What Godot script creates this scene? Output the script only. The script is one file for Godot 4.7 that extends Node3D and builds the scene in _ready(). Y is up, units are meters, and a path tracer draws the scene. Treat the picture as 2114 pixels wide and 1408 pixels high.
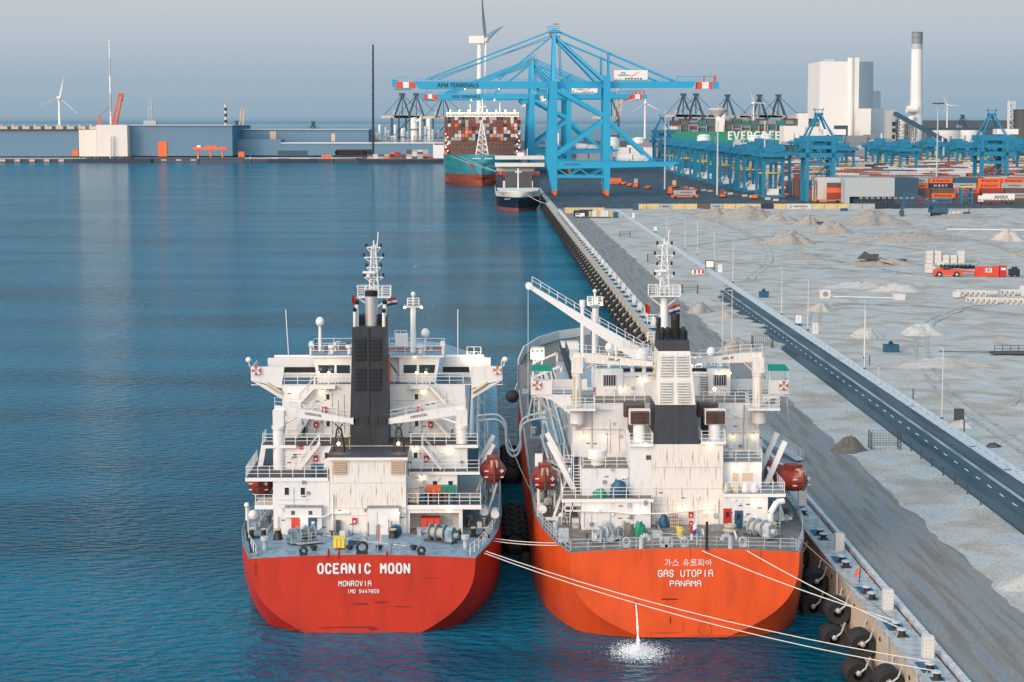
extends Node3D
# World: x to the right of the camera's foot, y up from the water, distance along the quay is -z. Metres.

var lamp_power := 0.055
var M := {}
var names := {}
var O := Vector3.ZERO      # base of the thing being built: meshes are written in world metres and stored from here
var rng := RandomNumberGenerator.new()
var bump_noise := FastNoiseLite.new()


# ---------------------------------------------------------------- mesh builder
class MB:
	var v := PackedVector3Array()
	var n := PackedVector3Array()
	var ix := PackedInt32Array()
	var col := PackedColorArray()
	var tint := Color.WHITE
	var coloured := false

	func add(p: Vector3, m: Vector3) -> void:
		v.append(p)
		n.append(m)
		if coloured:
			col.append(tint)

	func tri(a: Vector3, b: Vector3, c: Vector3) -> void:       # counter-clockwise from outside
		var m := (b - a).cross(c - a).normalized()
		var k := v.size()
		add(a, m)
		add(b, m)
		add(c, m)
		ix.append_array([k, k + 2, k + 1])

	func quad(a: Vector3, b: Vector3, c: Vector3, d: Vector3) -> void:
		var m := (c - a).cross(d - b).normalized()
		var k := v.size()
		add(a, m)
		add(b, m)
		add(c, m)
		add(d, m)
		ix.append_array([k, k + 2, k + 1, k, k + 3, k + 2])

	func hexa(p: Array) -> MB:     # 4 bottom corners then 4 top, each counter-clockwise from above
		quad(p[3], p[2], p[1], p[0])
		quad(p[4], p[5], p[6], p[7])
		for k in 4:
			var j := (k + 1) % 4
			quad(p[k], p[j], p[4 + j], p[4 + k])
		return self

	func box(x0: float, x1: float, y0: float, y1: float, d0: float, d1: float) -> MB:     # d0 is the near side
		return hexa([Vector3(x0, y0, -d0), Vector3(x1, y0, -d0), Vector3(x1, y0, -d1), Vector3(x0, y0, -d1), Vector3(x0, y1, -d0), Vector3(x1, y1, -d0), Vector3(x1, y1, -d1), Vector3(x0, y1, -d1)])

	func obox(c: Vector3, s: Vector3, b := Basis()) -> MB:
		var p := []
		for y in [-1, 1]:
			for q in [[-1, 1], [1, 1], [1, -1], [-1, -1]]:
				p.append(c + b * (Vector3(q[0], y, q[1]) * s * 0.5))
		return hexa(p)

	func bar(a: Vector3, b: Vector3, w: float, h := 0.0) -> MB:    # w across, h upwards
		var f := (b - a).normalized()
		var s := f.cross(Vector3.UP if absf(f.y) < 0.99 else Vector3.FORWARD).normalized() * w * 0.5
		var u := s.cross(f).normalized() * (h if h > 0.0 else w) * 0.5
		return hexa([a - s - u, a + s - u, b + s - u, b - s - u, a - s + u, a + s + u, b + s + u, b - s + u])

	func lathe(base: Vector3, axis: Vector3, prof: Array, k := 12, arc := TAU) -> MB:    # prof: [radius, height] pairs upwards along the axis
		var f := axis.normalized()
		var s := f.cross(Vector3.UP if absf(f.y) < 0.9 else Vector3.RIGHT).normalized()
		var t := f.cross(s)
		for j in prof.size() - 1:
			var a: Array = prof[j]
			var b: Array = prof[j + 1]
			var sl := Vector2(b[1] - a[1], a[0] - b[0])
			sl = sl.normalized() if sl.length() > 0.0 else Vector2(1, 0)
			var q := v.size()
			for e in k + 1:
				var w := arc * e / k
				var dir := s * cos(w) + t * sin(w)
				var m := (dir * sl.x + f * sl.y).normalized()
				add(base + dir * a[0] + f * a[1], m)
				add(base + dir * b[0] + f * b[1], m)
			for e in k:
				var o := q + e * 2
				ix.append_array([o, o + 1, o + 2, o + 2, o + 1, o + 3])
		return self

	func tube(a: Vector3, b: Vector3, r: float, k := 8, r2 := -1.0) -> MB:
		var l := a.distance_to(b)
		var e := r2 if r2 >= 0.0 else r
		return lathe(a, b - a, [[0.0, 0.0], [r, 0.0], [e, l], [0.0, l]], k)

	func ball(c: Vector3, r: float, k := 12, sy := 1.0) -> MB:
		var p := []
		for j in k / 2 + 1:
			var w := PI * j / (k / 2)
			p.append([r * sin(w), -r * cos(w) * sy])
		return lathe(c, Vector3.UP, p, k)

	func torus(c: Vector3, axis: Vector3, R: float, r: float, k := 16, j := 8, arc := TAU) -> MB:
		var p := []
		for e in j + 1:
			var w := TAU * e / j
			p.append([R - r * cos(w), -r * sin(w)])
		return lathe(c, axis, p, k, arc)

	func hexa_ring(c: Vector3, r: float) -> MB:     # slanted dark mouth of an exhaust
		return lathe(c, Vector3.UP, [[r * 0.9, -0.3], [r, -0.3], [r, 0.25], [r * 0.85, 0.25], [r * 0.8, -0.2], [0, -0.2]], 20)

	func rope(pts: Array, r: float, k := 5) -> MB:
		for j in pts.size() - 1:
			tube(pts[j], pts[j + 1], r, k)
		return self

	func slab(pts: Array, thick: Vector3) -> MB:     # flat outline (any order) pushed along thick
		var m := Vector3.ZERO
		for j in pts.size():
			m += (pts[j] as Vector3).cross(pts[(j + 1) % pts.size()])
		if m.dot(thick) < 0.0:
			pts = pts.duplicate()
			pts.reverse()
			m = -m
		m = m.normalized()
		var e: Vector3 = (pts[1] - pts[0]).normalized()
		var g := m.cross(e)
		var flat := PackedVector2Array()
		for p in pts:
			flat.append(Vector2((p - pts[0]).dot(e), (p - pts[0]).dot(g)))
		var t := Geometry2D.triangulate_polygon(flat)
		for j in range(0, t.size(), 3):
			var a: Vector3 = pts[t[j]]
			var b: Vector3 = pts[t[j + 1]]
			var c: Vector3 = pts[t[j + 2]]
			if (b - a).cross(c - a).dot(m) < 0.0:
				var s := b
				b = c
				c = s
			tri(a + thick, b + thick, c + thick)
			tri(a, c, b)
		for j in pts.size():
			var a: Vector3 = pts[j]
			var b: Vector3 = pts[(j + 1) % pts.size()]
			quad(a, b, b + thick, a + thick)
		return self

	func rail(pts: Array, h := 1.05, gap := 1.6, r := 0.045, rows := 3) -> MB:
		for j in pts.size() - 1:
			var a: Vector3 = pts[j]
			var b: Vector3 = pts[j + 1]
			var k := maxi(1, roundi(a.distance_to(b) / gap))
			for e in k + (1 if j == pts.size() - 2 else 0):
				var p := a.lerp(b, float(e) / k)
				bar(p, p + Vector3(0, h, 0), r * 1.3)
			for e in rows:
				var u := Vector3(0, h * (e + 1) / rows, 0)
				bar(a + u, b + u, r)
		return self

	func stair(a: Vector3, b: Vector3, w: float, steps := 10) -> MB:     # inclined ladder with two stringers, treads and a handrail
		var f := b - a
		f.y = 0
		var s := (f.normalized().cross(Vector3.UP) if f.length() > 0.05 else Vector3.RIGHT) * w * 0.5
		for e: float in [-1.0, 1.0]:
			bar(a + s * e, b + s * e, 0.06, 0.24)
			bar(a + s * e + Vector3(0, 0.95, 0), b + s * e + Vector3(0, 0.95, 0), 0.05)
			for k in 3:
				var p := (a + s * e).lerp(b + s * e, k / 2.0)
				bar(p, p + Vector3(0, 0.95, 0), 0.05)
		for k in range(1, steps):
			var p := a.lerp(b, float(k) / steps)
			bar(p - s, p + s, 0.22, 0.04)
		return self

	func lattice(a: Vector3, b: Vector3, w0: float, w1: float, r: float, bays := 6) -> MB:     # four-legged tower or boom from a to b
		var f := (b - a).normalized()
		var s := f.cross(Vector3.UP if absf(f.y) < 0.9 else Vector3.FORWARD).normalized()
		var t := s.cross(f)
		var at := func(k: float, q: Array) -> Vector3: return a.lerp(b, k) + (s * q[0] + t * q[1]) * lerpf(w0, w1, k) * 0.5
		var cs := [[-1, -1], [1, -1], [1, 1], [-1, 1]]
		for k in 4:
			bar(at.call(0.0, cs[k]), at.call(1.0, cs[k]), r)
			for j in bays:
				var c0: float = float(j) / bays
				var c1 := float(j + 1) / bays
				bar(at.call(c0, cs[k]), at.call(c1, cs[(k + 1) % 4]), r * 0.6)
				bar(at.call(c1, cs[k]), at.call(c1, cs[(k + 1) % 4]), r * 0.6)
		return self

	func join(o: MB, t: Transform3D) -> MB:
		var k := v.size()
		for j in o.v.size():
			add(t * o.v[j], (t.basis * o.n[j]).normalized())
		for j in o.ix:
			ix.append(j + k)
		return self

	func mesh(from: Vector3) -> ArrayMesh:
		var a := []
		a.resize(Mesh.ARRAY_MAX)
		var w := v
		if from != Vector3.ZERO:
			w = PackedVector3Array()
			w.resize(v.size())
			for j in v.size():
				w[j] = v[j] - from
		a[Mesh.ARRAY_VERTEX] = w
		a[Mesh.ARRAY_NORMAL] = n
		a[Mesh.ARRAY_INDEX] = ix
		if coloured:
			a[Mesh.ARRAY_COLOR] = col
		var m := ArrayMesh.new()
		m.add_surface_from_arrays(Mesh.PRIMITIVE_TRIANGLES, a)
		return m


func P(x: float, y: float, d: float) -> Vector3:
	return Vector3(x, y, -d)


# ---------------------------------------------------------------- naming and tagging
func numbered(called: String) -> String:
	names[called] = names.get(called, -1) + 1
	return called if names[called] == 0 else "%s_%03d" % [called, names[called]]


func tag(o: Node, label: String, category: String, group := "", kind := "") -> void:
	for q in [["label", label], ["category", category], ["group", group], ["kind", kind]]:
		if q[1]:
			o.set_meta(q[0], q[1])


func thing(called: String, label: String, category: String, at: Vector3, group := "") -> Node3D:
	var o := Node3D.new()
	o.name = numbered(called)
	add_child(o)
	o.position = at
	O = at
	tag(o, label, category, group)
	return o


func part(called: String, b: MB, m: String, parent: Node, label := "") -> MeshInstance3D:
	var o := MeshInstance3D.new()
	o.mesh = b.mesh(O)
	o.material_override = M[m]
	o.name = called
	parent.add_child(o, true)
	if label:
		o.set_meta("label", label)
	return o


func solo(called: String, b: MB, m: String, label: String, category: String, at: Vector3, group := "", kind := "") -> MeshInstance3D:
	var o := MeshInstance3D.new()
	o.mesh = b.mesh(at)
	o.material_override = M[m]
	o.name = numbered(called)
	add_child(o)
	o.position = at
	tag(o, label, category, group, kind)
	return o


func struct(called: String, b: MB, m: String, at := Vector3.ZERO, kind := "structure") -> MeshInstance3D:
	return solo(called, b, m, "", "", at, "", kind)


func dup(root: Node3D, at: Vector3, turn: float, label: String, group := "") -> Node3D:
	var o: Node3D = root.duplicate()
	o.name = numbered(String(root.name).rstrip("0123456789").trim_suffix("_"))
	add_child(o)
	o.position = at
	o.rotation.y = turn
	if label:
		o.set_meta("label", label)
	if group:
		o.set_meta("group", group)
	return o


func text(called: String, s: String, size: float, m: String, parent: Node, at: Vector3, turn := 0.0, wide := 1.0, font := "Droid Sans", weight := 700) -> MeshInstance3D:
	var t := TextMesh.new()
	var f := SystemFont.new()
	f.font_names = PackedStringArray([font])
	f.font_weight = weight
	t.font = f
	t.text = s
	t.font_size = 64
	t.pixel_size = size / 46.0
	t.depth = 0.02
	t.curve_step = 2.0
	var o := MeshInstance3D.new()
	o.mesh = t
	o.material_override = M[m]
	o.name = called
	parent.add_child(o, true)
	o.position = at - O
	o.rotation.y = turn
	o.scale = Vector3(wide, 1, 1)
	return o


# ---------------------------------------------------------------- materials
func lin(r: float, g: float, b: float, a := 1.0) -> Color:
	var c := Color(r, g, b).linear_to_srgb()
	c.a = a
	return c


func noise_tex(freq: float, ramp: Array, size := 512, oct := 5, kind := FastNoiseLite.TYPE_SIMPLEX_SMOOTH, sd := 3) -> NoiseTexture2D:
	var f := FastNoiseLite.new()
	f.noise_type = kind
	f.frequency = freq
	f.fractal_octaves = oct
	f.seed = sd
	var t := NoiseTexture2D.new()
	t.width = size
	t.height = size
	t.seamless = true
	t.noise = f
	var g := Gradient.new()
	g.offsets = PackedFloat32Array(ramp.map(func(q): return q[0]))
	g.colors = PackedColorArray(ramp.map(func(q): return q[1] if q[1] is Color else Color(q[1], q[1], q[1])))
	t.color_ramp = g
	return t


func mat(key: String, c: Color, rough := 0.6, tex: Texture2D = null, scale := Vector3.ONE, metal := 0.0) -> StandardMaterial3D:
	var m := StandardMaterial3D.new()
	m.resource_name = key
	m.albedo_color = c
	m.roughness = rough
	m.metallic = metal
	if tex:
		m.albedo_texture = tex
		m.uv1_triplanar = true
		m.uv1_scale = scale
	M[key] = m
	return m


func glow(key: String, c: Color, e: float) -> void:
	var m := mat(key, c, 0.5)
	m.emission_enabled = true
	m.emission = c
	m.emission_energy_multiplier = e


func lamp(at: Vector3, e: float, r := 0.15, c := Color(1, 0.86, 0.66)) -> void:
	var l := OmniLight3D.new()
	l.name = "lamp_light"
	l.light_color = c
	l.light_energy = e * lamp_power
	l.light_size = r
	l.omni_range = 60.0
	l.omni_attenuation = 2.0
	l.shadow_enabled = true
	add_child(l, true)
	l.position = at


# ---------------------------------------------------------------- the place
func _ready() -> void:
	rng.seed = 11
	bump_noise.seed = 5
	bump_noise.frequency = 0.02
	camera_and_light()
	materials()
	water_and_ground()
	quay()
	roads()
	ships()
	ropes_and_fenders()
	site_things()
	quay_furniture()
	terminal()
	far_shore()


func camera_and_light() -> void:
	var cam := Camera3D.new()
	cam.name = "camera"
	cam.position = Vector3(0, 47.3, 0)
	cam.rotation_degrees = Vector3(-6.136, -0.773, 0)
	cam.fov = 19.031
	cam.near = 1.0
	cam.far = 90000.0
	add_child(cam)
	var sky_image := Image.create(64, 1024, false, Image.FORMAT_RGBAF)
	# dusk: sky colour by height in degrees, on the dark side ahead and on the side where the sun goes down, behind on the left
	var ahead := [[0.0, Vector3(0.285, 0.405, 0.51)], [1.2, Vector3(0.36, 0.455, 0.55)], [2.4, Vector3(0.475, 0.54, 0.605)], [3.6, Vector3(0.56, 0.6, 0.64)], [5.0, Vector3(0.4, 0.54, 0.62)], [9.0, Vector3(0.07, 0.36, 0.53)], [20.0, Vector3(0.02, 0.32, 0.53)], [60.0, Vector3(0.04, 0.38, 0.64)], [90.0, Vector3(0.5, 0.76, 1.0)]]
	var behind := [[0.0, Vector3(1.8, 1.5, 1.18)], [6.0, Vector3(2.5, 2.15, 1.8)], [20.0, Vector3(3.3, 3.05, 2.8)], [45.0, Vector3(3.1, 3.15, 3.25)], [90.0, Vector3(0.5, 0.76, 1.0)]]
	for y in 1024:
		var el := 90.0 - (y + 0.5) * 180.0 / 1024.0
		for x in 64:
			var c := Vector3(0.07, 0.2, 0.31)
			if el > 0.0:
				var w := 0.5 + 0.5 * cos((x + 0.5) / 64.0 * TAU - 0.606 * TAU)
				w = smoothstep(0.52, 1.0, w)
				c = banded(ahead, el).lerp(banded(behind, el), w)
			sky_image.set_pixel(x, y, Color(c.x, c.y, c.z))
	var sm := PanoramaSkyMaterial.new()
	sm.panorama = ImageTexture.create_from_image(sky_image)
	var e := Environment.new()
	e.background_mode = Environment.BG_SKY
	e.sky = Sky.new()
	e.sky.sky_material = sm
	e.tonemap_mode = Environment.TONE_MAPPER_LINEAR
	e.tonemap_exposure = 1.0
	e.sdfgi_enabled = true
	e.ssao_enabled = true
	e.ssil_enabled = true
	var we := WorldEnvironment.new()
	we.name = "world_environment"
	we.environment = e
	add_child(we)
	var sun := DirectionalLight3D.new()
	sun.name = "sun"
	sun.light_energy = 0.5
	sun.light_color = Color(1.0, 0.85, 0.72)
	sun.light_angular_distance = 14.0
	sun.shadow_enabled = true
	sun.rotation_degrees = Vector3(-13, -38, 0)      # low behind the camera on the left
	add_child(sun)


func banded(bands: Array, el: float) -> Vector3:
	for k in bands.size() - 1:
		if el <= bands[k + 1][0]:
			return (bands[k][1] as Vector3).lerp(bands[k + 1][1], (el - bands[k][0]) / (bands[k + 1][0] - bands[k][0]))
	return bands[-1][1]


func materials() -> void:
	var dirt := noise_tex(0.012, [[0.0, 0.72], [0.45, 0.93], [0.7, 1.0]])
	var streak := noise_tex(0.02, [[0.0, Color(0.88, 0.86, 0.83)], [0.25, Color(0.97, 0.965, 0.955)], [0.45, 1.0], [1.0, 0.99]], 512, 5, FastNoiseLite.TYPE_SIMPLEX_SMOOTH, 8)
	var rust := noise_tex(0.03, [[0.1, Color(0.72, 0.58, 0.46)], [0.26, Color(0.94, 0.91, 0.87)], [0.38, 1.0]], 512, 5, FastNoiseLite.TYPE_SIMPLEX_SMOOTH, 21)
	var grain := noise_tex(0.06, [[0.0, 0.7], [0.4, 0.92], [0.8, 1.0]], 512, 5, FastNoiseLite.TYPE_SIMPLEX_SMOOTH, 4)
	var broad := noise_tex(0.006, [[0.2, 0.75], [0.45, 0.93], [0.7, 1.0]], 1024, 6, FastNoiseLite.TYPE_SIMPLEX_SMOOTH, 13)
	var wall := Vector3(0.16, 0.05, 0.16)
	var hullstain := noise_tex(0.01, [[0.0, 0.86], [0.4, 0.97], [0.6, 1.0]])
	# paint
	mat("white", lin(0.63, 0.63, 0.635), 0.45, streak, Vector3(0.12, 0.03, 0.12))
	mat("white_clean", lin(0.67, 0.665, 0.66), 0.4)
	mat("white_rusty", lin(0.64, 0.62, 0.595), 0.5, rust, Vector3(0.4, 0.02, 0.4))
	mat("black", lin(0.017, 0.023, 0.034), 0.55, dirt, wall)
	mat("black_clean", lin(0.012, 0.013, 0.015), 0.5)
	mat("soot", lin(0.012, 0.011, 0.011), 0.9)
	mat("steel", lin(0.42, 0.43, 0.44), 0.4, streak, Vector3(0.4, 0.1, 0.4), 0.4)
	mat("grey", lin(0.22, 0.25, 0.28), 0.6, dirt, Vector3.ONE * 0.3)
	mat("pale_grey", lin(0.42, 0.46, 0.5), 0.55, dirt, Vector3.ONE * 0.3)
	mat("dark_grey", lin(0.06, 0.066, 0.075), 0.6, dirt, Vector3.ONE * 0.3)
	mat("red_hull", lin(0.46, 0.02, 0.004), 0.5, hullstain, Vector3(0.07, 0.02, 0.07))
	mat("orange_hull", lin(0.66, 0.075, 0.01), 0.45, hullstain, Vector3(0.07, 0.02, 0.07))
	mat("moon_deck", lin(0.22, 0.31, 0.375), 0.5, broad, Vector3.ONE * 0.12)
	mat("utopia_deck", lin(0.2, 0.17, 0.15), 0.7, broad, Vector3.ONE * 0.15)
	mat("deck_blue", lin(0.02, 0.06, 0.085), 0.55, dirt, Vector3.ONE * 0.2)
	mat("deck_dark", lin(0.045, 0.05, 0.058), 0.6, dirt, Vector3.ONE * 0.2)
	mat("deck_red", lin(0.35, 0.07, 0.06), 0.6, dirt, Vector3.ONE * 0.3)
	mat("red_scuff", lin(0.2, 0.012, 0.008), 0.7)
	mat("orange_scuff", lin(0.4, 0.05, 0.012), 0.7)
	mat("red", lin(0.42, 0.02, 0.015), 0.5)
	mat("bright_red", lin(0.6, 0.05, 0.025), 0.5)
	mat("orange", lin(0.75, 0.14, 0.03), 0.55, dirt, Vector3.ONE * 0.4)
	mat("lifeboat_red", lin(0.22, 0.025, 0.015), 0.4, dirt, Vector3.ONE * 0.3)
	mat("yellow", lin(0.7, 0.5, 0.04), 0.55)
	mat("dull_yellow", lin(0.55, 0.45, 0.18), 0.7, dirt, Vector3.ONE * 0.3)
	mat("green", lin(0.01, 0.25, 0.16), 0.6, dirt, Vector3.ONE)
	mat("blue_paint", lin(0.012, 0.09, 0.17), 0.5, dirt, Vector3.ONE * 0.3)
	mat("flag_blue", lin(0.01, 0.05, 0.2), 0.8)
	mat("crane_blue", lin(0.002, 0.285, 0.5), 0.5)
	mat("yard_blue", lin(0.003, 0.165, 0.3), 0.55)
	mat("navy", lin(0.008, 0.02, 0.05), 0.45, dirt, Vector3.ONE * 0.05)
	mat("far_navy", lin(0.02, 0.065, 0.105), 0.6)
	mat("teal_hull", lin(0.05, 0.33, 0.42), 0.45, dirt, Vector3.ONE * 0.02)
	mat("boot_red", lin(0.35, 0.09, 0.06), 0.6, dirt, Vector3.ONE * 0.03)
	mat("rust_brown", lin(0.13, 0.075, 0.06), 0.7, dirt, Vector3.ONE * 0.1)
	mat("tan", lin(0.5, 0.4, 0.3), 0.7)
	mat("canvas", lin(0.45, 0.4, 0.33), 0.9, grain, Vector3.ONE)
	mat("rope_white", lin(0.6, 0.56, 0.5), 0.9)
	mat("rope_dark", lin(0.2, 0.17, 0.14), 0.9, grain, Vector3.ONE * 2.0)
	mat("rubber", lin(0.014, 0.014, 0.015), 0.75, grain, Vector3.ONE * 0.7)
	mat("glass_dark", lin(0.012, 0.03, 0.045), 0.12)
	mat("hose", lin(0.5, 0.52, 0.54), 0.5)
	var sandy := noise_tex(0.006, [[0.2, Color(0.88, 0.85, 0.82)], [0.42, Color(0.96, 0.935, 0.9)], [0.55, 1.0], [0.8, Color(0.93, 0.97, 1.0)]], 1024, 7, FastNoiseLite.TYPE_SIMPLEX_SMOOTH, 31)
	# ground
	var concrete := mat("concrete", lin(0.42, 0.42, 0.42), 0.85, dirt, Vector3.ONE * 0.12)
	concrete.uv1_world_triplanar = true
	mat("concrete_tan", lin(0.46, 0.38, 0.28), 0.85, streak, Vector3(0.12, 0.08, 0.12)).uv1_world_triplanar = true
	mat("concrete_white", lin(0.62, 0.6, 0.57), 0.8, grain, Vector3.ONE * 0.9)
	for q in [["sand", 0.5, 0.465, 0.435, 0.013], ["track", 0.25, 0.24, 0.235, 0.03], ["heap", 0.36, 0.325, 0.295, 0.09], ["gravel", 0.17, 0.145, 0.125, 0.2]]:
		var s := mat(q[0], lin(q[1], q[2], q[3]), 0.95, sandy, Vector3(q[4], q[4], q[4]))
		s.uv1_world_triplanar = true
		s.detail_enabled = true
		s.detail_blend_mode = BaseMaterial3D.BLEND_MODE_MUL
		s.detail_albedo = grain
		s.detail_uv_layer = BaseMaterial3D.DETAIL_UV_2
		s.uv2_triplanar = true
		s.uv2_world_triplanar = true
		s.uv2_scale = Vector3(0.07, 0.07, 0.05)
	(M.track as StandardMaterial3D).uv1_scale = Vector3(0.12, 0.1, 0.006)
	(M.track as StandardMaterial3D).uv2_scale = Vector3(0.5, 0.3, 0.02)
	for q in [["asphalt", 0.055, 0.07, 0.083, 0.06, 0.004], ["apron", 0.05, 0.06, 0.075, 0.02, 0.004]]:
		var s := mat(q[0], lin(q[1], q[2], q[3]), 0.7, broad, Vector3(q[4], q[4], q[5]))
		s.uv1_world_triplanar = true
	mat("worn_asphalt", lin(0.075, 0.09, 0.102), 0.75, broad, Vector3(0.06, 0.06, 0.004)).uv1_world_triplanar = true
	mat("wheel_mark", lin(0.4, 0.37, 0.345), 0.95, broad, Vector3(0.1, 0.1, 0.1)).uv1_world_triplanar = true
	mat("marking", lin(0.7, 0.7, 0.68), 0.8)
	mat("kerb", lin(0.55, 0.56, 0.57), 0.85, dirt, Vector3.ONE * 0.2).uv1_world_triplanar = true
	mat("dust", lin(0.3, 0.32, 0.34), 0.95, broad, Vector3(0.1, 0.1, 0.01)).uv1_world_triplanar = true
	mat("rock", lin(0.07, 0.075, 0.085), 0.9, grain, Vector3.ONE * 0.2)
	mat("shed_blue", lin(0.1, 0.19, 0.28), 0.75)
	mat("shed_white", lin(0.6, 0.57, 0.54), 0.75)
	mat("plant_white", lin(0.66, 0.65, 0.64), 0.75)
	mat("foam", lin(0.8, 0.84, 0.86), 0.6)
	# water
	var w := mat("water", lin(0.0, 0.112, 0.188), 0.12)
	w.metallic_specular = 0.19
	w.uv1_triplanar = true
	w.uv1_world_triplanar = true
	w.uv1_scale = Vector3(0.02, 0.02, 0.034)
	w.heightmap_enabled = true
	w.heightmap_scale = 60.0
	w.heightmap_texture = noise_tex(0.016, [[0.0, 0.0], [1.0, 1.0]], 1024, 6, FastNoiseLite.TYPE_SIMPLEX_SMOOTH, 2)
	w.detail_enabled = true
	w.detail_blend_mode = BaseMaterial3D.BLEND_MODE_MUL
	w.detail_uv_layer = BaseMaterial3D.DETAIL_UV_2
	w.detail_albedo = noise_tex(0.008, [[0.2, 0.72], [0.5, 0.9], [0.75, 1.0]], 512, 4, FastNoiseLite.TYPE_SIMPLEX_SMOOTH, 17)  # wind patches: uneven surface reflection painted as lighter and darker water colour
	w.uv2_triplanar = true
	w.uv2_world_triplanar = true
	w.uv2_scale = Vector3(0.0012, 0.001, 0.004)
	# lights
	glow("lamp_glow", Color(1.0, 0.88, 0.7), 6.0)


func sheet(x0: float, x1: float, d0: float, d1: float, step: float, height: Callable) -> MB:
	var b := MB.new()
	var nx := int(ceil((x1 - x0) / step))
	var nd := int(ceil((d1 - d0) / step))
	for j in nd + 1:
		for i in nx + 1:
			var x := lerpf(x0, x1, float(i) / nx)
			var d := lerpf(d0, d1, float(j) / nd)
			var h: float = height.call(x, d)
			var g := Vector3(h - height.call(x + 0.8, d), 0.8, height.call(x, d + 0.8) - h)
			b.add(P(x, h, d), g.normalized())
	for j in nd:
		for i in nx:
			var k := j * (nx + 1) + i
			b.ix.append_array([k, k + nx + 1, k + 1, k + 1, k + nx + 1, k + nx + 2])
	return b


func flat(x0: float, x1: float, d0: float, d1: float, y: float) -> MB:
	var b := MB.new()
	b.quad(P(x0, y, d0), P(x1, y, d0), P(x1, y, d1), P(x0, y, d1))
	return b


func water_and_ground() -> void:
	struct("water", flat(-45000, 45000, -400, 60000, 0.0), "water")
	# the sandy site, gently uneven, and the plain ground that carries everything beyond it
	var rough := func(x: float, d: float) -> float:
		var edge := clampf((x - 66.0) / 10.0, 0.0, 1.0)
		return 5.0 + edge * (absf(bump_noise.get_noise_2d(x * 1.2, d * 0.9)) * 0.3 + maxf(0.0, bump_noise.get_noise_2d(x * 5.0 + 300.0, d * 2.2) - 0.1) * 0.7 + bump_noise.get_noise_2d(x * 16.0, d * 9.0) * 0.12)
	struct("sand_ground", sheet(65.4, 300.0, 130.0, 1000.0, 2.0, rough), "sand")
	wheel_tracks(rough)
	var strip := func(x: float, d: float) -> float:
		var edge := clampf(minf(x - 47.0, 55.6 - x) / 1.5, 0.0, 1.0)
		return 5.004 + edge * maxf(0.0, bump_noise.get_noise_2d(x * 4.0, d * 1.5)) * 0.5
	var ss := sheet(46.6, 55.6, 100.0, 1000.0, 1.0, strip)
	for k in ss.v.size():      # ragged edge where the sand meets the driven track
		if ss.v[k].x < 48.4:
			ss.v[k].x += bump_noise.get_noise_2d(ss.v[k].z * 4.0, 7.0) * 1.0 * (48.6 - ss.v[k].x) / 2.0
	struct("sand_strip", ss, "sand")
	struct("ground", flat(36.7, 900, 90, 1010, 4.98), "sand")
	struct("apron", flat(36.7, 1100, 1003, 2150, 5.0), "apron")


func wheel_tracks(height: Callable) -> void:      # pairs of wheel marks pressed into the sand, following it
	var lines := [[[70, 250], [74, 330], [92, 420], [118, 470], [160, 500], [230, 520]], [[70, 620], [95, 590], [140, 560], [200, 545], [280, 540]], [[72, 700], [110, 760], [150, 800], [230, 830], [290, 840]], [[75, 960], [140, 930], [210, 935], [290, 950]], [[80, 300], [110, 380], [150, 440], [240, 470]], [[70, 540], [90, 640], [100, 760], [98, 900], [90, 980]], [[120, 560], [105, 640], [112, 720], [140, 690], [150, 620], [128, 575]], [[180, 540], [170, 620], [176, 700], [172, 800], [168, 900]], [[70, 430], [80, 470], [100, 465], [130, 440], [200, 430]], [[230, 540], [225, 640], [220, 760], [224, 880]]]
	for q in lines:
		var pts := []
		for k in q.size() - 1:
			for e in 14:
				var a: Array = q[maxi(k - 1, 0)]
				var z: Array = q[mini(k + 2, q.size() - 1)]
				pts.append(Vector2(q[k][0], q[k][1]).cubic_interpolate(Vector2(q[k + 1][0], q[k + 1][1]), Vector2(a[0], a[1]), Vector2(z[0], z[1]), e / 14.0))
		for off in [-1.0, 1.0]:
			var b := MB.new()
			for k in pts.size() - 2:
				var f: Vector2 = (pts[k + 1] - pts[k]).normalized()
				var g: Vector2 = (pts[k + 2] - pts[k + 1]).normalized()
				var c := []
				for w in [[pts[k], f, -0.32], [pts[k], f, 0.32], [pts[k + 1], g, 0.32], [pts[k + 1], g, -0.32]]:
					var p: Vector2 = w[0] + Vector2(w[1].y, -w[1].x) * (off * 1.05 + w[2])
					c.append(P(p.x, height.call(p.x, p.y) + 0.06, p.y))
				b.quad(c[0], c[1], c[2], c[3])
				b.quad(c[3], c[2], c[1], c[0])
			struct("wheel_track", b, "wheel_mark")


func quay() -> void:
	# concrete wall with its cap, the crane-rail channel and the low kerb behind it
	struct("quay_wall", MB.new().box(33.45, 36.7, -3.0, 4.7, 90, 2150), "concrete_tan")
	struct("quay_cap", MB.new().box(33.35, 35.95, 4.7, 5.02, 90, 2150), "concrete")
	struct("quay_channel", flat(35.95, 36.3, 90, 2150, 4.8), "dark_grey")
	struct("quay_kerb", MB.new().box(36.3, 36.75, 4.7, 5.25, 90, 1000), "kerb")
	struct("track", flat(36.75, 49.5, 90, 1003, 4.995), "track")


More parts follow.
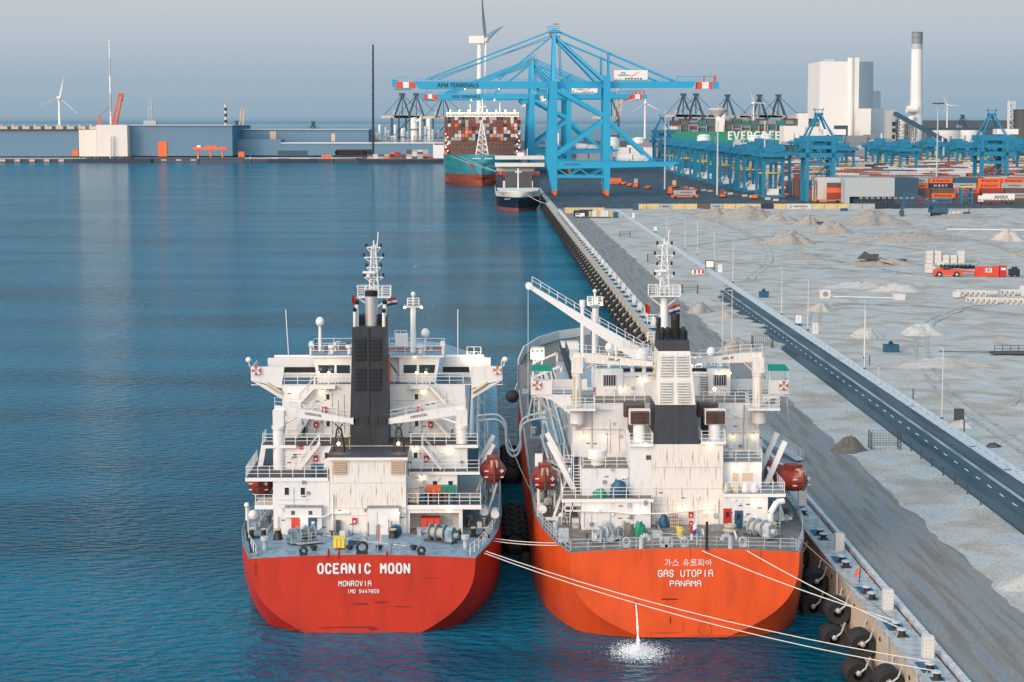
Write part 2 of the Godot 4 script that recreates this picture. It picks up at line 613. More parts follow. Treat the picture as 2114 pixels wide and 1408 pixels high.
func roads() -> void:
	var road := struct("road", flat(55.5, 63.3, 90, 530, 5.02), "asphalt")
	struct("road_dust", flat(60.3, 60.85, 90, 520, 5.024), "dust")
	for k in 62:
		var d := 170.0 + k * 5.7
		part("lane_mark", flat(58.85, 59.0, d, d + 1.9, 5.024), "marking", road)
	var strip := struct("kerb_strip", MB.new().box(63.3, 65.4, 4.9, 5.05, 90, 985), "grey")
	O = Vector3.ZERO
	for k in 92:
		var d := 150.0 + k * 4.5
		for e in 2:
			part("kerb_slab", MB.new().box(63.3 + e * 1.07, 64.33 + e * 1.07, 5.052, 5.13 + 0.02 * e + rng.randf() * 0.015, d + e * 1.7, d + 4.44 + e * 1.7), "kerb", strip)
	part("kerb_slab", MB.new().box(63.3, 65.4, 5.052, 5.13, 566, 985), "kerb", strip)
	for q in [[55.9, 57.6], [61.2, 62.9]]:
		struct("worn_lane", flat(q[0], q[1], 90, 528, 5.0235), "worn_asphalt")
	var drift := MB.new()
	for k in 60:
		var d := 380.0 + k * 2.5
		var w := 0.6 + absf(bump_noise.get_noise_2d(d * 3.0, 4.0)) * 6.0 + maxf(0.0, (d - 490.0) * 0.16)
		var w2 := 0.6 + absf(bump_noise.get_noise_2d((d + 2.5) * 3.0, 4.0)) * 6.0 + maxf(0.0, (d - 487.5) * 0.16)
		drift.quad(P(55.3, 5.028, d), P(55.3 + w, 5.028, d), P(55.3 + w2, 5.028, d + 2.5), P(55.3, 5.028, d + 2.5))
	struct("sand_drift", drift, "sand")


# ---------------------------------------------------------------- ship kit
func bx(called: String, m: String, parent: Node, x0: float, x1: float, y0: float, y1: float, d0: float, d1: float) -> MeshInstance3D:
	return part(called, MB.new().box(x0, x1, y0, y1, d0, d1), m, parent)


func curve(s: float, pts: Array) -> float:
	for k in pts.size() - 1:
		if s <= pts[k + 1][0]:
			var w: float = clampf((s - pts[k][0]) / (pts[k + 1][0] - pts[k][0]), 0.0, 1.0)
			return lerpf(pts[k][1], pts[k + 1][1], w)
	return pts[-1][1]


# hull: half-beam at deck and at the waterline by distance from the stern; pw: how fast the side turns upright
func hull(parent: Node, cx: float, d0: float, deck_h: Array, half_deck: Array, half_water: Array, pw: Array, y_stern: float, m: String, deck_m: String, camber = 0.35) -> void:
	var b = MB.new()
	var rows = 18
	var ss = []
	var s = 0.0
	var last: float = half_deck[-1][0]
	while s < last:
		ss.append(s)
		s += 0.8 if s < 8.0 else 2.0 if s < 40.0 else 8.0 if s < last - 45.0 else 2.5
	ss.append(last)
	var ring = func(q: float, side: float) -> Array:
		var out = []
		var top = curve(q, deck_h)
		var low = lerpf(y_stern, -2.0, clampf(q / 3.0, 0.0, 1.0))
		for k in rows + 1:
			var t = pow(float(k) / rows, 1.3)
			var w = curve(q, half_water) + (curve(q, half_deck) - curve(q, half_water)) * (1.0 - pow(1.0 - t, curve(q, pw)))
			out.append(P(cx + side * w, lerpf(low, top, t), d0 + q))
		return out
	for side in [-1.0, 1.0]:
		var prev = []
		for q in ss:
			var now: Array = ring.call(q, side)
			if prev:
				for k in rows:
					var e = b.v.size()
					for p in [prev[k], prev[k + 1], now[k], now[k + 1]]:
						b.add(p, Vector3.ZERO)
					var f: Array = [0, 2, 1, 1, 2, 3] if side > 0 else [0, 1, 2, 2, 1, 3]
					for z in f:
						b.ix.append(e + z)
			prev = now
	smooth(b, side_key)
	# flat transom with a cambered top
	var outline = []
	var left: Array = ring.call(0.0, -1.0)
	var right: Array = ring.call(0.0, 1.0)
	left.reverse()
	outline.append_array(left)
	outline.append_array(right)
	var half: float = half_deck[0][1]
	for k in range(1, 12):
		var x = lerpf(half, -half, k / 12.0)
		outline.append(P(cx + x, deck_h[0][1] + camber * (1.0 - pow(x / half, 2)), d0))
	b.slab(outline, Vector3(0, 0, 0.06))
	part("hull", b, m, parent)
	# deck plating with camber
	var k = MB.new()
	for j in ss.size() - 1:
		for i in 8:
			var p = []
			for q in [[ss[j], i], [ss[j], i + 1], [ss[j + 1], i + 1], [ss[j + 1], i]]:
				var w = lerpf(-1.0, 1.0, q[1] / 8.0)
				p.append(P(cx + w * curve(q[0], half_deck), curve(q[0], deck_h) + camber * (1.0 - w * w) - 0.01, d0 + q[0]))
			k.quad(p[0], p[1], p[2], p[3])
	part("deck", k, deck_m, parent)
	# gunwale bar along both sides
	for side in [-1.0, 1.0]:
		var g = MB.new()
		for j in ss.size() - 1:
			g.bar(P(cx + side * curve(ss[j], half_deck), curve(ss[j], deck_h) + 0.06, d0 + ss[j]), P(cx + side * curve(ss[j + 1], half_deck), curve(ss[j + 1], deck_h) + 0.06, d0 + ss[j + 1]), 0.12)
		part("gunwale", g, "grey", parent)


func side_key(p: Vector3) -> Vector3i:
	return Vector3i((p * 200.0).round())


func smooth(b: MB, key: Callable) -> void:      # average the normals of faces that share a place
	var sum = {}
	for j in range(0, b.ix.size(), 3):
		var p0 = b.v[b.ix[j]]
		var m = (b.v[b.ix[j + 2]] - p0).cross(b.v[b.ix[j + 1]] - p0)
		for e in 3:
			var k: Vector3i = key.call(b.v[b.ix[j + e]])
			sum[k] = sum.get(k, Vector3.ZERO) + m
	for j in b.v.size():
		b.n[j] = (sum[key.call(b.v[j])] as Vector3).normalized()


func window(parent: Node, x: float, y: float, d: float, w: float, h: float, m = "glass_dark") -> void:
	var f = part("window", MB.new().box(x - w / 2 - 0.07, x + w / 2 + 0.07, y - h / 2 - 0.07, y + h / 2 + 0.07, d - 0.04, d), "white_clean", parent)
	part("pane", MB.new().box(x - w / 2, x + w / 2, y - h / 2, y + h / 2, d - 0.055, d - 0.03), m, f)


func door(parent: Node, x: float, y: float, d: float, m = "white_clean", porthole = true) -> void:     # y: foot of the door
	var f = part("door", MB.new().box(x - 0.4, x + 0.4, y + 0.2, y + 1.95, d - 0.08, d - 0.003), m, parent)
	if porthole:
		part("pane", MB.new().box(x - 0.17, x + 0.17, y + 1.1, y + 1.65, d - 0.1, d - 0.07), "black_clean", f)
	part("hinge", MB.new().box(x + 0.4, x + 0.46, y + 0.5, y + 0.6, d - 0.1, d - 0.02).box(x + 0.4, x + 0.46, y + 1.5, y + 1.6, d - 0.1, d - 0.02), "black_clean", f)
	part("handle", MB.new().box(x - 0.36, x - 0.2, y + 1.0, y + 1.06, d - 0.13, d - 0.08), "dark_grey", f)


func fire_box(parent: Node, x: float, y: float, d: float, w = 0.45, h = 0.6) -> void:
	var f = part("fire_box", MB.new().box(x - w / 2, x + w / 2, y - h / 2, y + h / 2, d - 0.25, d - 0.003), "red", parent)
	part("sign", MB.new().box(x - w * 0.2, x + w * 0.2, y - h * 0.25, y + h * 0.1, d - 0.26, d - 0.24), "white_clean", f)


func louver(parent: Node, a: Vector3, across: Vector3, up: Vector3, slats: int, frame: String, inside = "black_clean") -> void:     # a: lower left corner on the wall
	var out = across.cross(up).normalized()
	var f = part("louver", MB.new().slab([a, a + across, a + across + up, a + up], out * 0.03), inside, parent)
	for k in slats:
		var y = (k + 0.5) / slats
		var c = a + across * 0.5 + up * y + out * 0.1
		var b = Basis(across.normalized(), up.normalized(), out) * Basis(Vector3.RIGHT, 0.6)
		part("slat", MB.new().obox(c, Vector3(across.length(), 0.04, 0.26), b), frame, f)


func deck_lamp(parent: Node, at: Vector3, e = 8.0, r = 0.11) -> void:
	var f = part("deck_lamp", MB.new().tube(at + Vector3(0, r * 1.1, 0.0), at + Vector3(0, r * 2.2, -0.25), 0.05), "grey", parent)
	part("bulb", MB.new().ball(at, r, 10), "lamp_glow", f)
	lamp(at, e, r * 0.8)


func winch(at: Vector3, turn: float, label: String, group: String, paint: String, drum: String) -> void:
	var t = thing("mooring_winch", label, "winch", Vector3.ZERO, group)
	part("bed", MB.new().box(-1.5, 1.5, 0, 0.25, -0.6, 0.6), "dark_grey", t)
	part("gearbox", MB.new().box(-1.5, -0.75, 0.25, 1.35, -0.5, 0.5).tube(Vector3(-1.5, 1.2, 0), Vector3(-0.8, 1.2, 0), 0.42, 12), paint, t)
	part("motor", MB.new().tube(Vector3(-2.0, 0.8, 0), Vector3(-1.5, 0.8, 0), 0.28, 10), paint, t)
	var d = part("drum", MB.new().tube(Vector3(-0.6, 0.95, 0), Vector3(0.9, 0.95, 0), 0.5, 14), drum, t)
	for x in [-0.65, 0.2, 0.9]:
		part("flange", MB.new().tube(Vector3(x, 0.95, 0), Vector3(x + 0.08, 0.95, 0), 0.85, 18), paint, d)
	part("warping_head", MB.new().lathe(Vector3(1.1, 0.95, 0), Vector3.RIGHT, [[0, 0], [0.4, 0], [0.24, 0.2], [0.24, 0.5], [0.42, 0.7], [0, 0.7]], 12), "grey", t)
	part("bearing", MB.new().box(1.0, 1.15, 0.25, 1.3, -0.3, 0.3), paint, t)
	part("platform", MB.new().box(-1.2, 1.4, 0.3, 0.36, -1.5, -0.7).rail([Vector3(-1.2, 0.36, 1.5), Vector3(1.4, 0.36, 1.5)], 1.0, 1.3), "pale_grey", t)
	t.position = at
	t.rotation.y = turn
	O = Vector3.ZERO


func bitts(parent: Node, at: Vector3, along = Vector3.RIGHT, m = "black_clean", top = "dull_yellow", h = 0.85, r = 0.24) -> void:     # a pair of bollards on one plate
	var f = part("bitts", MB.new().obox(at + Vector3(0, 0.08, 0), Vector3(2.0, 0.16, 0.7) if absf(along.x) > 0.5 else Vector3(0.7, 0.16, 2.0)), m, parent)
	for s in [-0.6, 0.6]:
		var p: Vector3 = at + along * s
		var g = part("post", MB.new().tube(p, p + Vector3(0, h, 0), r, 10), m, f)
		g.name = "post"
		part("cap", MB.new().tube(p + Vector3(0, h, 0), p + Vector3(0, h + 0.09, 0), r * 1.15, 10), top, f)


func chock(parent: Node, at: Vector3, m: String, r = 0.36) -> void:       # closed ring fairlead
	part("fairlead", MB.new().torus(at + Vector3(0, r + 0.2, 0), Vector3.BACK, r, 0.13, 16, 8).box(at.x - r * 1.1, at.x + r * 1.1, at.y, at.y + 0.3, -at.z - 0.18, -at.z + 0.18), m, parent)


func mushroom(parent: Node, at: Vector3, h: float, r: float, m: String) -> void:
	part("vent", MB.new().lathe(at, Vector3.UP, [[r * 0.55, 0], [r * 0.55, h * 0.62], [r, h * 0.66], [r, h * 0.95], [0, h]], 12), m, parent)


func gooseneck(parent: Node, at: Vector3, side: float, m: String) -> void:
	var b = MB.new().tube(at, at + Vector3(0, 0.9, 0), 0.24, 10)
	var p = at + Vector3(0, 0.9, 0)
	for k in 6:
		var w = PI * (k + 1) / 6.0
		var q = at + Vector3(side * 0.38 * (1.0 - cos(w)), 0.9 + 0.38 * sin(w), 0)
		b.tube(p, q, 0.24, 10)
		p = q
	part("vent", b, m, parent)


func mast_post(parent: Node, at: Vector3, h: float, r: float, top: String) -> void:
	var f = part("post", MB.new().tube(at, at + Vector3(0, h, 0), r, 10, r * 0.8), "white_clean", parent)
	if top == "dome":
		part("dome", MB.new().ball(at + Vector3(0, h + 0.35, 0), 0.46, 14, 1.15), "white_clean", f)
	elif top == "light":
		part("searchlight", MB.new().tube(at + Vector3(0, h + 0.1, 0.2), at + Vector3(0, h + 0.2, -0.35), 0.26, 12), "white_clean", f)


func lifeboat(at: Vector3, turn: float, label: String, group: String) -> Node3D:
	var t = thing("lifeboat", label, "lifeboat", Vector3.ZERO, group)
	var b = MB.new()
	var rings = 16
	var k = 18
	for j in rings + 1:
		var u = lerpf(-1.0, 1.0, float(j) / rings)
		var w = 1.3 * sqrt(maxf(0.0, 1.0 - pow(absf(u), 2.6))) + 0.02
		for e in k + 1:
			var a = TAU * e / k
			var y = sin(a)
			var x = cos(a)
			b.add(Vector3(x * w * (1.0 - 0.25 * maxf(0, y)), (y * 1.1 if y > 0 else y * 1.25 * (0.6 + 0.4 * w / 1.3)) + 0.2 * u * u, u * 3.2), Vector3.ZERO)
	for j in rings:
		for e in k:
			var o = j * (k + 1) + e
			b.ix.append_array([o, o + k + 1, o + 1, o + 1, o + k + 1, o + k + 2])
	smooth(b, side_key)
	part("body", b, "lifeboat_red", t)
	part("fender_strip", MB.new().torus(Vector3(0, 0.0, 0), Vector3.UP, 1.25, 0.1, 24, 6), "lifeboat_red", t).scale = Vector3(1.05, 1, 2.5)
	part("hatch", MB.new().box(-0.35, 0.35, 0.55, 1.2, -3.02, -2.2).box(-0.28, 0.28, 0.62, 1.12, -3.05, -3.0), "canvas", t)
	part("conning_tower", MB.new().box(-0.6, 0.6, 0.95, 1.5, -2.0, -0.6), "lifeboat_red", t)
	part("rudder", MB.new().box(-0.06, 0.06, -0.9, 0.4, -3.3, -2.9), "dark_grey", t)
	part("marking", MB.new().box(0.55, 0.95, 0.2, 0.28, -2.92, -2.7).box(0.71, 0.79, 0.04, 0.44, -2.92, -2.7).box(-0.95, -0.55, 0.2, 0.28, -2.92, -2.7).box(-0.95, -0.6, -0.4, -0.33, -2.95, -2.6).box(0.6, 0.95, -0.4, -0.33, -2.95, -2.6), "white_clean", t)
	t.position = at
	t.rotation.y = turn
	O = Vector3.ZERO
	return t


func life_ring(at: Vector3, label: String) -> void:
	var t = thing("life_ring", label, "life ring", at, "life rings on the bridge wings")
	part("ring", MB.new().torus(at, Vector3.BACK, 0.36, 0.1, 20, 8), "bright_red", t)
	for k in 4:
		var a = PI / 4 + k * PI / 2
		part("band", MB.new().obox(at + Vector3(cos(a), sin(a), 0) * 0.36, Vector3(0.24, 0.22, 0.24), Basis(Vector3.BACK, a)), "white_clean", t)


func flag(called: String, at: Vector3, bands: Array, w: float, h: float, label: String, tilt = 0.15, along = 1.0) -> void:     # at: top corner at the hoist
	var t = thing(called, label, "flag", at, "")
	for k in bands.size():
		var b = MB.new()
		for j in 10:
			var p = []
			for q in [[j, 1], [j + 1, 1], [j + 1, 0], [j, 0]]:
				var u: float = q[0] / 10.0
				p.append(at + Vector3(along * u * w, -h * (k + q[1]) / bands.size() + u * w * tilt, sin(u * 7.0) * 0.12))
			b.quad(p[0], p[1], p[2], p[3])
			b.quad(p[3], p[2], p[1], p[0])
		part("stripe", b, bands[k], t)


func drum(at: Vector3, m: String, r = 0.29, h = 0.88) -> MB:
	return MB.new().lathe(at, Vector3.UP, [[0, 0], [r, 0], [r, h * 0.32], [r * 1.05, h * 0.34], [r, h * 0.36], [r, h * 0.65], [r * 1.05, h * 0.67], [r, h * 0.69], [r, h], [0, h]], 14)


func provision_crane(parent: Node, foot: Vector3, top_y: float, tip: Vector3, r: float, side: float, lettering: String, paint = "white") -> void:
	var c = part("provision_crane", MB.new().tube(foot, Vector3(foot.x, top_y, foot.z), r, 18).tube(Vector3(foot.x, top_y, foot.z), Vector3(foot.x, top_y + 0.3, foot.z), r * 1.15, 18), paint, parent)
	var head = Vector3(foot.x, top_y + 0.3, foot.z)
	part("cabin", MB.new().box(foot.x - 0.55, foot.x + 0.55, top_y + 0.3, top_y + 1.9, -foot.z - 0.6, -foot.z + 0.6), paint, c)
	var a = head + Vector3(-side * 0.4, 1.75, 0)
	var knee = a.lerp(tip, 0.32)
	var b = MB.new()
	b.slab([a + Vector3(0, 0.3, -0.25), a + Vector3(0, -0.55, -0.25), knee + Vector3(0, -0.55, -0.25), tip + Vector3(0, -0.2, -0.25), tip + Vector3(0, 0.22, -0.25), knee + Vector3(0, 0.4, -0.25)], Vector3(0, 0, 0.5))
	b.tube(tip + Vector3(0, 0, -0.2), tip + Vector3(0, 0, 0.3), 0.34, 14)
	part("boom", b, paint, c)
	part("boom_rail", MB.new().rail([a + Vector3(0, 0.3, 0), knee + Vector3(0, 0.4, 0), tip + Vector3(-side * 0.4, 0.25, 0)], 0.8, 1.4, 0.035, 2), "white_clean", c)
	part("jack", MB.new().tube(head + Vector3(side * 0.5, 0.2, 0.1), a.lerp(tip, 0.28) + Vector3(0, -0.5, 0.1), 0.12, 8), "tan" if paint == "white_rusty" else "white_clean", c)
	if lettering:
		var mid = a.lerp(tip, 0.5)
		var l = text("lettering", lettering, 0.26, "dark_grey", c, mid + Vector3(0, 0.02, 0.27))
		l.rotation.z = atan2((tip.y - a.y), (tip.x - a.x)) if side > 0 else atan2((a.y - tip.y), (a.x - tip.x))


func radar_mast(parent: Node, foot: Vector3, plat_y: float, top_y: float, half: float) -> void:
	var m = part("radar_mast", MB.new().tube(foot, Vector3(foot.x, plat_y, foot.z), 0.5, 12, 0.38), "white_clean", parent)
	var p = Vector3(foot.x, plat_y, foot.z)
	part("platform", MB.new().box(p.x - half, p.x + half, p.y - 0.12, p.y, -p.z - 1.0, -p.z + 1.0).bar(p + Vector3(-half, -0.1, 0), p + Vector3(0, -1.4, 0), 0.14).bar(p + Vector3(half, -0.1, 0), p + Vector3(0, -1.4, 0), 0.14), "white_clean", m)
	part("railing", MB.new().rail([p + Vector3(-half, 0, 1), p + Vector3(half, 0, 1), p + Vector3(half, 0, -1), p + Vector3(-half, 0, -1), p + Vector3(-half, 0, 1)], 1.05, 0.85, 0.06), "white_clean", m)
	var b = MB.new().lattice(p, Vector3(p.x, top_y - 0.6, p.z), 1.0, 0.42, 0.1, 6).tube(p + Vector3(0, 0, -0.3), Vector3(p.x, top_y, p.z - 0.3), 0.07, 8)
	part("lattice", b, "white_clean", m)
	for k in 4:
		var y = lerpf(plat_y, top_y, 0.34 + 0.18 * k)
		var w = 1.0 if k % 2 == 0 else 0.75
		var a = part("yard", MB.new().bar(Vector3(p.x - w, y, p.z), Vector3(p.x + w, y, p.z), 0.1).bar(Vector3(p.x - w, y, p.z), Vector3(p.x - 0.3, y - 0.5, p.z), 0.06).bar(Vector3(p.x + w, y, p.z), Vector3(p.x + 0.3, y - 0.5, p.z), 0.06), "white_clean", m)
		for s in [-1.0, 1.0]:
			part("signal_light", MB.new().tube(Vector3(p.x + s * w, y + 0.05, p.z), Vector3(p.x + s * w, y + 0.42, p.z), 0.11, 8), "soot", a)
	part("radar_scanner", MB.new().box(p.x - 1.1, p.x + 0.2, lerpf(plat_y, top_y, 0.42), lerpf(plat_y, top_y, 0.42) + 0.22, -p.z - 0.9, -p.z - 0.65).tube(Vector3(p.x - 0.5, lerpf(plat_y, top_y, 0.36), p.z + 0.6), Vector3(p.x - 0.5, lerpf(plat_y, top_y, 0.42), p.z + 0.6), 0.22, 8), "white_clean", m)
	part("antenna", MB.new().tube(Vector3(p.x + 0.35, top_y - 0.8, p.z), Vector3(p.x + 0.5, top_y + 0.9, p.z), 0.06, 6).bar(Vector3(p.x, top_y - 0.5, p.z), Vector3(p.x + 0.4, top_y - 0.4, p.z), 0.07), "white_clean", m)


# squarish block lettering, stroke by stroke, centred on at
const STROKES = {"A": ["000314344340", "0242"], "C": ["4334140301103041"], "E": ["40000444", "0232"], "G": ["43341403011030414222"], "I": ["2024"], "M": ["0004224440"], "N": ["00044044"], "O": ["103041433414030110"], "P": ["000434433202"], "R": ["000434433202", "2240"], "S": ["43341403123241301001"], "T": ["0444", "2420"], "U": ["040110304144"], "V": ["042044"], "6": ["43341403011030413202"], "0": ["103041433414030110"], "4": ["30340141"], "7": ["044410"], "8": ["103041433414030110", "0242"], "9": ["01103041433414031242"]}


func block_text(parent: Node, s: String, at: Vector3, width: float, h: float, w = 0.16) -> void:
	var adv = width / (s.length() - 0.14)
	var x = at.x - width / 2 + h * w * 0.5
	for c in s:
		if STROKES.has(c):
			var b = MB.new()
			var n = 0
			for q: String in STROKES[c]:
				for k in range(0, q.length() - 3, 2):
					var p = Vector3(x + float(q[k]) / 4 * (adv * 0.86 - h * w), at.y - h / 2 + float(q[k + 1]) / 4 * h, at.z + n * 0.002)
					var r = Vector3(x + float(q[k + 2]) / 4 * (adv * 0.86 - h * w), at.y - h / 2 + float(q[k + 3]) / 4 * h, at.z + n * 0.002)
					var f = (r - p).normalized()
					p -= f * h * w * 0.22
					r += f * h * w * 0.22
					var side = Vector3(-f.y, f.x, 0) * h * w * 0.5
					b.slab([p - side, r - side, r + side, p + side], Vector3(0, 0, 0.02))
					n += 1
			part("lettering", b, "white_clean", parent)
		x += adv


# small fittings spread over a wall: boxes, conduits, ring plates, vents
func wall_fittings(parent: Node, x0: float, x1: float, y0: float, y1: float, d: float, n: int) -> void:
	for k in n:
		var x = rng.randf_range(x0, x1)
		var y = rng.randf_range(y0, y1)
		var kind = rng.randi() % 5
		if kind == 0:
			part("junction_box", MB.new().box(x, x + rng.randf_range(0.2, 0.4), y, y + rng.randf_range(0.2, 0.45), d - 0.16, d - 0.002), ["pale_grey", "white_clean", "grey"][k % 3], parent)
		elif kind == 1:
			part("conduit", MB.new().tube(P(x, y0, d - 0.05), P(x, y, d - 0.05), 0.03, 6), "pale_grey", parent)
		elif kind == 2:
			part("conduit", MB.new().tube(P(x0, y, d - 0.06), P(x, y, d - 0.06), 0.025, 6), "white_clean", parent)
		elif kind == 3:
			part("vent", MB.new().tube(P(x, y, d - 0.25), P(x, y, d), 0.14, 10), "white_clean", parent)
		else:
			part("name_plate", MB.new().box(x, x + 0.4, y, y + 0.1, d - 0.02, d - 0.002), "dark_grey", parent)


func deck_clutter(parent: Node, x0: float, x1: float, y: float, d0: float, d1: float, n: int) -> void:      # valves, stubs, boxes and short pipes on a working deck
	for k in n:
		var p = P(rng.randf_range(x0, x1), y, rng.randf_range(d0, d1))
		var m: String = ["pale_grey", "white_rusty", "steel", "grey", "rust_brown", "white_clean"][rng.randi() % 6]
		match rng.randi() % 4:
			0: part("valve", MB.new().tube(p, p + Vector3(0, 0.8, 0), 0.1, 8).tube(p + Vector3(0, 0.8, 0), p + Vector3(0, 0.86, 0), 0.3, 10), m, parent)
			1: part("vent_pipe", MB.new().tube(p, p + Vector3(0, rng.randf_range(0.8, 2.0), 0), 0.13, 8), m, parent)
			2: part("box", MB.new().obox(p + Vector3(0, 0.35, 0), Vector3(rng.randf_range(0.3, 0.9), 0.7, rng.randf_range(0.3, 0.9))), m, parent)
			3: part("deck_pipe", MB.new().tube(p + Vector3(0, 0.4, 0), p + Vector3(rng.randf_range(-0.3, 0.3), 0.4, -rng.randf_range(2, 7)), 0.11, 8).bar(p, p + Vector3(0, 0.4, 0), 0.12), m, parent)


# ---------------------------------------------------------------- the red ship on the left
func ships() -> void:
	red_ship()
	orange_ship()


func red_ship() -> void:
	var t = thing("gas_tanker", "red hulled gas tanker with black funnel, moored outermost, white lettering on its stern", "ship", P(-11.4, 0, 186), "")
	hull(t, -11.4, 186.0, [[0, 7.0], [110, 7.0], [125, 9.5], [158, 10.5]], [[0, 10.5], [6.5, 11.8], [12, 12.6], [21, 13.1], [120, 13.2], [140, 10.0], [150, 6.0], [158, 0.3]], [[0, 5.5], [4.5, 7.7], [9.3, 9.5], [14.7, 11.1], [23.5, 12.8], [30, 13.15], [115, 13.1], [140, 7.0], [154, 0.2], [158, 0.1]], [[0, 2.65], [20, 3.2]], 0.0, "red_hull", "moon_deck")
	# stern writing
	var z = -185.86
	block_text(t, "OCEANIC MOON", Vector3(-11.27, 6.08, z), -6.95 - -15.59, 0.84, 0.23)
	block_text(t, "MONROVIA", Vector3(-12.1, 4.66, z), -10.55 - -13.61, 0.46, 0.17)
	block_text(t, "IMO 9447809", Vector3(-11.34, 3.92, z), -9.83 - -12.8, 0.33, 0.17)
	scuffs(t, 186.0, [[760, 1250, 34, 5], [800, 1247, 30, 6], [838, 1256, 40, 3], [770, 1228, 46, 3], [748, 1296, 90, 5], [640, 1299, 40, 2.5], [690, 1297, 30, 3], [785, 1300, 20, 6], [700, 1150, 5, 18], [720, 1152, 4, 26], [812, 1152, 4, 14], [560, 1180, 4, 30], [900, 1200, 50, 2]], "red_scuff")
	# lower deckhouse and engine casing
	var h = bx("house", "white", t, -20.7, -15.2, 7, 12.42, 196.4, 214)
	window(h, -19.36, 11.46, 196.4, 0.42, 0.72)
	window(h, -17.8, 11.45, 196.4, 0.42, 0.72)
	var h1 = bx("house", "white", t, -7.7, -2.75, 10.1, 12.5, 199.7, 214)
	window(h1, -4.96, 11.5, 199.7, 0.45, 0.7)
	window(h1, -3.42, 11.5, 199.7, 0.45, 0.7)
	bx("house", "white", t, -7.7, -2.4, 7, 9.6, 198.6, 212)
	part("portal_frame", MB.new().box(-7.7, -7.35, 7, 9.6, 196.4, 196.9).box(-2.55, -2.2, 7, 9.6, 196.4, 196.9).box(-7.35, -2.55, 9.25, 9.6, 196.4, 196.9), "white", t)
	var c = bx("engine_casing", "white_rusty", t, -15.15, -7.7, 7, 14.8, 196.1, 205)
	louver(c, P(-14.83, 13.22, 196.1), Vector3(1.35, 0, 0), Vector3(0, 1.55, 0), 9, "tan", "dark_grey")
	louver(c, P(-9.17, 13.21, 196.1), Vector3(1.3, 0, 0), Vector3(0, 1.55, 0), 9, "tan", "dark_grey")
	part("plate_seam", MB.new().box(-15.1, -7.75, 12.3, 12.33, 196.07, 196.1).box(-15.1, -7.75, 9.8, 9.83, 196.07, 196.1), "pale_grey", c)
	bx("casing_top", "deck_dark", t, -15.3, -7.55, 14.84, 15.12, 195.95, 208)
	bx("casing_fascia", "white_clean", t, -15.32, -7.53, 14.55, 14.838, 195.9, 196.09)
	for q in [[-19.48, -15.93, 195.75], [-11.43, -8.35, 195.4]]:
		var d = bx("deckhouse", "white", t, q[0], q[1], 7, 9.95, q[2], 196.38)
		bx("roof", "grey", d, q[0] - 0.05, q[1] + 0.05, 9.952, 10.08, q[2] - 0.08, 196.39)
		if q[2] > 195.5:
			for x in [-18.9, -17.2]:
				bx("air_grille", "dark_grey", d, x, x + 0.36, 9.25, 9.62, q[2] - 0.03, q[2] + 0.01)
			door(d, -18.49, 7.15, q[2], "bright_red", false)
			door(d, -16.84, 7.15, q[2], "blue_paint", false)
			bx("sign", "white_clean", d, -16.93, -16.63, 8.35, 8.6, q[2] - 0.12, q[2] - 0.1)
			part("pipe", MB.new().tube(P(-19.5, 9.05, q[2] - 0.15), P(-15.7, 9.05, q[2] - 0.15), 0.09).tube(P(-15.7, 9.05, q[2] - 0.15), P(-15.0, 9.35, 196.0), 0.09).tube(P(-15.0, 9.35, 196.0), P(-13.2, 9.35, 196.0), 0.09), "white_clean", d)
		else:
			door(d, -9.83, 7.1, q[2], "white_clean", false)
	for q in [[717, 1076], [735, 1078]]:
		fire_box(t, -12.75, 8.57, 196.1) if q[0] == 717 else bx("locker", "dark_grey", t, -14.56, -14.14, 7.47, 8.67, 195.6, 196.05)
	part("standpipe", MB.new().tube(P(-14.85, 7, 195.9), P(-14.85, 11.2, 195.9), 0.08).tube(P(-20.3, 7, 196.2), P(-20.3, 9.0, 196.2), 0.08), "white_clean", t)
	# decks that stand out from the house
	bx("boat_deck", "white_clean", t, -23.4, -15.3, 12.44, 12.8, 196.3, 214)
	bx("deck_plating", "deck_dark", t, -23.35, -15.35, 12.803, 12.84, 196.36, 213.9)
	bx("boat_deck", "white_clean", t, -7.55, -0.5, 12.5, 12.8, 199.5, 214)
	bx("deck_plating", "deck_blue", t, -7.5, -0.55, 12.803, 12.84, 199.56, 213.9)
	bx("poop_deck", "white_clean", t, -7.69, -0.35, 9.62, 10.06, 196.3, 213)
	bx("deck_plating", "deck_blue", t, -7.65, -0.4, 10.063, 10.1, 196.36, 199.68)
	bx("side_platform", "white_clean", t, -22.6, -20.72, 9.55, 9.95, 197, 206)
	# second tier
	var h2 = bx("house", "white", t, -20.95, -1.75, 12.84, 15.2, 201.1, 214)
	window(h2, -18.96, 14.23, 201.1, 0.36, 0.5)
	door(h2, -15.82, 12.84, 201.1)
	door(h2, -6.92, 12.84, 201.1)
	fire_box(h2, -16.89, 13.93, 201.1)
	fire_box(h2, -5.86, 13.9, 201.1)
	bx("alarm_panel", "red", h2, -18.51, -18.13, 14.83, 15.22, 201.02, 201.1)
	bx("bridge_support", "white_clean", t, -22.3, -18.8, 15.0, 15.3, 200.7, 205.4)
	bx("bridge_support", "white_clean", t, -3.9, -0.68, 15.0, 15.3, 200.7, 205.4)
	bx("deck_plating", "deck_dark", t, -22.2, -0.75, 15.303, 15.36, 200.9, 205.44)
	# upper house
	var h3 = bx("house", "white", t, -20.6, -2.0, 15.36, 20.7, 205.46, 214)
	for q in [[677, 822], [860, 822], [677, 877], [860, 877]]:
		door(h3, -15.96 if q[0] == 677 else -6.95, 18.15 if q[1] == 822 else 15.4, 205.46)
	for q in [P(-17.17, 16.7, 0), P(-5.53, 16.68, 0), P(-16.32, 18.24, 0), P(-6.66, 18.18, 0)]:
		fire_box(h3, q.x, q.y, 205.46)
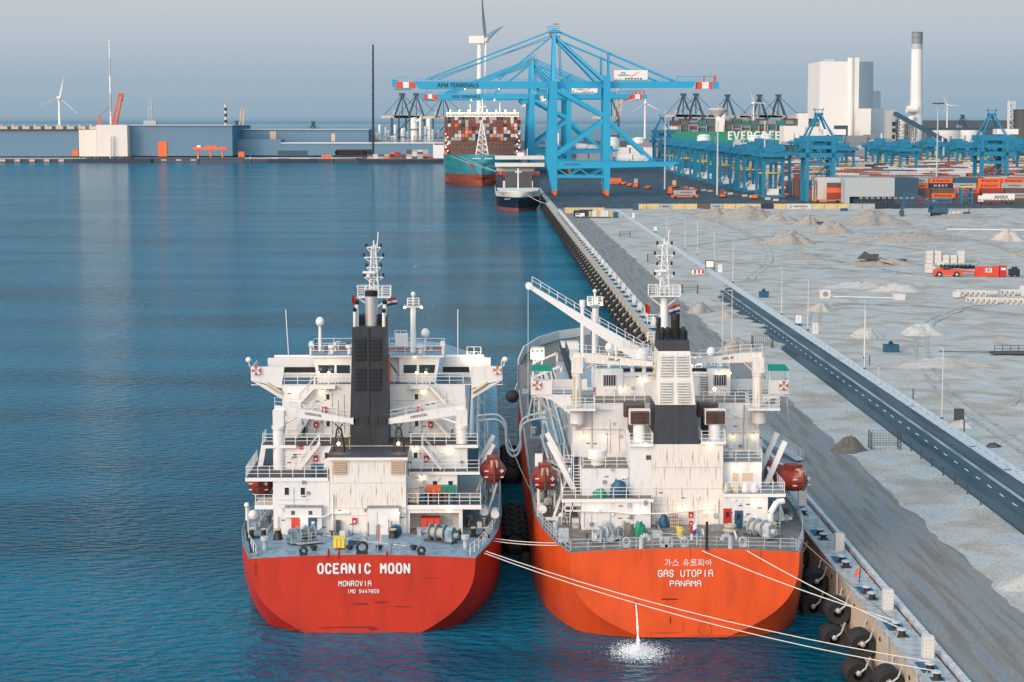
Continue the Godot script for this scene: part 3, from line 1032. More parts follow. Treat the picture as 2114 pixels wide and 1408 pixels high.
	part("gas_bottle", MB.new().lathe(P(-18.44, 15.65, 205.2), Vector3.UP, [[0, 0], [0.15, 0], [0.15, 1.1], [0.05, 1.35], [0, 1.36]], 12), "black_clean", h3)
	bx("plate_seam", "pale_grey", h3, -20.55, -2.05, 17.98, 18.02, 205.43, 205.458)
	bx("service_platform", "white_clean", t, -17.3, -15.15, 20.44, 20.74, 204.6, 205.45)
	bx("service_platform", "white_clean", t, -7.6, -5.64, 20.43, 20.73, 204.6, 205.45)
	# bridge wings
	bx("wing_deck", "white_clean", t, -23.75, 1.8, 20.72, 20.8, 205.5, 211)
	bx("deck_plating", "blue_paint", t, -23.7, 1.75, 20.803, 20.84, 205.52, 211)
	for s in [-1.0, 1.0]:
		var cx = -10.98
		var w = part("bridge_wing", MB.new().slab([P(cx + s * 12.77, 22.63, 205.4), P(cx + s * 9.35, 22.63, 205.4), P(cx + s * 9.62, 21.0, 205.4), P(cx + s * 9.62, 20.4, 205.4), P(cx + s * 11.2, 20.75, 205.4), P(cx + s * 12.77, 21.2, 205.4)], Vector3(0, 0, -0.12)), "white", t)
		part("bracket", MB.new().slab([P(cx + s * 12.75, 21.2, 205.4), P(cx + s * 10.7, 20.75, 205.4), P(cx + s * 9.62, 20.1, 205.4), P(cx + s * 9.62, 19.3, 205.4)], Vector3(0, 0, -0.1)), "white", w)
		part("drain_pipe", MB.new().tube(P(cx + s * 11.15, 20.95, 205.2), P(cx + s * 9.7, 20.0, 205.2), 0.17, 10), "tan", w)
		bx("wing_side", "white", w, cx + s * 12.72 - 0.05, cx + s * 12.72 + 0.05, 21.2, 22.6, 205.52, 211)
		bx("wing_front", "white", w, minf(cx + s * 12.7, cx + s * 6.6), maxf(cx + s * 12.7, cx + s * 6.6), 20.84, 21.35, 210.9, 211.0)
		bx("wing_front", "black_clean", w, minf(cx + s * 12.7, cx + s * 6.6), maxf(cx + s * 12.7, cx + s * 6.6), 21.35, 21.95, 210.9, 210.98)
		bx("wing_roof", "white", w, minf(cx + s * 11.6, cx + s * 6.6), maxf(cx + s * 11.6, cx + s * 6.6), 21.96, 22.9, 210.6, 211.0)
		part("duct", MB.new().tube(P(cx + s * 10.9, 23.0, 210.8), P(cx + s * 6.6, 23.0, 210.8), 0.22, 10), "white_clean", w)
		part("searchlight", MB.new().tube(P(cx + s * 12.9, 22.6, 205.6), P(cx + s * 13.0, 23.1, 205.6), 0.05).ball(P(cx + s * 13.02, 23.3, 205.6), 0.3, 12), "white_clean", w)
	# wheelhouse
	var b = bx("wheelhouse", "white", t, -17.0, -5.1, 20.84, 23.35, 207.4, 214)
	for s in [-1.0, 1.0]:
		var cx = -11.05
		var i0: float = cx + s * 2.3
		var o0: float = cx + s * 6.05
		var o1: float = cx + s * 6.45
		var pts = [Vector2(minf(i0, o0), maxf(i0, o0)), Vector2(minf(i0, o1), maxf(i0, o1))]
		var e = part("bridge_end", MB.new().hexa([P(pts[0].x, 20.84, 206.8), P(pts[0].y, 20.84, 206.8), P(pts[0].y, 20.84, 213), P(pts[0].x, 20.84, 213), P(pts[1].x, 23.4, 206.8), P(pts[1].y, 23.4, 206.8), P(pts[1].y, 23.4, 213), P(pts[1].x, 23.4, 213)]), "white", b)
		part("pane", MB.new().slab([P(cx + s * 4.35, 22.62, 206.8), P(cx + s * 6.0, 22.62, 206.8), P(cx + s * 5.85, 21.75, 206.8), P(cx + s * 4.35, 21.75, 206.8)], Vector3(0, 0, 0.04)), "glass_dark", e)
		part("pane", MB.new().slab([P(cx + s * 2.75, 22.62, 206.8), P(cx + s * 4.1, 22.62, 206.8), P(cx + s * 4.1, 21.75, 206.8), P(cx + s * 2.75, 21.75, 206.8)], Vector3(0, 0, 0.04)), "glass_dark", e)
	bx("bridge_roof", "white_clean", t, -17.9, -4.2, 23.42, 23.6, 206.6, 214)
	bx("roof_plating", "moon_deck", t, -17.85, -4.25, 23.603, 23.64, 206.65, 210)
	bx("roof_plating", "deck_red", t, -17.85, -4.25, 23.603, 23.645, 210.02, 213.9)
	# rails of all decks
	part("railing", MB.new().rail([P(-17.85, 23.64, 213.5), P(-17.85, 23.64, 206.7), P(-4.25, 23.64, 206.7), P(-4.25, 23.64, 213.5), P(-17.85, 23.64, 213.5)], 1.0, 2.0, 0.05, 2), "white_clean", t)
	part("railing", MB.new().rail([P(-20.4, 20.84, 205.6), P(-13.6, 20.84, 205.6)], 1.05, 1.3), "white_clean", t)
	part("railing", MB.new().rail([P(-9.2, 20.84, 205.6), P(-2.2, 20.84, 205.6)], 1.05, 1.3), "white_clean", t)
	part("railing", MB.new().rail([P(-17.3, 20.74, 204.65), P(-15.15, 20.74, 204.65)], 1.0, 0.7), "white_clean", t)
	part("railing", MB.new().rail([P(-7.6, 20.73, 204.65), P(-5.63, 20.72, 204.65)], 1.0, 0.7), "white_clean", t)
	part("railing", MB.new().rail([P(-22.15, 15.36, 204), P(-22.15, 15.36, 200.95), P(-18.9, 15.36, 200.95), P(-15.4, 15.36, 201.2)], 1.05, 1.3), "white_clean", t)
	part("railing", MB.new().rail([P(-7.4, 15.36, 201.2), P(-3.85, 15.36, 200.95), P(-0.75, 15.36, 200.95), P(-0.75, 15.36, 205)], 1.05, 1.3), "white_clean", t)
	part("railing", MB.new().rail([P(-23.3, 12.84, 206), P(-23.3, 12.84, 196.4), P(-15.35, 12.84, 196.4)], 1.1, 1.1), "white_clean", t)
	part("railing", MB.new().rail([P(-7.5, 12.84, 199.6), P(-0.6, 12.84, 199.6), P(-0.6, 12.84, 206)], 1.1, 1.2), "white_clean", t)
	part("railing", MB.new().rail([P(-7.6, 10.1, 196.4), P(-0.45, 10.1, 196.4), P(-0.45, 10.1, 204)], 1.1, 1.1), "white_clean", t)
	part("railing", MB.new().rail([P(-22.5, 9.95, 197.1), P(-20.8, 9.95, 197.1)], 1.05, 0.9), "white_clean", t)
	part("railing", MB.new().rail([P(-21.4, 7.02, 187.2), P(-22.6, 7.02, 192), P(-23.4, 7.02, 198), P(-24.2, 7.02, 206)], 1.0, 1.5, 0.05, 2), "white_clean", t)
	part("railing", MB.new().rail([P(-1.4, 7.02, 187.2), P(-0.2, 7.02, 192), P(0.6, 7.02, 198), P(1.4, 7.02, 206), P(1.7, 7.02, 222)], 1.0, 1.5, 0.05, 2), "white_clean", t)
	part("bulwark_frames", MB.new().bar(P(-22.0, 7.1, 188.5), P(-22.9, 7.9, 193.5), 0.16).bar(P(-23.0, 7.1, 194), P(-23.7, 8.0, 199), 0.16).bar(P(-21.4, 7.0, 187.2), P(-21.6, 7.9, 188.2), 0.16), "black_clean", t)
	# ladders
	part("stairway", MB.new().stair(P(-18.48, 12.97, 200.4), P(-16.48, 15.56, 200.7), 0.7), "white_clean", t)
	part("stairway", MB.new().stair(P(-4.3, 12.94, 200.4), P(-6.24, 15.34, 200.7), 0.7), "white_clean", t)
	part("stairway", MB.new().stair(P(-19.24, 15.46, 204.8), P(-17.51, 18.06, 205), 0.7).stair(P(-18.88, 18.91, 205), P(-17.24, 20.64, 205), 0.7), "white_clean", t)
	part("stairway", MB.new().stair(P(-3.5, 15.43, 204.8), P(-5.17, 17.29, 205), 0.7).stair(P(-3.98, 18.88, 205), P(-5.55, 20.62, 205), 0.7), "white_clean", t)
	part("ladder_rungs", MB.new().bar(P(-9.82, 22.88, 207.3), P(-8.29, 20.83, 207.3), 0.05, 0.12), "dark_grey", t)
	# funnel
	var f = part("funnel", MB.new().hexa([P(-13.5, 15.12, 201.1), P(-9.58, 15.12, 201.1), P(-9.58, 15.12, 206.3), P(-13.5, 15.12, 206.3), P(-13.16, 27.05, 201.2), P(-9.79, 27.05, 201.2), P(-9.79, 27.05, 205.3), P(-13.16, 27.05, 205.3)]), "black", t)
	part("rim", MB.new().box(-13.16, -13.0, 27.05, 28.0, 202.4, 205.3).box(-9.95, -9.79, 27.05, 28.0, 202.4, 205.3).box(-13.0, -9.95, 27.05, 28.0, 205.15, 205.3), "black", f)
	for x in [-12.9, -11.38]:
		for y in [20.75, 23.75]:
			louver(f, P(x, y, 201.06), Vector3(1.05, 0, 0), Vector3(0, 2.3, 0), 6, "black", "black_clean")
	part("seam", MB.new().box(-11.51, -11.47, 15.2, 27.0, 201.04, 201.2), "black_clean", f)
	for x in [-13.1, -12.1, -11.1, -10.3]:
		bx("opening", "black_clean", f, x, x + 0.45, 17.35, 18.1, 201.0, 201.1)
	part("emblem", MB.new().slab([P(-9.64, 21, 202.3), P(-9.64, 21, 205.6), P(-9.7, 23.8, 205.2), P(-9.7, 23.8, 202.3)], Vector3(0.06, 0, 0)), "bright_red", f)
	var g = part("exhaust_pipe", MB.new().tube(P(-11.36, 26.9, 203.2), P(-11.36, 30.3, 203.2), 0.62, 20), "steel", f)
	part("tip", MB.new().hexa_ring(P(-11.36, 30.3, 203.2), 0.64), "soot", g)
	for q in [[-12.75, 29.3, 202.4, 0.2], [-12.95, 28.6, 202.0, 0.16], [-9.99, 29.3, 202.6, 0.2], [-10.05, 28.5, 202.0, 0.17]]:
		var e = part("exhaust_pipe", MB.new().tube(P(q[0], 26.9, q[2]), P(q[0], q[1], q[2]), q[3], 12), "white_rusty", f)
		part("tip", MB.new().tube(P(q[0], q[1], q[2]), P(q[0], q[1] + 0.3, q[2] - 0.1), q[3] * 1.15, 12), "soot", e)
	# black lattice boom rests with lamps
	for x in [-14.32, -8.47]:
		var l = part("boom_rest", MB.new().lattice(P(x, 15.12, 198), P(x, 17.4, 198), 1.1, 0.4, 0.09, 3).bar(P(x - 0.4, 17.9, 198), P(x, 17.4, 198), 0.12).bar(P(x + 0.4, 17.9, 198), P(x, 17.4, 198), 0.12), "black_clean", t)
		deck_lamp(l, P(x, 16.0, 197.2), 26.0, 0.17)
	part("work_lamp_post", MB.new().tube(P(-13.4, 15.1, 199.5), P(-13.4, 16.2, 199.5), 0.05).ball(P(-13.4, 16.4, 199.5), 0.16), "dull_yellow", t)
	# provision cranes
	provision_crane(t, P(-20.55, 12.84, 201.3), 16.9, P(-13.21, 17.68, 201.3), 0.62, 1.0, "ORIENTAL")
	provision_crane(t, P(-2.3, 15.36, 201.5), 16.9, P(-11.28, 17.33, 201.5), 0.6, -1.0, "ORIENTAL")
	# masts and domes on top
	radar_mast(t, P(-11.57, 23.6, 212), 29.26, 35.03, 1.75)
	mast_post(t, P(-17.1, 23.6, 210.5), 2.75, 0.2, "dome")
	mast_post(t, P(-6.19, 23.6, 211), 1.5, 0.12, "dome")
	var s = part("signal_post", MB.new().tube(P(-7.4, 23.6, 209.5), P(-7.4, 28.42, 209.5), 0.32, 12, 0.26), "white_clean", t)
	var sp = P(-7.38, 28.42, 209.5)
	part("lamp_platform", MB.new().box(sp.x - 0.75, sp.x + 0.75, sp.y - 0.1, sp.y, -sp.z - 0.6, -sp.z + 0.6).rail([sp + Vector3(-0.6, 0, 0.5), sp + Vector3(0.6, 0, 0.5), sp + Vector3(0.6, 0, -0.5), sp + Vector3(-0.6, 0, -0.5)], 0.8, 0.6).tube(sp, sp + Vector3(0, 1.1, 0), 0.1).ball(sp + Vector3(0, 1.25, 0), 0.25, 10), "white_clean", s)
	for x in [-0.85, 0.85]:
		deck_lamp(s, sp + Vector3(x, -0.1, 0.4), 14.0, 0.14)
	for x in [-15.7, -13.9, -6.6]:
		mushroom(t, P(x, 23.63, 208.2), 0.95, 0.42, "white_clean")
	part("compass_stand", MB.new().box(-9.25, -7.95, 24.25, 25.51, 209.4, 210.4).rail([P(-9.3, 25, 209.4), P(-8.1, 25, 209.4)], 0.9, 0.6), "white", t)
	for x in [-17.75, -4.3]:
		mast_post(t, P(x, 23.6, 207), 1.0, 0.1, "light")
	for q in [[593, 780, 690], [944, 760, 650]]:
		part("whip_antenna", MB.new().tube(P(-20.0 if q[0] == 593 else -2.75, 22.5, 207), P(-20.3 if q[0] == 593 else -2.75, 28.3, 207), 0.05, 6), "white_clean", t)
	var fl = part("floodlight_frame", MB.new().rail([P(-1.85, 23.0, 210.6), P(-0.4, 23.0, 210.6)], 1.05, 0.75, 0.05, 2), "white_clean", t)
	for x in [-1.6, -0.65]:
		deck_lamp(fl, P(x, 23.15, 210.3), 40.0, 0.18)
	for q in [[682, 779, 0], [657, 779, 0]]:
		pass
	for x in [-16.91, -15.83, -6.93, -5.99]:
		deck_lamp(t, P(x, 22.0, 205.2), 12.0, 0.15)
		part("lamp_post", MB.new().tube(P(x, 20.84, 205.2), P(x, 21.95, 205.2), 0.05), "white_clean", t)
	for p in [P(-6.25, 20.09, 205.3), P(-16.58, 20.11, 205.3), P(-19.58, 20.11, 205.3), P(-7.06, 14.87, 200.9), P(-3.48, 14.86, 200.9), P(-6.25, 12.22, 199.5), P(-7.88, 23.04, 207.2), P(-7.16, 23.46, 206.6), P(-14.15, 9.43, 195.9), P(-8.4, 9.5, 195.2), P(-17.67, 8.92, 195.6), P(-3.51, 9.77, 196.2)]:
		deck_lamp(t, p, 6.0, 0.09)
	# mooring deck fittings
	for x in [627, 870]:
		chock(t, P(-16.89 if x == 627 else -5.93, 7.18, 186.35), "black_clean", 0.3)
	chock(t, P(-11.45, 7.32, 186.35), "black_clean", 0.48)
	bitts(t, P(-22.13, 7.05, 195.19))
	bitts(t, P(-0.53, 7.1, 195.36))
	for p in [P(-20.03, 7.1, 193.99), P(-8.87, 7.1, 193.83), P(-2.64, 7.1, 193.98)]:
		part("pedestal_roller", MB.new().lathe(p, Vector3.UP, [[0.5, 0], [0.36, 0.75], [0.3, 0.78], [0.3, 1.0], [0, 1.0]], 12), "black_clean", t)
		part("cap", MB.new().tube(p + Vector3(0, 1.0, 0), p + Vector3(0, 1.1, 0), 0.34, 12), "dull_yellow", t)
	for p in [P(-16.09, 7.2, 188.32), P(-6.71, 7.2, 188.41), P(-12.73, 7.2, 188.49), P(-9.95, 7.2, 188.45)]:
		part("roller", MB.new().tube(p, p + Vector3(0, 0.55, 0), 0.22, 10).tube(p + Vector3(0, 0.32, 0), p + Vector3(0, 0.5, 0), 0.36, 10), "black_clean", t)
	mushroom(t, P(-20.81, 7.1, 189.51), 1.35, 0.42, "pale_grey")
	mushroom(t, P(-1.85, 7.1, 189.91), 1.35, 0.42, "pale_grey")
	mushroom(t, P(-11.45, 7.2, 192.25), 1.0, 0.3, "pale_grey")
	mushroom(t, P(-8.85, 7.2, 187.36), 1.0, 0.22, "grey")
	part("deck_hatch", MB.new().box(-13.0, -11.9, 7.2, 7.75, 190.5, 191.5), "blue_paint", t)
	part("life_raft", MB.new().tube(P(1.0, 8.6, 199.0), P(1.0, 8.6, 200.6), 0.42, 14).tube(P(-0.1, 8.75, 199.6), P(-0.1, 8.75, 201.2), 0.42, 14), "white_clean", t)
	part("vent_pillar", MB.new().tube(P(-23.6, 7, 199), P(-23.6, 9.4, 199), 0.14, 10).ball(P(-23.6, 9.6, 199), 0.28, 10).ball(P(-23.1, 8.3, 200.5), 0.55, 12), "white_clean", t)
	# cargo deck that shows past the house on the right
	part("lattice_post", MB.new().lattice(P(-0.6, 7, 214), P(-0.6, 19.5, 214), 1.3, 1.1, 0.11, 7), "white_clean", t)
	part("manifold_box", MB.new().box(0.2, 1.5, 7, 12, 219, 222), "grey", t)
	part("cargo_tank_cover", MB.new().box(-21, -2, 7, 11, 222, 300), "grey", t)
	part("pipe_rack", MB.new().tube(P(-1.5, 12.0, 214), P(-1.5, 12, 290), 0.3).tube(P(-0.8, 11.2, 214), P(-0.8, 11.2, 290), 0.25).bar(P(0.3, 7, 230), P(0.3, 13.6, 230), 0.25).bar(P(1.0, 7, 222), P(1.0, 13, 222), 0.25), "pale_grey", t)
	part("davit", MB.new().bar(P(-0.4, 12.6, 203), P(0.9, 15.0, 203), 0.32, 0.4), "white_clean", t)
	part("davit", MB.new().bar(P(-0.9, 10.1, 203), P(0.6, 13.4, 203), 0.2), "white_clean", t)
	part("davit", MB.new().bar(P(0.0, 7, 203), P(1.2, 11.0, 203), 0.2), "white_clean", t)
	part("davit", MB.new().bar(P(-0.4, 12.6, 209), P(0.9, 15.0, 209), 0.32, 0.4), "white_clean", t)
	part("davit", MB.new().bar(P(-23.2, 9.9, 203), P(-22.2, 15.2, 203), 0.3, 0.5), "white_clean", t)

	wall_fittings(t, -20.3, -15.6, 7.4, 12.2, 196.4, 12)
	wall_fittings(t, -14.9, -8.0, 7.3, 9.6, 196.1, 12)
	wall_fittings(t, -20.0, -2.4, 13.2, 15.0, 201.1, 26)
	wall_fittings(t, -20.2, -13.8, 15.8, 20.4, 205.46, 18)
	wall_fittings(t, -9.4, -2.4, 15.8, 20.4, 205.46, 18)
	wall_fittings(t, -7.4, -3.0, 10.4, 12.4, 199.7, 8)
	wall_fittings(t, -7.2, -2.8, 7.4, 9.4, 198.6, 7)
	deck_clutter(t, -1.9, 1.0, 7.0, 199, 226, 34)
	deck_clutter(t, -23.0, -21.2, 7.0, 196, 215, 14)
	deck_clutter(t, -15.0, -8.0, 7.1, 193.6, 195.2, 8)
	deck_clutter(t, -17.4, -4.6, 23.65, 208, 212.5, 12)


func fit(o: MeshInstance3D, w: float) -> void:       # set lettering to a given width
	var a = o.mesh.get_aabb().size.x
	if a > 0.01:
		o.scale.x = w / a


# ---------------------------------------------------------------- the orange ship at the quay
func between(lo: Array, hi: Array, y: float) -> Array:      # corners [x0, x1, y, d0, d1] blended at height y
	var w: float = (y - lo[2]) / (hi[2] - lo[2])
	var q = []
	for k in 5:
		q.append(lerpf(lo[k], hi[k], w))
	return [P(q[0], y, q[3]), P(q[1], y, q[3]), P(q[1], y, q[4]), P(q[0], y, q[4])]


func orange_ship() -> void:
	var t = thing("gas_tanker", "orange hulled gas tanker with white funnel between black bands, moored along the quay", "ship", P(18.35, 0, 183.5), "")
	hull(t, 18.35, 183.5, [[0, 8.0], [112, 8.0], [128, 10.0], [162, 11.0]], [[0, 10.55], [5, 11.7], [12, 12.8], [19, 13.35], [110, 13.5], [128, 13.3], [138, 12.2], [149, 9.4], [156, 6.0], [162, 0.4]], [[0, 3.9], [2, 7.4], [5, 9.5], [8.5, 11.0], [13.5, 12.3], [19.5, 13.0], [26, 13.4], [112, 13.4], [136, 8.0], [152, 1.5], [162, 0.1]], [[0, 3.1], [20, 3.4]], 0.06, "orange_hull", "utopia_deck", 0.4)
	var z = -183.36
	block_text(t, "GAS UTOPIA", Vector3(18.42, 6.09, z), 21.01 - 15.93, 0.58, 0.17)
	block_text(t, "PANAMA", Vector3(18.43, 5.14, z), 19.9 - 17, 0.5, 0.17)
	hangul(t, P(16.5, 6.78, 183.4), 0.62)
	part("rubbing_mark", MB.new().torus(P(20.26, 0.85, 183.42), Vector3.BACK, 0.62, 0.035, 24, 4).box(16.21, 17.77, 3.61, 3.7, 183.44, 183.5).box(17.03, 17.12, 1.33, 1.93, 183.44, 183.5), "boot_red", t)
	part("outlet", MB.new().torus(P(13.84, 3.31, 183.4), Vector3.BACK, 0.16, 0.04, 14, 6), "dark_grey", t)
	scuffs(t, 183.5, [[1400, 1276, 16, 2], [1382, 1300, 4, 22], [1470, 1287, 30, 2.5], [1500, 1300, 40, 2], [1350, 1312, 70, 3], [1440, 1318, 120, 3], [1395, 1160, 3, 30], [1300, 1158, 3, 24], [1530, 1160, 4, 26]], "orange_scuff")
	# lower house, casing
	var h = bx("house", "white", t, 9.3, 16.0, 8, 10.85, 193.2, 214)
	bx("shelter_deck", "white_clean", t, 7.4, 16.24, 10.87, 11.22, 193.1, 212)
	bx("deck_plating", "utopia_deck", t, 7.45, 16.2, 11.223, 11.27, 193.15, 212)
	var hr = bx("house", "white", t, 23.1, 27.3, 8, 11.35, 193.2, 214)
	bx("shelter_deck", "white_clean", t, 23.05, 29.0, 11.37, 11.68, 193.1, 212)
	bx("deck_plating", "grey", t, 23.1, 28.95, 11.683, 11.73, 193.15, 212)
	door(hr, 23.4, 8.3, 193.2, "red", true)
	door(hr, 24.5, 8.1, 193.2, "blue_paint", true)
	part("duct", MB.new().tube(P(27.5, 8, 192.6), P(27.5, 9.9, 192.6), 0.3, 12).tube(P(27.5, 9.9, 192.6), P(28.1, 10.9, 192.8), 0.3, 12).tube(P(28.1, 10.9, 192.8), P(28.8, 11.0, 193.0), 0.3, 12), "white_clean", t)
	part("porch", MB.new().box(7.6, 9.25, 10.5, 10.85, 193.3, 193.5).box(7.6, 9.25, 9.95, 10.1, 193.3, 193.5).box(7.6, 7.7, 9.95, 10.85, 193.3, 193.5).box(8.4, 8.5, 9.95, 10.85, 193.3, 193.5), "white_clean", t)
	part("pipe", MB.new().tube(P(9.2, 10.05, 193.05), P(12.2, 10.0, 193.05), 0.07).tube(P(12.2, 10.0, 193.05), P(14.2, 9.75, 193.05), 0.07).tube(P(14.2, 9.75, 193.05), P(17.5, 9.8, 193.05), 0.07).tube(P(17.5, 9.8, 193.05), P(22.4, 9.95, 194.5), 0.07).tube(P(12.0, 8, 193.05), P(12.0, 10, 193.05), 0.05).tube(P(22.6, 8, 194.5), P(22.6, 10.8, 194.5), 0.09), "white_clean", t)
	bx("junction_box", "grey", h, 13.95, 14.28, 9.25, 9.63, 193, 193.2)
	var c = bx("engine_casing", "white_rusty", t, 16.2, 23.1, 8, 16.28, 194.7, 206)
	var c2 = bx("engine_casing", "white", t, 14.0, 16.19, 11.27, 16.05, 194.72, 206)
	bx("vent_grille", "dark_grey", c2, 15.63, 16.1, 14.78, 15.21, 194.66, 194.72)
	for y in [11.9, 14.0]:
		bx("plate_seam", "pale_grey", c, 16.22, 23.08, y, y + 0.03, 194.67, 194.7)
	for x in [20.8, 21.0]:
		bx("rust_streak", "tan", c, x if x > 20.9 else 17.6, x + 0.02 if x > 20.9 else 17.625, 15.0, 16.2, 194.68, 194.7)
	fire_box(c, 20.01, 9.38, 194.7, 0.42, 0.55)
	fire_box(c, 20.02, 8.56, 194.7, 0.32, 0.4)
	for q in [[13.95, 16.3, 16.1], [20.95, 23.35, 16.32]]:
		bx("vent_platform", "white_clean", t, q[0], q[1], q[2] - 0.02, q[2] + 0.22, 194.5, 200)
	# second tier left and right
	var h2 = bx("house", "white", t, 9.43, 13.95, 11.27, 13.96, 194.65, 203)
	bx("deck_plating", "utopia_deck", t, 9.4, 13.98, 13.963, 14.0, 194.6, 201.28)
	part("ventilator", MB.new().lathe(P(10.99, 14.0, 196.5), Vector3.UP, [[0.62, 0], [0.62, 0.6], [0.95, 0.62], [0.95, 1.45], [0.75, 1.55], [0, 1.57]], 24).tube(P(10.99, 15.5, 196.5), P(10.99, 16.3, 196.5), 0.03), "white_clean", t)
	var h3 = bx("house", "white", t, 23.12, 27.0, 11.73, 14.4, 195.62, 206)
	for q in [[1519, 0.55], [1543, 1.1]]:
		window(h3, 24.46 if q[0] == 1519 else 25.6, 12.9, 195.62, q[1], 0.85, "tan")
	bx("deck_plating", "grey", t, 23.12, 27.1, 14.403, 14.45, 195.62 - 0.1, 201.28)
	mushroom(t, P(24.3, 14.45, 198.5), 1.3, 0.45, "white_clean")
	# upper house
	var h4 = bx("house", "white", t, 8.8, 27.5, 14.0, 19.3, 201.3, 214)
	bx("bridge_deck", "white_clean", t, 8.75, 27.55, 19.3, 19.4, 201.25, 214)
	bx("deck_plating", "utopia_deck", t, 8.8, 27.5, 19.403, 19.44, 201.3, 206.68)
	part("wall_pipe", MB.new().tube(P(8.9, 16.75, 201.2), P(13.9, 16.75, 201.2), 0.04), "pale_grey", h4)
	part("wall_pipe", MB.new().tube(P(23.4, 16.4, 201.2), P(27.4, 16.4, 201.2), 0.04), "pale_grey", h4)
	part("wall_pipe", MB.new().tube(P(10.7, 14.1, 201.2), P(10.7, 19.2, 201.2), 0.05), "pale_grey", h4)
	part("wall_pipe", MB.new().tube(P(25.9, 14.5, 201.2), P(25.9, 19.2, 201.2), 0.05), "pale_grey", h4)
	for q in [[7.84, 10.95], [26.0, 29.2]]:
		bx("crane_platform", "white", t, q[0], q[1], 18.95, 19.18, 198.8, 201.24)
		part("bracket", MB.new().lathe(P(q[0] + 1.35, 17.0, 200.6), Vector3.UP, [[0.0, 0.0], [0.72, 0.5], [0.72, 1.95]], 18), "white", t)
	# bridge wings
	bx("wing_deck", "white_clean", t, 4.85, 31.15, 19.3, 19.4, 206.75, 211)
	bx("deck_plating", "grey", t, 4.95, 31.05, 19.403, 19.44, 206.8, 211)
	for s in [-1.0, 1.0]:
		var cx = 18.0
		var w = part("bridge_wing", MB.new().box(minf(cx + s * 13.2, cx + s * 11.12), maxf(cx + s * 13.2, cx + s * 11.12), 19.55, 21.0, 206.6, 206.72), "white", t)
		bx("wing_side", "white", w, cx + s * 13.2 - 0.05, cx + s * 13.2 + 0.05, 19.45, 21.0, 206.73, 211)
		bx("wing_front", "white", w, minf(cx + s * 13.1, cx + s * 7.3), maxf(cx + s * 13.1, cx + s * 7.3), 19.45, 20.6, 210.8, 210.95)
		part("bracket", MB.new().slab([P(cx + s * 13.1, 19.54, 206.7), P(cx + s * 9.0, 19.54, 206.7), P(cx + s * 9.0, 17.3, 206.7), P(cx + s * 11.2, 19.0, 206.7)], Vector3(0, 0, -0.12)), "white", w)
		part("canopy", MB.new().slab([P(cx + s * 13.25, 21.95, 206.7), P(cx + s * 11.0, 21.95, 206.7), P(cx + s * 11.3, 22.3, 209.0), P(cx + s * 13.1, 22.3, 209.0)], Vector3(0, 0.07, 0)), "green", w)
		part("canopy_post", MB.new().bar(P(cx + s * 13.1, 21, 206.7), P(cx + s * 13.1, 21.95, 206.7), 0.07), "white_clean", w)
		part("canopy_post", MB.new().bar(P(cx + s * 11.2, 21, 206.7), P(cx + s * 11.2, 21.95, 206.7), 0.07), "white_clean", w)
		part("canopy_post", MB.new().bar(P(cx + s * 13.1, 21, 208.9), P(cx + s * 13.1, 22.3, 208.9), 0.07), "white_clean", w)
		part("canopy_post", MB.new().bar(P(cx + s * 11.3, 21, 208.9), P(cx + s * 11.3, 22.3, 208.9), 0.07), "white_clean", w)
		part("strut", MB.new().bar(P(cx + s * 13.1, 19.3, 207.5), P(cx + s * 13.6, 16.5, 209), 0.12), "white_clean", w)
		part("strut", MB.new().bar(P(cx + s * 12.8, 19.3, 207.5), P(cx + s * 10.4, 16.5, 209), 0.12), "white_clean", w)
		part("strut", MB.new().bar(P(cx + s * 12.2, 19.3, 207.5), P(cx + s * 10.9, 16.5, 209), 0.08), "white_clean", w)
	# wheelhouse
	var b = bx("wheelhouse", "white", t, 14.2, 22.85, 19.44, 21.75, 206.9, 213)
	for q in [[11.35, 14.18], [22.88, 25.2]]:
		var e = bx("bridge_end", "white", b, q[0], q[1], 19.44, 22.15, 206.75, 213)
		var x: float = q[0] + (1.45 if q[0] < 15.0 else 1.25)
		window(e, x, 21.0, 206.75, 1.35, 1.1)
		for k in 6:
			bx("window_bar", "white_clean", e, x - 0.62 + k * 0.24, x - 0.585 + k * 0.24, 20.4, 21.6, 206.66, 206.69)
		bx("rack", "white_rusty", e, x - 0.65, x + 0.65, 19.5, 20.1, 206.4, 206.7)
		bx("fire_bottle", "red", e, q[0] - 0.22, q[0] - 0.04, 19.5, 20.3, 206.6, 206.75)
	bx("roof_plating", "moon_deck", t, 11.3, 25.3, 22.153, 22.2, 207.5, 213)
	bx("locker", "white", t, 16.33, 17.09, 19.39, 20.79, 206.5, 206.85)
	louver(t, P(23.0 - 0.9, 19.5, 206.7), Vector3(0.7, 0, 0), Vector3(0, 2.1, 0), 8, "pale_grey", "moon_deck")
	# funnel with its bands
	var lo = [16.35, 20.8, 16.3, 194.72, 201.5]
	var hi = [16.93, 19.85, 26.25, 196.3, 200.6]
	var f = part("funnel", MB.new().hexa(between(lo, hi, 20.05) + between(lo, hi, 25.2)), "white_rusty", t)
	part("lower_band", MB.new().hexa(between(lo, hi, 16.28) + between(lo, hi, 20.05)), "black", f)
	part("upper_band", MB.new().hexa(between(lo, hi, 25.2) + between(lo, hi, 26.25)), "black", f)
	part("rim", MB.new().box(16.94, 17.06, 26.25, 27.0, 197.5, 200.6).box(19.72, 19.84, 26.25, 27.0, 197.5, 200.6).box(17.06, 19.72, 26.25, 27.0, 200.48, 200.6), "black", f)
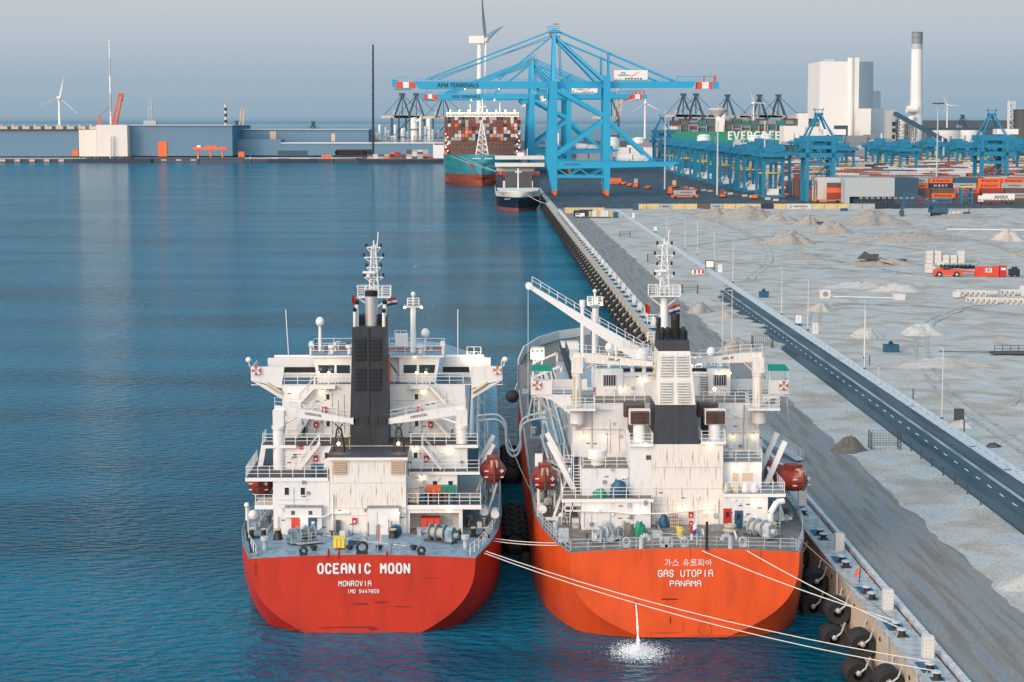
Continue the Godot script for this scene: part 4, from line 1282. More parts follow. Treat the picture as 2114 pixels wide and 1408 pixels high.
	for x in [0.2, 2.05]:
		for q in [[20.25, 2.05, 8], [22.75, 2.1, 8]]:
			var a: Array = between([lo[0] + x * 1.1 + 0.25, 0, lo[2], lo[3] - 0.02, 0], [hi[0] + x * 0.72 + 0.1, 0, hi[2], hi[3] - 0.02, 0], q[0])
			var a2: Array = between([lo[0] + x * 1.1 + 0.25, 0, lo[2], lo[3] - 0.02, 0], [hi[0] + x * 0.72 + 0.1, 0, hi[2], hi[3] - 0.02, 0], q[0] + q[1])
			louver(f, a[0], Vector3(1.2, 0, 0), a2[0] - a[0], q[2], "white_rusty", "pale_grey")
	part("seam", MB.new().bar(P(18.55, 16.4, 194.7), P(18.52, 20.0, 195.28), 0.06), "dark_grey", f)
	for k in 3:
		part("emblem", MB.new().bar(P(16.5 + k * 0.02, 22.3 + k * 0.6, 197.0), P(16.56 + k * 0.02, 22.8 + k * 0.6, 198.0), 0.12, 0.1).bar(P(16.5, 22.9 + k * 0.6, 197.0), P(16.54, 22.4 + k * 0.6, 198.0), 0.12, 0.1), "dull_yellow", f)
	for q in [[1401, 28.4, 0.43, 198.2], [1368, 28.0, 0.22, 198.6], [1372, 27.2, 0.2, 197.0], [1384, 27.2, 0.17, 197.2], [1416, 27.2, 0.17, 197.4]]:
		var x = 18.68 + (q[0] - 1401) / 20.6
		var e = part("exhaust_pipe", MB.new().tube(P(x, 26.2, q[3]), P(x, q[1], q[3]), q[2], 16), "soot", f)
		part("tip", MB.new().hexa_ring(P(x, q[1], q[3]), q[2] * 1.06), "black_clean", e)
	# ventilators with brown louvred heads beside the funnel
	for q in [[15.1, 16.3], [22.46, 16.54]]:
		for k in 2:
			var d = 196.0 + k * 2.6
			var y = 18.0 + k * 0.35
			var x: float = q[0] - (0.35 * k if q[0] < 18 else 0.45 * k)
			var v = part("ventilator", MB.new().tube(P(x, q[1], d + 0.5), P(x, y, d + 0.5), 0.62, 14).box(x - 1.02, x + 1.02, y, y + 1.45, d, d + 1.2), "white_clean" if k == 0 else "dark_grey", t)
			louver(v, P(x - 0.92, y + 0.1, d - 0.01), Vector3(1.84, 0, 0), Vector3(0, 1.25, 0), 9, "rust_brown", "rust_brown")
	# rails
	part("railing", MB.new().rail([P(8.0, 8.05, 184.2), P(18.35, 8.4, 183.9), P(28.7, 8.05, 184.2)], 1.05, 1.45, 0.05), "pale_grey", t)
	for s in [-1.0, 1.0]:
		part("railing", MB.new().rail([P(18.35 + s * 10.5, 8.05, 184), P(18.35 + s * 11.6, 8.05, 188.5), P(18.35 + s * 12.7, 8.05, 195.5), P(18.35 + s * 13.25, 8.05, 203), P(18.35 + s * 13.4, 8.05, 215), P(18.35 + s * 13.4, 8.05, 290)], 1.05, 1.5, 0.055), "pale_grey", t)
	part("railing", MB.new().rail([P(7.5, 11.27, 206), P(7.5, 11.27, 193.25), P(12.4, 11.27, 193.25), P(16.1, 11.27, 193.25)], 1.05, 1.2), "white_clean", t)
	part("railing", MB.new().rail([P(23.2, 11.73, 193.25), P(28.9, 11.73, 193.25), P(28.9, 11.73, 206)], 1.05, 1.2), "white_clean", t)
	part("railing", MB.new().rail([P(9.5, 14.0, 194.75), P(13.9, 14.0, 194.75)], 1.05, 1.2), "white_clean", t)
	part("railing", MB.new().rail([P(23.2, 14.45, 195.62), P(27.0, 14.45, 195.62), P(27.0, 14.45, 201.2)], 1.05, 1.3), "white_clean", t)
	for q in [[14.0, 16.25, 16.32], [21.0, 23.3, 16.54]]:
		part("railing", MB.new().rail([P(q[0], q[2], 199), P(q[0], q[2], 194.55), P(q[1], q[2], 194.55), P(q[1], q[2], 199)], 1.05, 1.1), "white_clean", t)
	part("railing", MB.new().rail([P(8.0, 19.2, 201.2), P(8.0, 19.2, 198.9), P(10.85, 19.2, 198.9), P(10.9, 19.44, 201.4), P(16.0, 19.44, 201.4)], 1.05, 1.1), "white_clean", t)
	part("railing", MB.new().rail([P(20.8, 19.44, 201.4), P(26.1, 19.44, 201.4), P(26.1, 19.2, 198.9), P(29.1, 19.2, 198.9), P(29.1, 19.2, 201.2)], 1.05, 1.1), "white_clean", t)
	part("railing", MB.new().rail([P(7.0, 19.44, 206.8), P(9.2, 19.44, 206.8)], 1.05, 0.9), "white_clean", t)
	part("railing", MB.new().rail([P(26.0, 19.44, 206.8), P(29.1, 19.44, 206.8)], 1.05, 0.9), "white_clean", t)
	part("railing", MB.new().rail([P(11.4, 22.2, 212), P(11.4, 22.2, 206.9), P(25.1, 22.2, 206.9), P(25.1, 22.2, 212), P(11.4, 22.2, 212)], 1.0, 1.2, 0.05), "white_clean", t)
	part("stairway", MB.new().stair(P(7.9, 8.05, 196), P(8.3, 11.2, 199.5), 0.8).stair(P(8.2, 11.27, 199.5), P(8.4, 14.2, 203), 0.8), "white_clean", t)
	part("stairway", MB.new().stair(P(9.0, 11.27, 195.5), P(9.1, 13.9, 198.5), 0.7), "white_clean", t)
	# rusty provision cranes
	provision_crane(t, P(9.15, 19.2, 200.2), 22.3, P(16.88, 23.44, 200.2), 0.46, 1.0, "SWL 4T", "white_rusty")
	provision_crane(t, P(27.1, 19.2, 200.2), 22.3, P(20.72, 23.72, 200.2), 0.5, -1.0, "SWL 4T", "white_rusty")
	for x in [8.8, 27.5]:
		part("ladder", MB.new().bar(P(x, 19.2, 199.65), P(x, 22.3, 199.65), 0.09).bar(P(x + 0.35, 19.2, 199.62), P(x + 0.35, 21, 199.62), 0.06), "dull_yellow", t)
	# masts
	radar_mast(t, P(18.79, 22.0, 212), 29.33, 35.26, 1.6)
	part("mast_house", MB.new().rail([P(17.06, 22.2, 211), P(17.06, 24.6, 211)], 1, 1).rail([P(16.95, 26.42, 210.5), P(18.16, 26.42, 210.5)], 1.0, 0.6).rail([P(16.96, 24.54, 210.5), P(18.18, 24.54, 210.5)], 1.0, 0.6), "white_clean", t)
	mast_post(t, P(23.55, 22.1, 210), 1.1, 0.1, "dome")
	mast_post(t, P(12.83, 21.9, 208), 2.0, 0.18, "dome")
	for p in [P(24.4, 22.2, 208.5), P(15.2, 21.75, 207.6), P(16.4, 21.75, 207.6), P(13.0, 22.2, 209)]:
		mushroom(t, p, 0.9, 0.42, "white_clean")
	part("floodlight_frame", MB.new().rail([P(20.3, 22.2, 207.2), P(22.3, 22.2, 207.2)], 1.1, 0.6, 0.05), "white_clean", t)
	for x in [20.6, 21.3, 22.0]:
		deck_lamp(t, P(x, 22.75, 206.95), 22.0, 0.17)
	var ff = part("floodlight_frame", MB.new().box(4.89, 6.27, 22.33, 22.59, 214, 215).rail([P(4.89, 22.59, 214), P(6.27, 22.59, 214)], 0.85, 0.45, 0.05, 2).lattice(P(5.62, 16, 214.5), P(5.62, 22.27, 214.5), 0.7, 0.9, 0.09, 3), "white_clean", t)
	for x in [5.09, 5.55, 6.01]:
		deck_lamp(ff, P(x, 22.92, 213.8), 34.0, 0.17)
	for p in [P(9.88, 16.12, 201.1), P(12.01, 16.12, 201.1), P(24.82, 15.99, 201.1), P(26.91, 16.09, 201.1), P(24.55, 13.86, 195.2), P(26.72, 13.95, 195.2), P(26.19, 10.88, 193.0), P(10.68, 10.11, 193.0), P(14.98, 10.1, 193.0), P(19.19, 9.94, 194.5), P(21.69, 9.94, 194.5), P(15.56, 16.39, 194.4), P(21.8, 16.33, 194.4), P(24.02, 21.68, 206.5), P(25.16, 21.77, 206.5), P(14.15, 20.09, 206.5), P(16.15, 21.11, 206.7)]:
		deck_lamp(t, p, 7.0, 0.1)
	deck_lamp(t, P(22.94, 20.82, 201.2), 20.0, 0.18)
	part("lamp_post", MB.new().tube(P(22.94, 19.4, 201.2), P(22.94, 20.68, 201.2), 0.06), "white_clean", t)
	# hose crane amidships and the post in front of it
	var jb = P(19.91, 17.84, 256)
	var jt = P(5.59, 26.78, 256)
	var hc = part("hose_crane", MB.new().tube(P(jb.x, 8, 256), jb + Vector3(0, 1, 0), 0.9, 16).slab([jb + Vector3(0, 1.0, -0.5), jb + Vector3(0, -1.1, -0.5), jb.lerp(jt, 0.45) + Vector3(0, -0.75, -0.5), jt + Vector3(0, -0.3, -0.5), jt + Vector3(0, 0.3, -0.5), jb.lerp(jt, 0.45) + Vector3(0, 0.6, -0.5)], Vector3(0, 0, 1.0)), "white_clean", t)
	part("boom_rail", MB.new().rail([jb + Vector3(0, 1.0, 0.4), jb.lerp(jt, 0.45) + Vector3(0, 0.65, 0.4), jt + Vector3(0.4, 0.3, 0.4)], 0.9, 1.3, 0.06, 2), "white_clean", hc)
	part("sheave", MB.new().tube(jt + Vector3(0, 0, 0.6), jt + Vector3(0, 0, -0.6), 0.45, 14).tube(jt + Vector3(-0.1, 0, 0), P(jt.x - 0.1, 11, 256), 0.03, 5), "white_clean", hc)
	part("luffing_frame", MB.new().lattice(jb + Vector3(0.6, 0.5, 0), jb + Vector3(3.2, -3.0, 0), 1.2, 1.4, 0.12, 3).rail([jb + Vector3(-2.5, 1.2, 0.8), jb + Vector3(2.0, 0.2, 0.8)], 1.0, 1.0), "white_rusty", hc)
	var fp = P(14.25, 23.91, 262)
	var fm = part("signal_post", MB.new().tube(P(fp.x, 8, 262), fp, 0.42, 12, 0.34), "white_clean", t)
	part("lamp_platform", MB.new().lathe(fp, Vector3.UP, [[0.4, -0.5], [1.1, 0], [0, 0.02]], 14).rail([fp + Vector3(-0.95, 0, 0.7), fp + Vector3(0.95, 0, 0.7), fp + Vector3(0.95, 0, -0.7), fp + Vector3(-0.95, 0, -0.7)], 0.95, 0.6, 0.06).tube(fp, fp + Vector3(0, 1.6, 0), 0.12).ball(fp + Vector3(0, 1.7, 0), 0.28, 10), "white_clean", fm)
	for x in [-0.85, 0.85]:
		deck_lamp(fm, fp + Vector3(x, 0.05, 0.9), 14.0, 0.16)
	# mooring deck
	bx("walkway", "grey", t, 28.26, 28.26 + 1.1, 8.02, 8.06, 186, 197)
	bx("walkway", "dark_grey", t, 7.3, 8.4, 8.02, 8.06, 187.5, 199)
	for x in [13.04, 16.96, 18.41, 23.78, 16.49]:
		chock(t, P(x, 8.33, 184.35), "pale_grey" if x < 18.5 or x > 20 else "steel", 0.33)
	gooseneck(t, P(14.38, 8.25, 183.83), 1.0, "pale_grey")
	gooseneck(t, P(22.58, 8.25, 183.72), -1.0, "pale_grey")
	bitts(t, P(27.62, 8.1, 191.94), Vector3.BACK, "pale_grey", "dull_yellow", 0.95, 0.3)
	bitts(t, P(18.43, 8.2, 188.84), Vector3.BACK, "dull_yellow", "yellow", 0.9, 0.3)
	bx("cabinet", "pale_grey", t, 15.76, 16.68, 8.06, 8.99, 188.2, 189)
	bx("cabinet", "pale_grey", t, 6.87, 7.82, 8.24, 9.53, 187, 187.5)
	bx("cabinet", "grey", t, 21.65, 22.77, 8.11, 8.91, 191.5, 192.3)
	bx("cabinet", "pale_grey", t, 8.49, 9.14, 8.11, 8.5, 194, 195)
	part("vent_column", MB.new().tube(P(6.74, 8.1, 191.07), P(6.74, 8.1, 191.07) + Vector3(0, 1.3, 0), 0.26, 12).tube(P(22.59, 8.1, 194.83), P(22.59, 8.1, 194.83) + Vector3(0, 1.5, 0), 0.16, 10).box(21.81, 22.32, 9.78, 10.25, 190.2, 190.9), "pale_grey", t)
	part("fairlead_post", MB.new().tube(P(20.34, 8.3, 183.3), P(20.34, 8.3, 183.3) + Vector3(0, 2.6, 0), 0.13, 10), "black_clean", t)
	part("flagstaff", MB.new().tube(P(19.58, 8.3, 184.6), P(19.51, 12.11, 184.6), 0.04, 6), "white_clean", t)
	# lifeboat davits
	for s in [-1.0, 1.0]:
		var cx = 18.2
		var k = 1.0 if s < 0 else 0.96
		part("davit", MB.new().bar(P(cx + s * 9.4, 11.2, 198.2), P(cx + s * 11.9 * k, 16.0, 198.2), 0.38, 0.5), "white_clean", t)
		part("davit", MB.new().bar(P(cx + s * 9.4, 11.2, 203.8), P(cx + s * 11.9 * k, 16.0, 203.8), 0.38, 0.5), "white_clean", t)
		part("davit", MB.new().bar(P(cx + s * 11.5, 8.1, 198.4), P(cx + s * 9.8, 13.4, 198.4), 0.24), "white_clean", t)
		part("davit", MB.new().bar(P(cx + s * 10.0, 8.3, 198.2), P(cx + s * 12.2, 8.3, 198.2), 0.3), "white_clean", t)
		part("davit_winch", MB.new().tube(P(cx + s * 10.6, 8.6, 197.2), P(cx + s * 10.6, 8.6, 198.0), 0.4, 14).tube(P(cx + s * 11.1, 8.5, 196.9), P(cx + s * 11.1, 8.5, 197.3), 0.24, 12), "white_clean", t)
	part("life_raft", MB.new().tube(P(5.7, 9.2, 198.4), P(5.7, 9.2, 199.8), 0.42, 14), "white_clean", t)
	part("light_column", MB.new().tube(P(5.4, 8, 200.5), P(5.4, 13.2, 200.5), 0.2, 10).box(5.0, 5.75, 13.2, 14.4, 200.2, 200.9), "white_clean", t)
	# cargo deck: walkways, pipes and tank covers up to the forecastle
	bx("cargo_tank_cover", "pale_grey", t, 9.8, 27.5, 8, 12.2, 220, 245)
	bx("cargo_tank_cover", "pale_grey", t, 9.8, 27.5, 8, 12.6, 249, 272)
	bx("cargo_tank_cover", "pale_grey", t, 10.5, 26.5, 8, 12.2, 276, 298)
	part("side_walkway", MB.new().box(6.2, 7.3, 8.05, 8.12, 214, 312), "deck_blue", t)
	part("catwalk", MB.new().box(11.4, 12.3, 13.0, 13.15, 214, 308).rail([P(11.4, 13.15, 214), P(11.4, 13.15, 308)], 1.1, 2.4, 0.06).rail([P(12.3, 13.15, 214), P(12.3, 13.15, 308)], 1.1, 2.4, 0.06), "deck_dark", t)
	var pr = part("pipe_rack", MB.new().bar(P(6.4, 12.4, 208.5), P(9.0, 12.4, 208.5), 0.3).bar(P(6.2, 13.1, 215), P(9.0, 13.1, 215), 0.25).bar(P(6.6, 8, 208.5), P(6.6, 12.4, 208.5), 0.2).bar(P(6.2, 8, 215), P(6.2, 13.1, 215), 0.2), "pale_grey", t)
	for k in 7:
		part("pipe", MB.new().tube(P(6.55 + k * 0.36, 12.75, 208.2), P(6.1 + k * 0.38, 13.4, 219 + k * 9), 0.14, 8), "steel" if k % 2 else "white_rusty", pr)
	part("pipe", MB.new().tube(P(6.5, 12.0, 208), P(9.0, 11.0, 206), 0.13).tube(P(6.9, 12.3, 208), P(9.0, 11.5, 206), 0.13), "pale_grey", pr)
	bx("manifold_hood", "rust_brown", t, 5.4, 6.9, 10.2, 12.6, 209.5, 211)
	bx("control_box", "grey", t, 4.9, 6.3, 11.2, 13.2, 218, 220)
	for k in 9:
		part("deck_pipe", MB.new().tube(P(8.0 + k * 0.55, 9.3 + 0.2 * (k % 3), 224), P(8.0 + k * 0.5, 9.3 + 0.2 * (k % 3), 316), 0.16, 8).bar(P(8.0 + k * 0.55, 8, 235 + k * 7), P(8.0 + k * 0.55, 9.3, 235 + k * 7), 0.15), "white_rusty" if k % 3 else "steel", t)
	for d in [232.0, 250.0, 268.0, 286.0, 302.0]:
		part("pipe_gantry", MB.new().bar(P(7.2, 8, d), P(7.2, 11.5, d), 0.3).bar(P(10.8, 8, d), P(10.8, 13.0, d), 0.3).bar(P(7.2, 11.5, d), P(10.8, 13.0, d), 0.3), "white_rusty", t)
	part("stores_hut", MB.new().box(11.14, 12.21, 16.53, 17.61, 262, 266), "white_rusty", t)
	part("vent_mast", MB.new().tube(P(14.0, 12, 290), P(14.0, 21.0, 290), 0.28, 10).tube(P(14.0, 21, 290), P(14.0, 22.0, 290), 0.45, 10), "white_clean", t)
	part("forecastle_gear", MB.new().box(12, 15, 11, 12.4, 322, 325).box(20, 23, 11, 12.4, 322, 325).tube(P(18.3, 11, 330), P(18.3, 19, 330), 0.3, 8).box(7.4, 9.4, 10.6, 12.0, 318, 320), "white_rusty", t)
	part("bulwark", MB.new().bar(P(5.2, 10.2, 312), P(6.2, 11.2, 321), 0.2, 1.6).bar(P(6.2, 11.2, 321), P(8.9, 11.6, 332), 0.2, 1.4).bar(P(8.9, 11.6, 332), P(12.4, 11.8, 339.5), 0.2, 1.4).bar(P(12.4, 11.8, 339.5), P(18.0, 12, 345), 0.2, 1.4), "white_rusty", t)

	wall_fittings(t, 9.5, 15.8, 8.4, 10.7, 193.2, 14)
	wall_fittings(t, 16.4, 22.8, 8.4, 11.5, 194.7, 10)
	wall_fittings(t, 23.2, 27.2, 8.4, 11.2, 193.2, 10)
	wall_fittings(t, 9.0, 13.6, 14.4, 19.0, 201.3, 14)
	wall_fittings(t, 23.5, 27.3, 14.8, 19.0, 201.3, 12)
	wall_fittings(t, 9.6, 13.8, 11.6, 13.8, 194.65, 7)
	wall_fittings(t, 14.3, 22.7, 19.6, 21.6, 206.9, 14)
	deck_clutter(t, 5.4, 9.0, 8.0, 196, 226, 60)
	deck_clutter(t, 5.6, 12.5, 8.0, 224, 312, 70)
	deck_clutter(t, 28.0, 30.6, 8.0, 192, 212, 14)
	deck_clutter(t, 9.5, 27.5, 8.2, 187.2, 192.4, 16)
	deck_clutter(t, 11.8, 24.8, 22.2, 208, 212, 12)


func hangul(t: Node, at: Vector3, h: float) -> void:      # the first line of the stern lettering, stroke by stroke
	var lines = [[[0.05, 0.92, 0.5, 0.92], [0.5, 0.92, 0.42, 0.45], [0.42, 0.45, 0.05, 0.12], [0.72, 1, 0.72, 0], [0.72, 0.5, 0.98, 0.5]],
		[[0.5, 0.98, 0.42, 0.7], [0.42, 0.7, 0.08, 0.4], [0.48, 0.78, 0.92, 0.4], [0.0, 0.1, 1.0, 0.1]],
		[],
		[[0.0, 0.38, 1.0, 0.38], [0.33, 0.38, 0.33, 0.0], [0.67, 0.38, 0.67, 0.0], ["o", 0.5, 0.76, 0.2]],
		[[0.15, 0.95, 0.88, 0.95], [0.15, 0.7, 0.85, 0.7], [0.15, 0.45, 0.88, 0.45], [0.15, 0.95, 0.15, 0.45], [0.5, 0.45, 0.5, 0.1], [0.0, 0.1, 1.0, 0.1]],
		[[0.02, 0.88, 0.62, 0.88], [0.0, 0.2, 0.66, 0.2], [0.19, 0.88, 0.19, 0.2], [0.46, 0.88, 0.46, 0.2], [0.85, 1.0, 0.85, 0.0]],
		[["o", 0.3, 0.5, 0.24], [0.72, 1.0, 0.72, 0.0], [0.72, 0.5, 0.98, 0.5]]]
	var x = at.x
	for g in lines:
		if g.is_empty():
			x += h * 0.45
			continue
		var b = MB.new()
		for q in g:
			if q[0] is String:
				b.torus(Vector3(x + q[1] * h, at.y + q[2] * h, at.z), Vector3.BACK, q[3] * h, h * 0.055, 18, 4)
			else:
				b.bar(Vector3(x + q[0] * h, at.y + q[1] * h, at.z), Vector3(x + q[2] * h, at.y + q[3] * h, at.z), h * 0.11 if absf(q[0] - q[2]) < 0.02 else 0.03, 0.03 if absf(q[0] - q[2]) < 0.02 else h * 0.11)
		part("lettering", b, "white_clean", t)
		x += h * 1.12


func scuffs(t: Node3D, d: float, list: Array, m: String) -> void:      # rubbed and stained patches on the flat stern: place and size read off in twentieths of a metre
	for q in list:
		var k = 0.0484 if d > 185.0 else 0.0478
		var x = (q[0] - (1000.0 + (-11.4 if d > 185.0 else 18.35) / k)) * k + (-11.4 if d > 185.0 else 18.35)
		var y = (1306.0 - q[1]) * k if d > 185.0 else (1322.0 - q[1]) * k
		var pts = []
		for e in 14:
			var a = TAU * e / 14.0
			var r = 1.0 + 0.5 * bump_noise.get_noise_2d(cos(a) * 60 + q[0], sin(a) * 60 + q[1])
			pts.append(P(x + cos(a) * r * q[2] * k * 0.5, maxf(y + sin(a) * r * q[3] * k * 0.5, 0.12), d - 0.062))
		part("stain", MB.new().slab(pts, Vector3(0, 0, 0.004)), m, t)


# ---------------------------------------------------------------- loose gear on the two ships, ropes, fenders, the water jet
func lump(c: Vector3, r: Vector3, sd: float, amp = 0.18, k = 14, flat_foot = true) -> MB:     # bundle, net heap or tarpaulin; c on the floor
	var b = MB.new()
	for j in k / 2 + 1:
		for e in k + 1:
			var a = TAU * e / k
			var el = lerpf(-0.35 if flat_foot else -PI / 2, PI / 2, float(j) / (k / 2))
			var dir = Vector3(cos(a) * cos(el), sin(el), sin(a) * cos(el))
			var q = 1.0 + amp * bump_noise.get_noise_3d(dir.x * 90 + sd * 37, dir.y * 90, dir.z * 90 + sd * 11) * 2.0
			var p = Vector3(dir.x * r.x, maxf(dir.y, 0.0 if flat_foot else -1.0) * r.y * 2.0 if flat_foot else dir.y * r.y, dir.z * r.z) * q
			b.add(c + p, Vector3.ZERO)
	for j in k / 2:
		for e in k:
			var o = j * (k + 1) + e
			b.ix.append_array([o, o + k + 1, o + 1, o + 1, o + k + 1, o + k + 2])
	smooth(b, side_key)
	return b


func crate(called: String, m: String, label: String, category: String, x0: float, x1: float, y0: float, y1: float, d0: float, d1: float, group = "") -> Node3D:
	var c = P((x0 + x1) / 2, y0, (d0 + d1) / 2)
	var t = thing(called, label, category, c, group)
	part("body", MB.new().box(x0, x1, y0, y1, d0, d1), m, t)
	part("lid", MB.new().box(x0 - 0.04, x1 + 0.04, y1 + 0.002, y1 + 0.07, d0 - 0.04, d1 + 0.04), m, t)
	part("band", MB.new().box(x0 + (x1 - x0) * 0.3, x0 + (x1 - x0) * 0.34, y0, y1, d0 - 0.03, d0).box(x0 + (x1 - x0) * 0.66, x0 + (x1 - x0) * 0.7, y0, y1, d0 - 0.03, d0), "dark_grey", t)
	return t


func pallet_stack(at: Vector3, n: int, label: String, upright: bool) -> void:
	var t = thing("pallet_stack", label, "pallets", at)
	for k in n:
		for j in 4:
			if upright:
				part("plank", MB.new().box(at.x + k * 0.17, at.x + k * 0.17 + 0.11, at.y + 0.05 + j * 0.33, at.y + 0.3 + j * 0.33, -at.z - 0.5, -at.z + 0.5), "tan", t)
			else:
				part("plank", MB.new().box(at.x - 0.55, at.x + 0.55, at.y + k * 0.15, at.y + k * 0.15 + 0.08, -at.z - 0.5 + j * 0.26, -at.z - 0.28 + j * 0.26), "tan", t)


func ropes_and_fenders() -> void:
	deck_gear()
	# big floating fenders between the two hulls: black body in a net of tyres
	for q in [[3.35, 219.5, 240.0, 1.45, "nearest"], [3.4, 264.0, 284.0, 1.45, "second"]]:
		var mid: float = (q[1] + q[2]) / 2
		var t = thing("floating_fender", "%s big black tyre-covered fender floating between the two ship hulls" % q[4], "fender", P(q[0], 0, mid), "floating fenders between the ships")
		var c = P(q[0], 0.75, q[1])
		part("body", MB.new().lathe(c, Vector3.FORWARD, [[0, 0], [0.8, 0.3], [1.3, 1.2], [q[3], 2.2], [q[3], q[2] - q[1] - 2.2], [1.3, q[2] - q[1] - 1.2], [0.8, q[2] - q[1] - 0.3], [0, q[2] - q[1]]], 20), "rubber", t)
		var net = MB.new()
		for j in 12:
			for e in 9:
				var a = TAU * e / 9.0 + 0.2 * (j % 2)
				var dir = Vector3(cos(a), sin(a), 0)
				net.torus(c + dir * (q[3] + 0.08) + Vector3(0, 0, -1.6 - j * (q[2] - q[1] - 3.2) / 11.0), dir, 0.36, 0.15, 10, 6)
		part("tyre_net", net, "rubber", t).set_meta("kind", "stuff")
	solo("floating_fender", lump(P(4.4, -0.4, 216.4), Vector3(0.9, 0.7, 0.9), 3.0, 0.15), "rubber", "small round black fender on the water below the bitter end of the orange hull", "fender", P(4.4, 0, 216.4), "floating fenders between the ships")
	var fb = thing("ball_fender", "black ball fender hanging high on the orange ship's port side", "fender", P(3.49, 13, 254))
	part("ball", MB.new().ball(P(3.49, 13, 254), 0.85, 16), "rubber", fb)
	part("line", MB.new().bar(P(3.49, 13, 254), P(4.1, 14.72, 254), 0.06), "rope_white", fb)
	# mooring lines
	line("mooring_line", P(0.08, 7.01, 189), P(34.5, 5.75, 153.6), 0.9, 0.045, "upper of the two long white lines from the red ship to the quay bollard")
	line("mooring_line", P(-0.06, 6.95, 188.4), P(34.5, 5.65, 151.2), 1.0, 0.045, "lower of the two long white lines from the red ship to the quay bollard")
	line("mooring_line", P(0.98, 6.77, 196), P(7.04, 7.99, 188), 0.12, 0.045, "upper of two short white lines from the red ship to the orange ship's quarter")
	line("mooring_line", P(0.79, 6.74, 195), P(6.84, 7.86, 187.5), 0.12, 0.045, "lower of two short white lines from the red ship to the orange ship's quarter")
	line("mooring_line", P(19.84, 8.19, 183.6), P(34.5, 5.7, 166.8), 0.3, 0.05, "white line from the middle of the orange stern to the quay")
	line("mooring_line", P(23.99, 8.18, 183.6), P(34.5, 5.6, 164.5), 0.25, 0.05, "white line from the right half of the orange stern to the quay")
	line("mooring_line", P(29.4, 8.6, 187.0), P(34.4, 5.6, 167.0), 0.1, 0.05, "dark line from the corner of the orange stern close along the quay wall", "rope_dark")
	line("mooring_line", P(-15.91, 7.86, 193), P(-7.43, 7.75, 188), 0.05, 0.035, "white line lying across the mooring deck of the red ship")
	line("mooring_line", P(12.55, 8.59, 193), P(18.26, 8.54, 189), 0.05, 0.035, "white line lying across the mooring deck of the orange ship")
	line("mooring_line", P(2.9, 9.2, 243), P(4.9, 8.4, 213), 0.3, 0.04, "pale line from the orange ship down to the fender in the gap")
	# two pale hoses hanging between the ships
	for k in 2:
		var o = k * 9.0
		var pts = []
		for q in [[984, 862], [1000, 860], [1018, 859], [1032, 864], [1042, 880], [1043, 905], [1047, 926], [1056, 936], [1066, 932], [1073, 914], [1072, 890], [1077, 871], [1090, 862], [1108, 858], [1126, 858]]:
			pts.append(hose_point(q[0], q[1], o))
		solo("transfer_hose", MB.new().rope(soft(pts), 0.145, 8), "hose", "%s of two pale cargo hoses looping between the ships" % ["upper", "lower"][k], "hose", pts[0], "cargo hoses")
	# water running from the orange stern and its splash
	var w = thing("water_jet", "white jet of cooling water falling from the orange stern into a splash", "water jet", P(13.78, 0, 178.69))
	var top = P(13.84, 3.28, 183.35)
	var foot = P(13.78, 0, 178.69)
	var j = MB.new()
	for k in 900:
		var u = rng.randf()
		var p = top.lerp(foot, 0.0)
		p.x = lerpf(top.x, foot.x, sqrt(u))
		p.z = lerpf(top.z, foot.z, sqrt(u))
		p.y = top.y * (1.0 - u)
		var s = 0.02 + 0.16 * u * (0.6 + 0.4 * sin(u * 19.0))
		j.obox(p + Vector3(rng.randf_range(-s, s), 0, rng.randf_range(-s, s)), Vector3(0.035, rng.randf_range(0.06, 0.2), 0.035) * rng.randf_range(0.5, 1.3), Basis(Vector3.BACK, rng.randf_range(-0.3, 0.3)))
	part("stream", j, "foam", w).set_meta("kind", "stuff")
	var f = MB.new()
	for k in 4500:
		var a = rng.randf() * TAU
		var r = absf(rng.randfn(0.0, 0.42))
		var p = foot + Vector3(cos(a) * r * 3.9, 0.01 + maxf(0, 0.5 - r * 1.3) * rng.randf() * rng.randf() * 1.3, sin(a) * r * 6.0 + 0.5 * bump_noise.get_noise_2d(k, a * 30))
		var s = rng.randf_range(0.015, 0.08) * (1.15 - minf(r, 0.9))
		f.obox(p, Vector3(s * 1.8, s * 0.4, s * 1.8), Basis(Vector3.UP, a))
	part("splash", f, "foam", w).set_meta("kind", "stuff")


func hose_point(px: float, py: float, o: float) -> Vector3:     # traced in the plane across the gap; the second hose hangs a little lower and further aft
	return P((px - 1000.0) / 18.55 + 0.08, 47.3 - (py - 252.5) / 18.6 - o * 0.03, 226.0 - o * 0.22)


func soft(pts: Array) -> Array:       # Catmull-Rom through the points
	var out = []
	for k in pts.size() - 1:
		var a = pts[maxi(k - 1, 0)]
		var d = pts[mini(k + 2, pts.size() - 1)]
		for e in 4:
			out.append((pts[k] as Vector3).cubic_interpolate(pts[k + 1], a, d, e / 4.0))
	out.append(pts[-1])
	return out


func line(called: String, a: Vector3, b: Vector3, sag: float, r: float, label: String, m = "rope_white") -> void:
	var pts = []
	for k in 13:
		var u = k / 12.0
		pts.append(a.lerp(b, u) - Vector3(0, sag * 4.0 * u * (1.0 - u), 0))
	solo(called, MB.new().rope(pts, r, 5), m, label, "rope", a, "mooring lines")


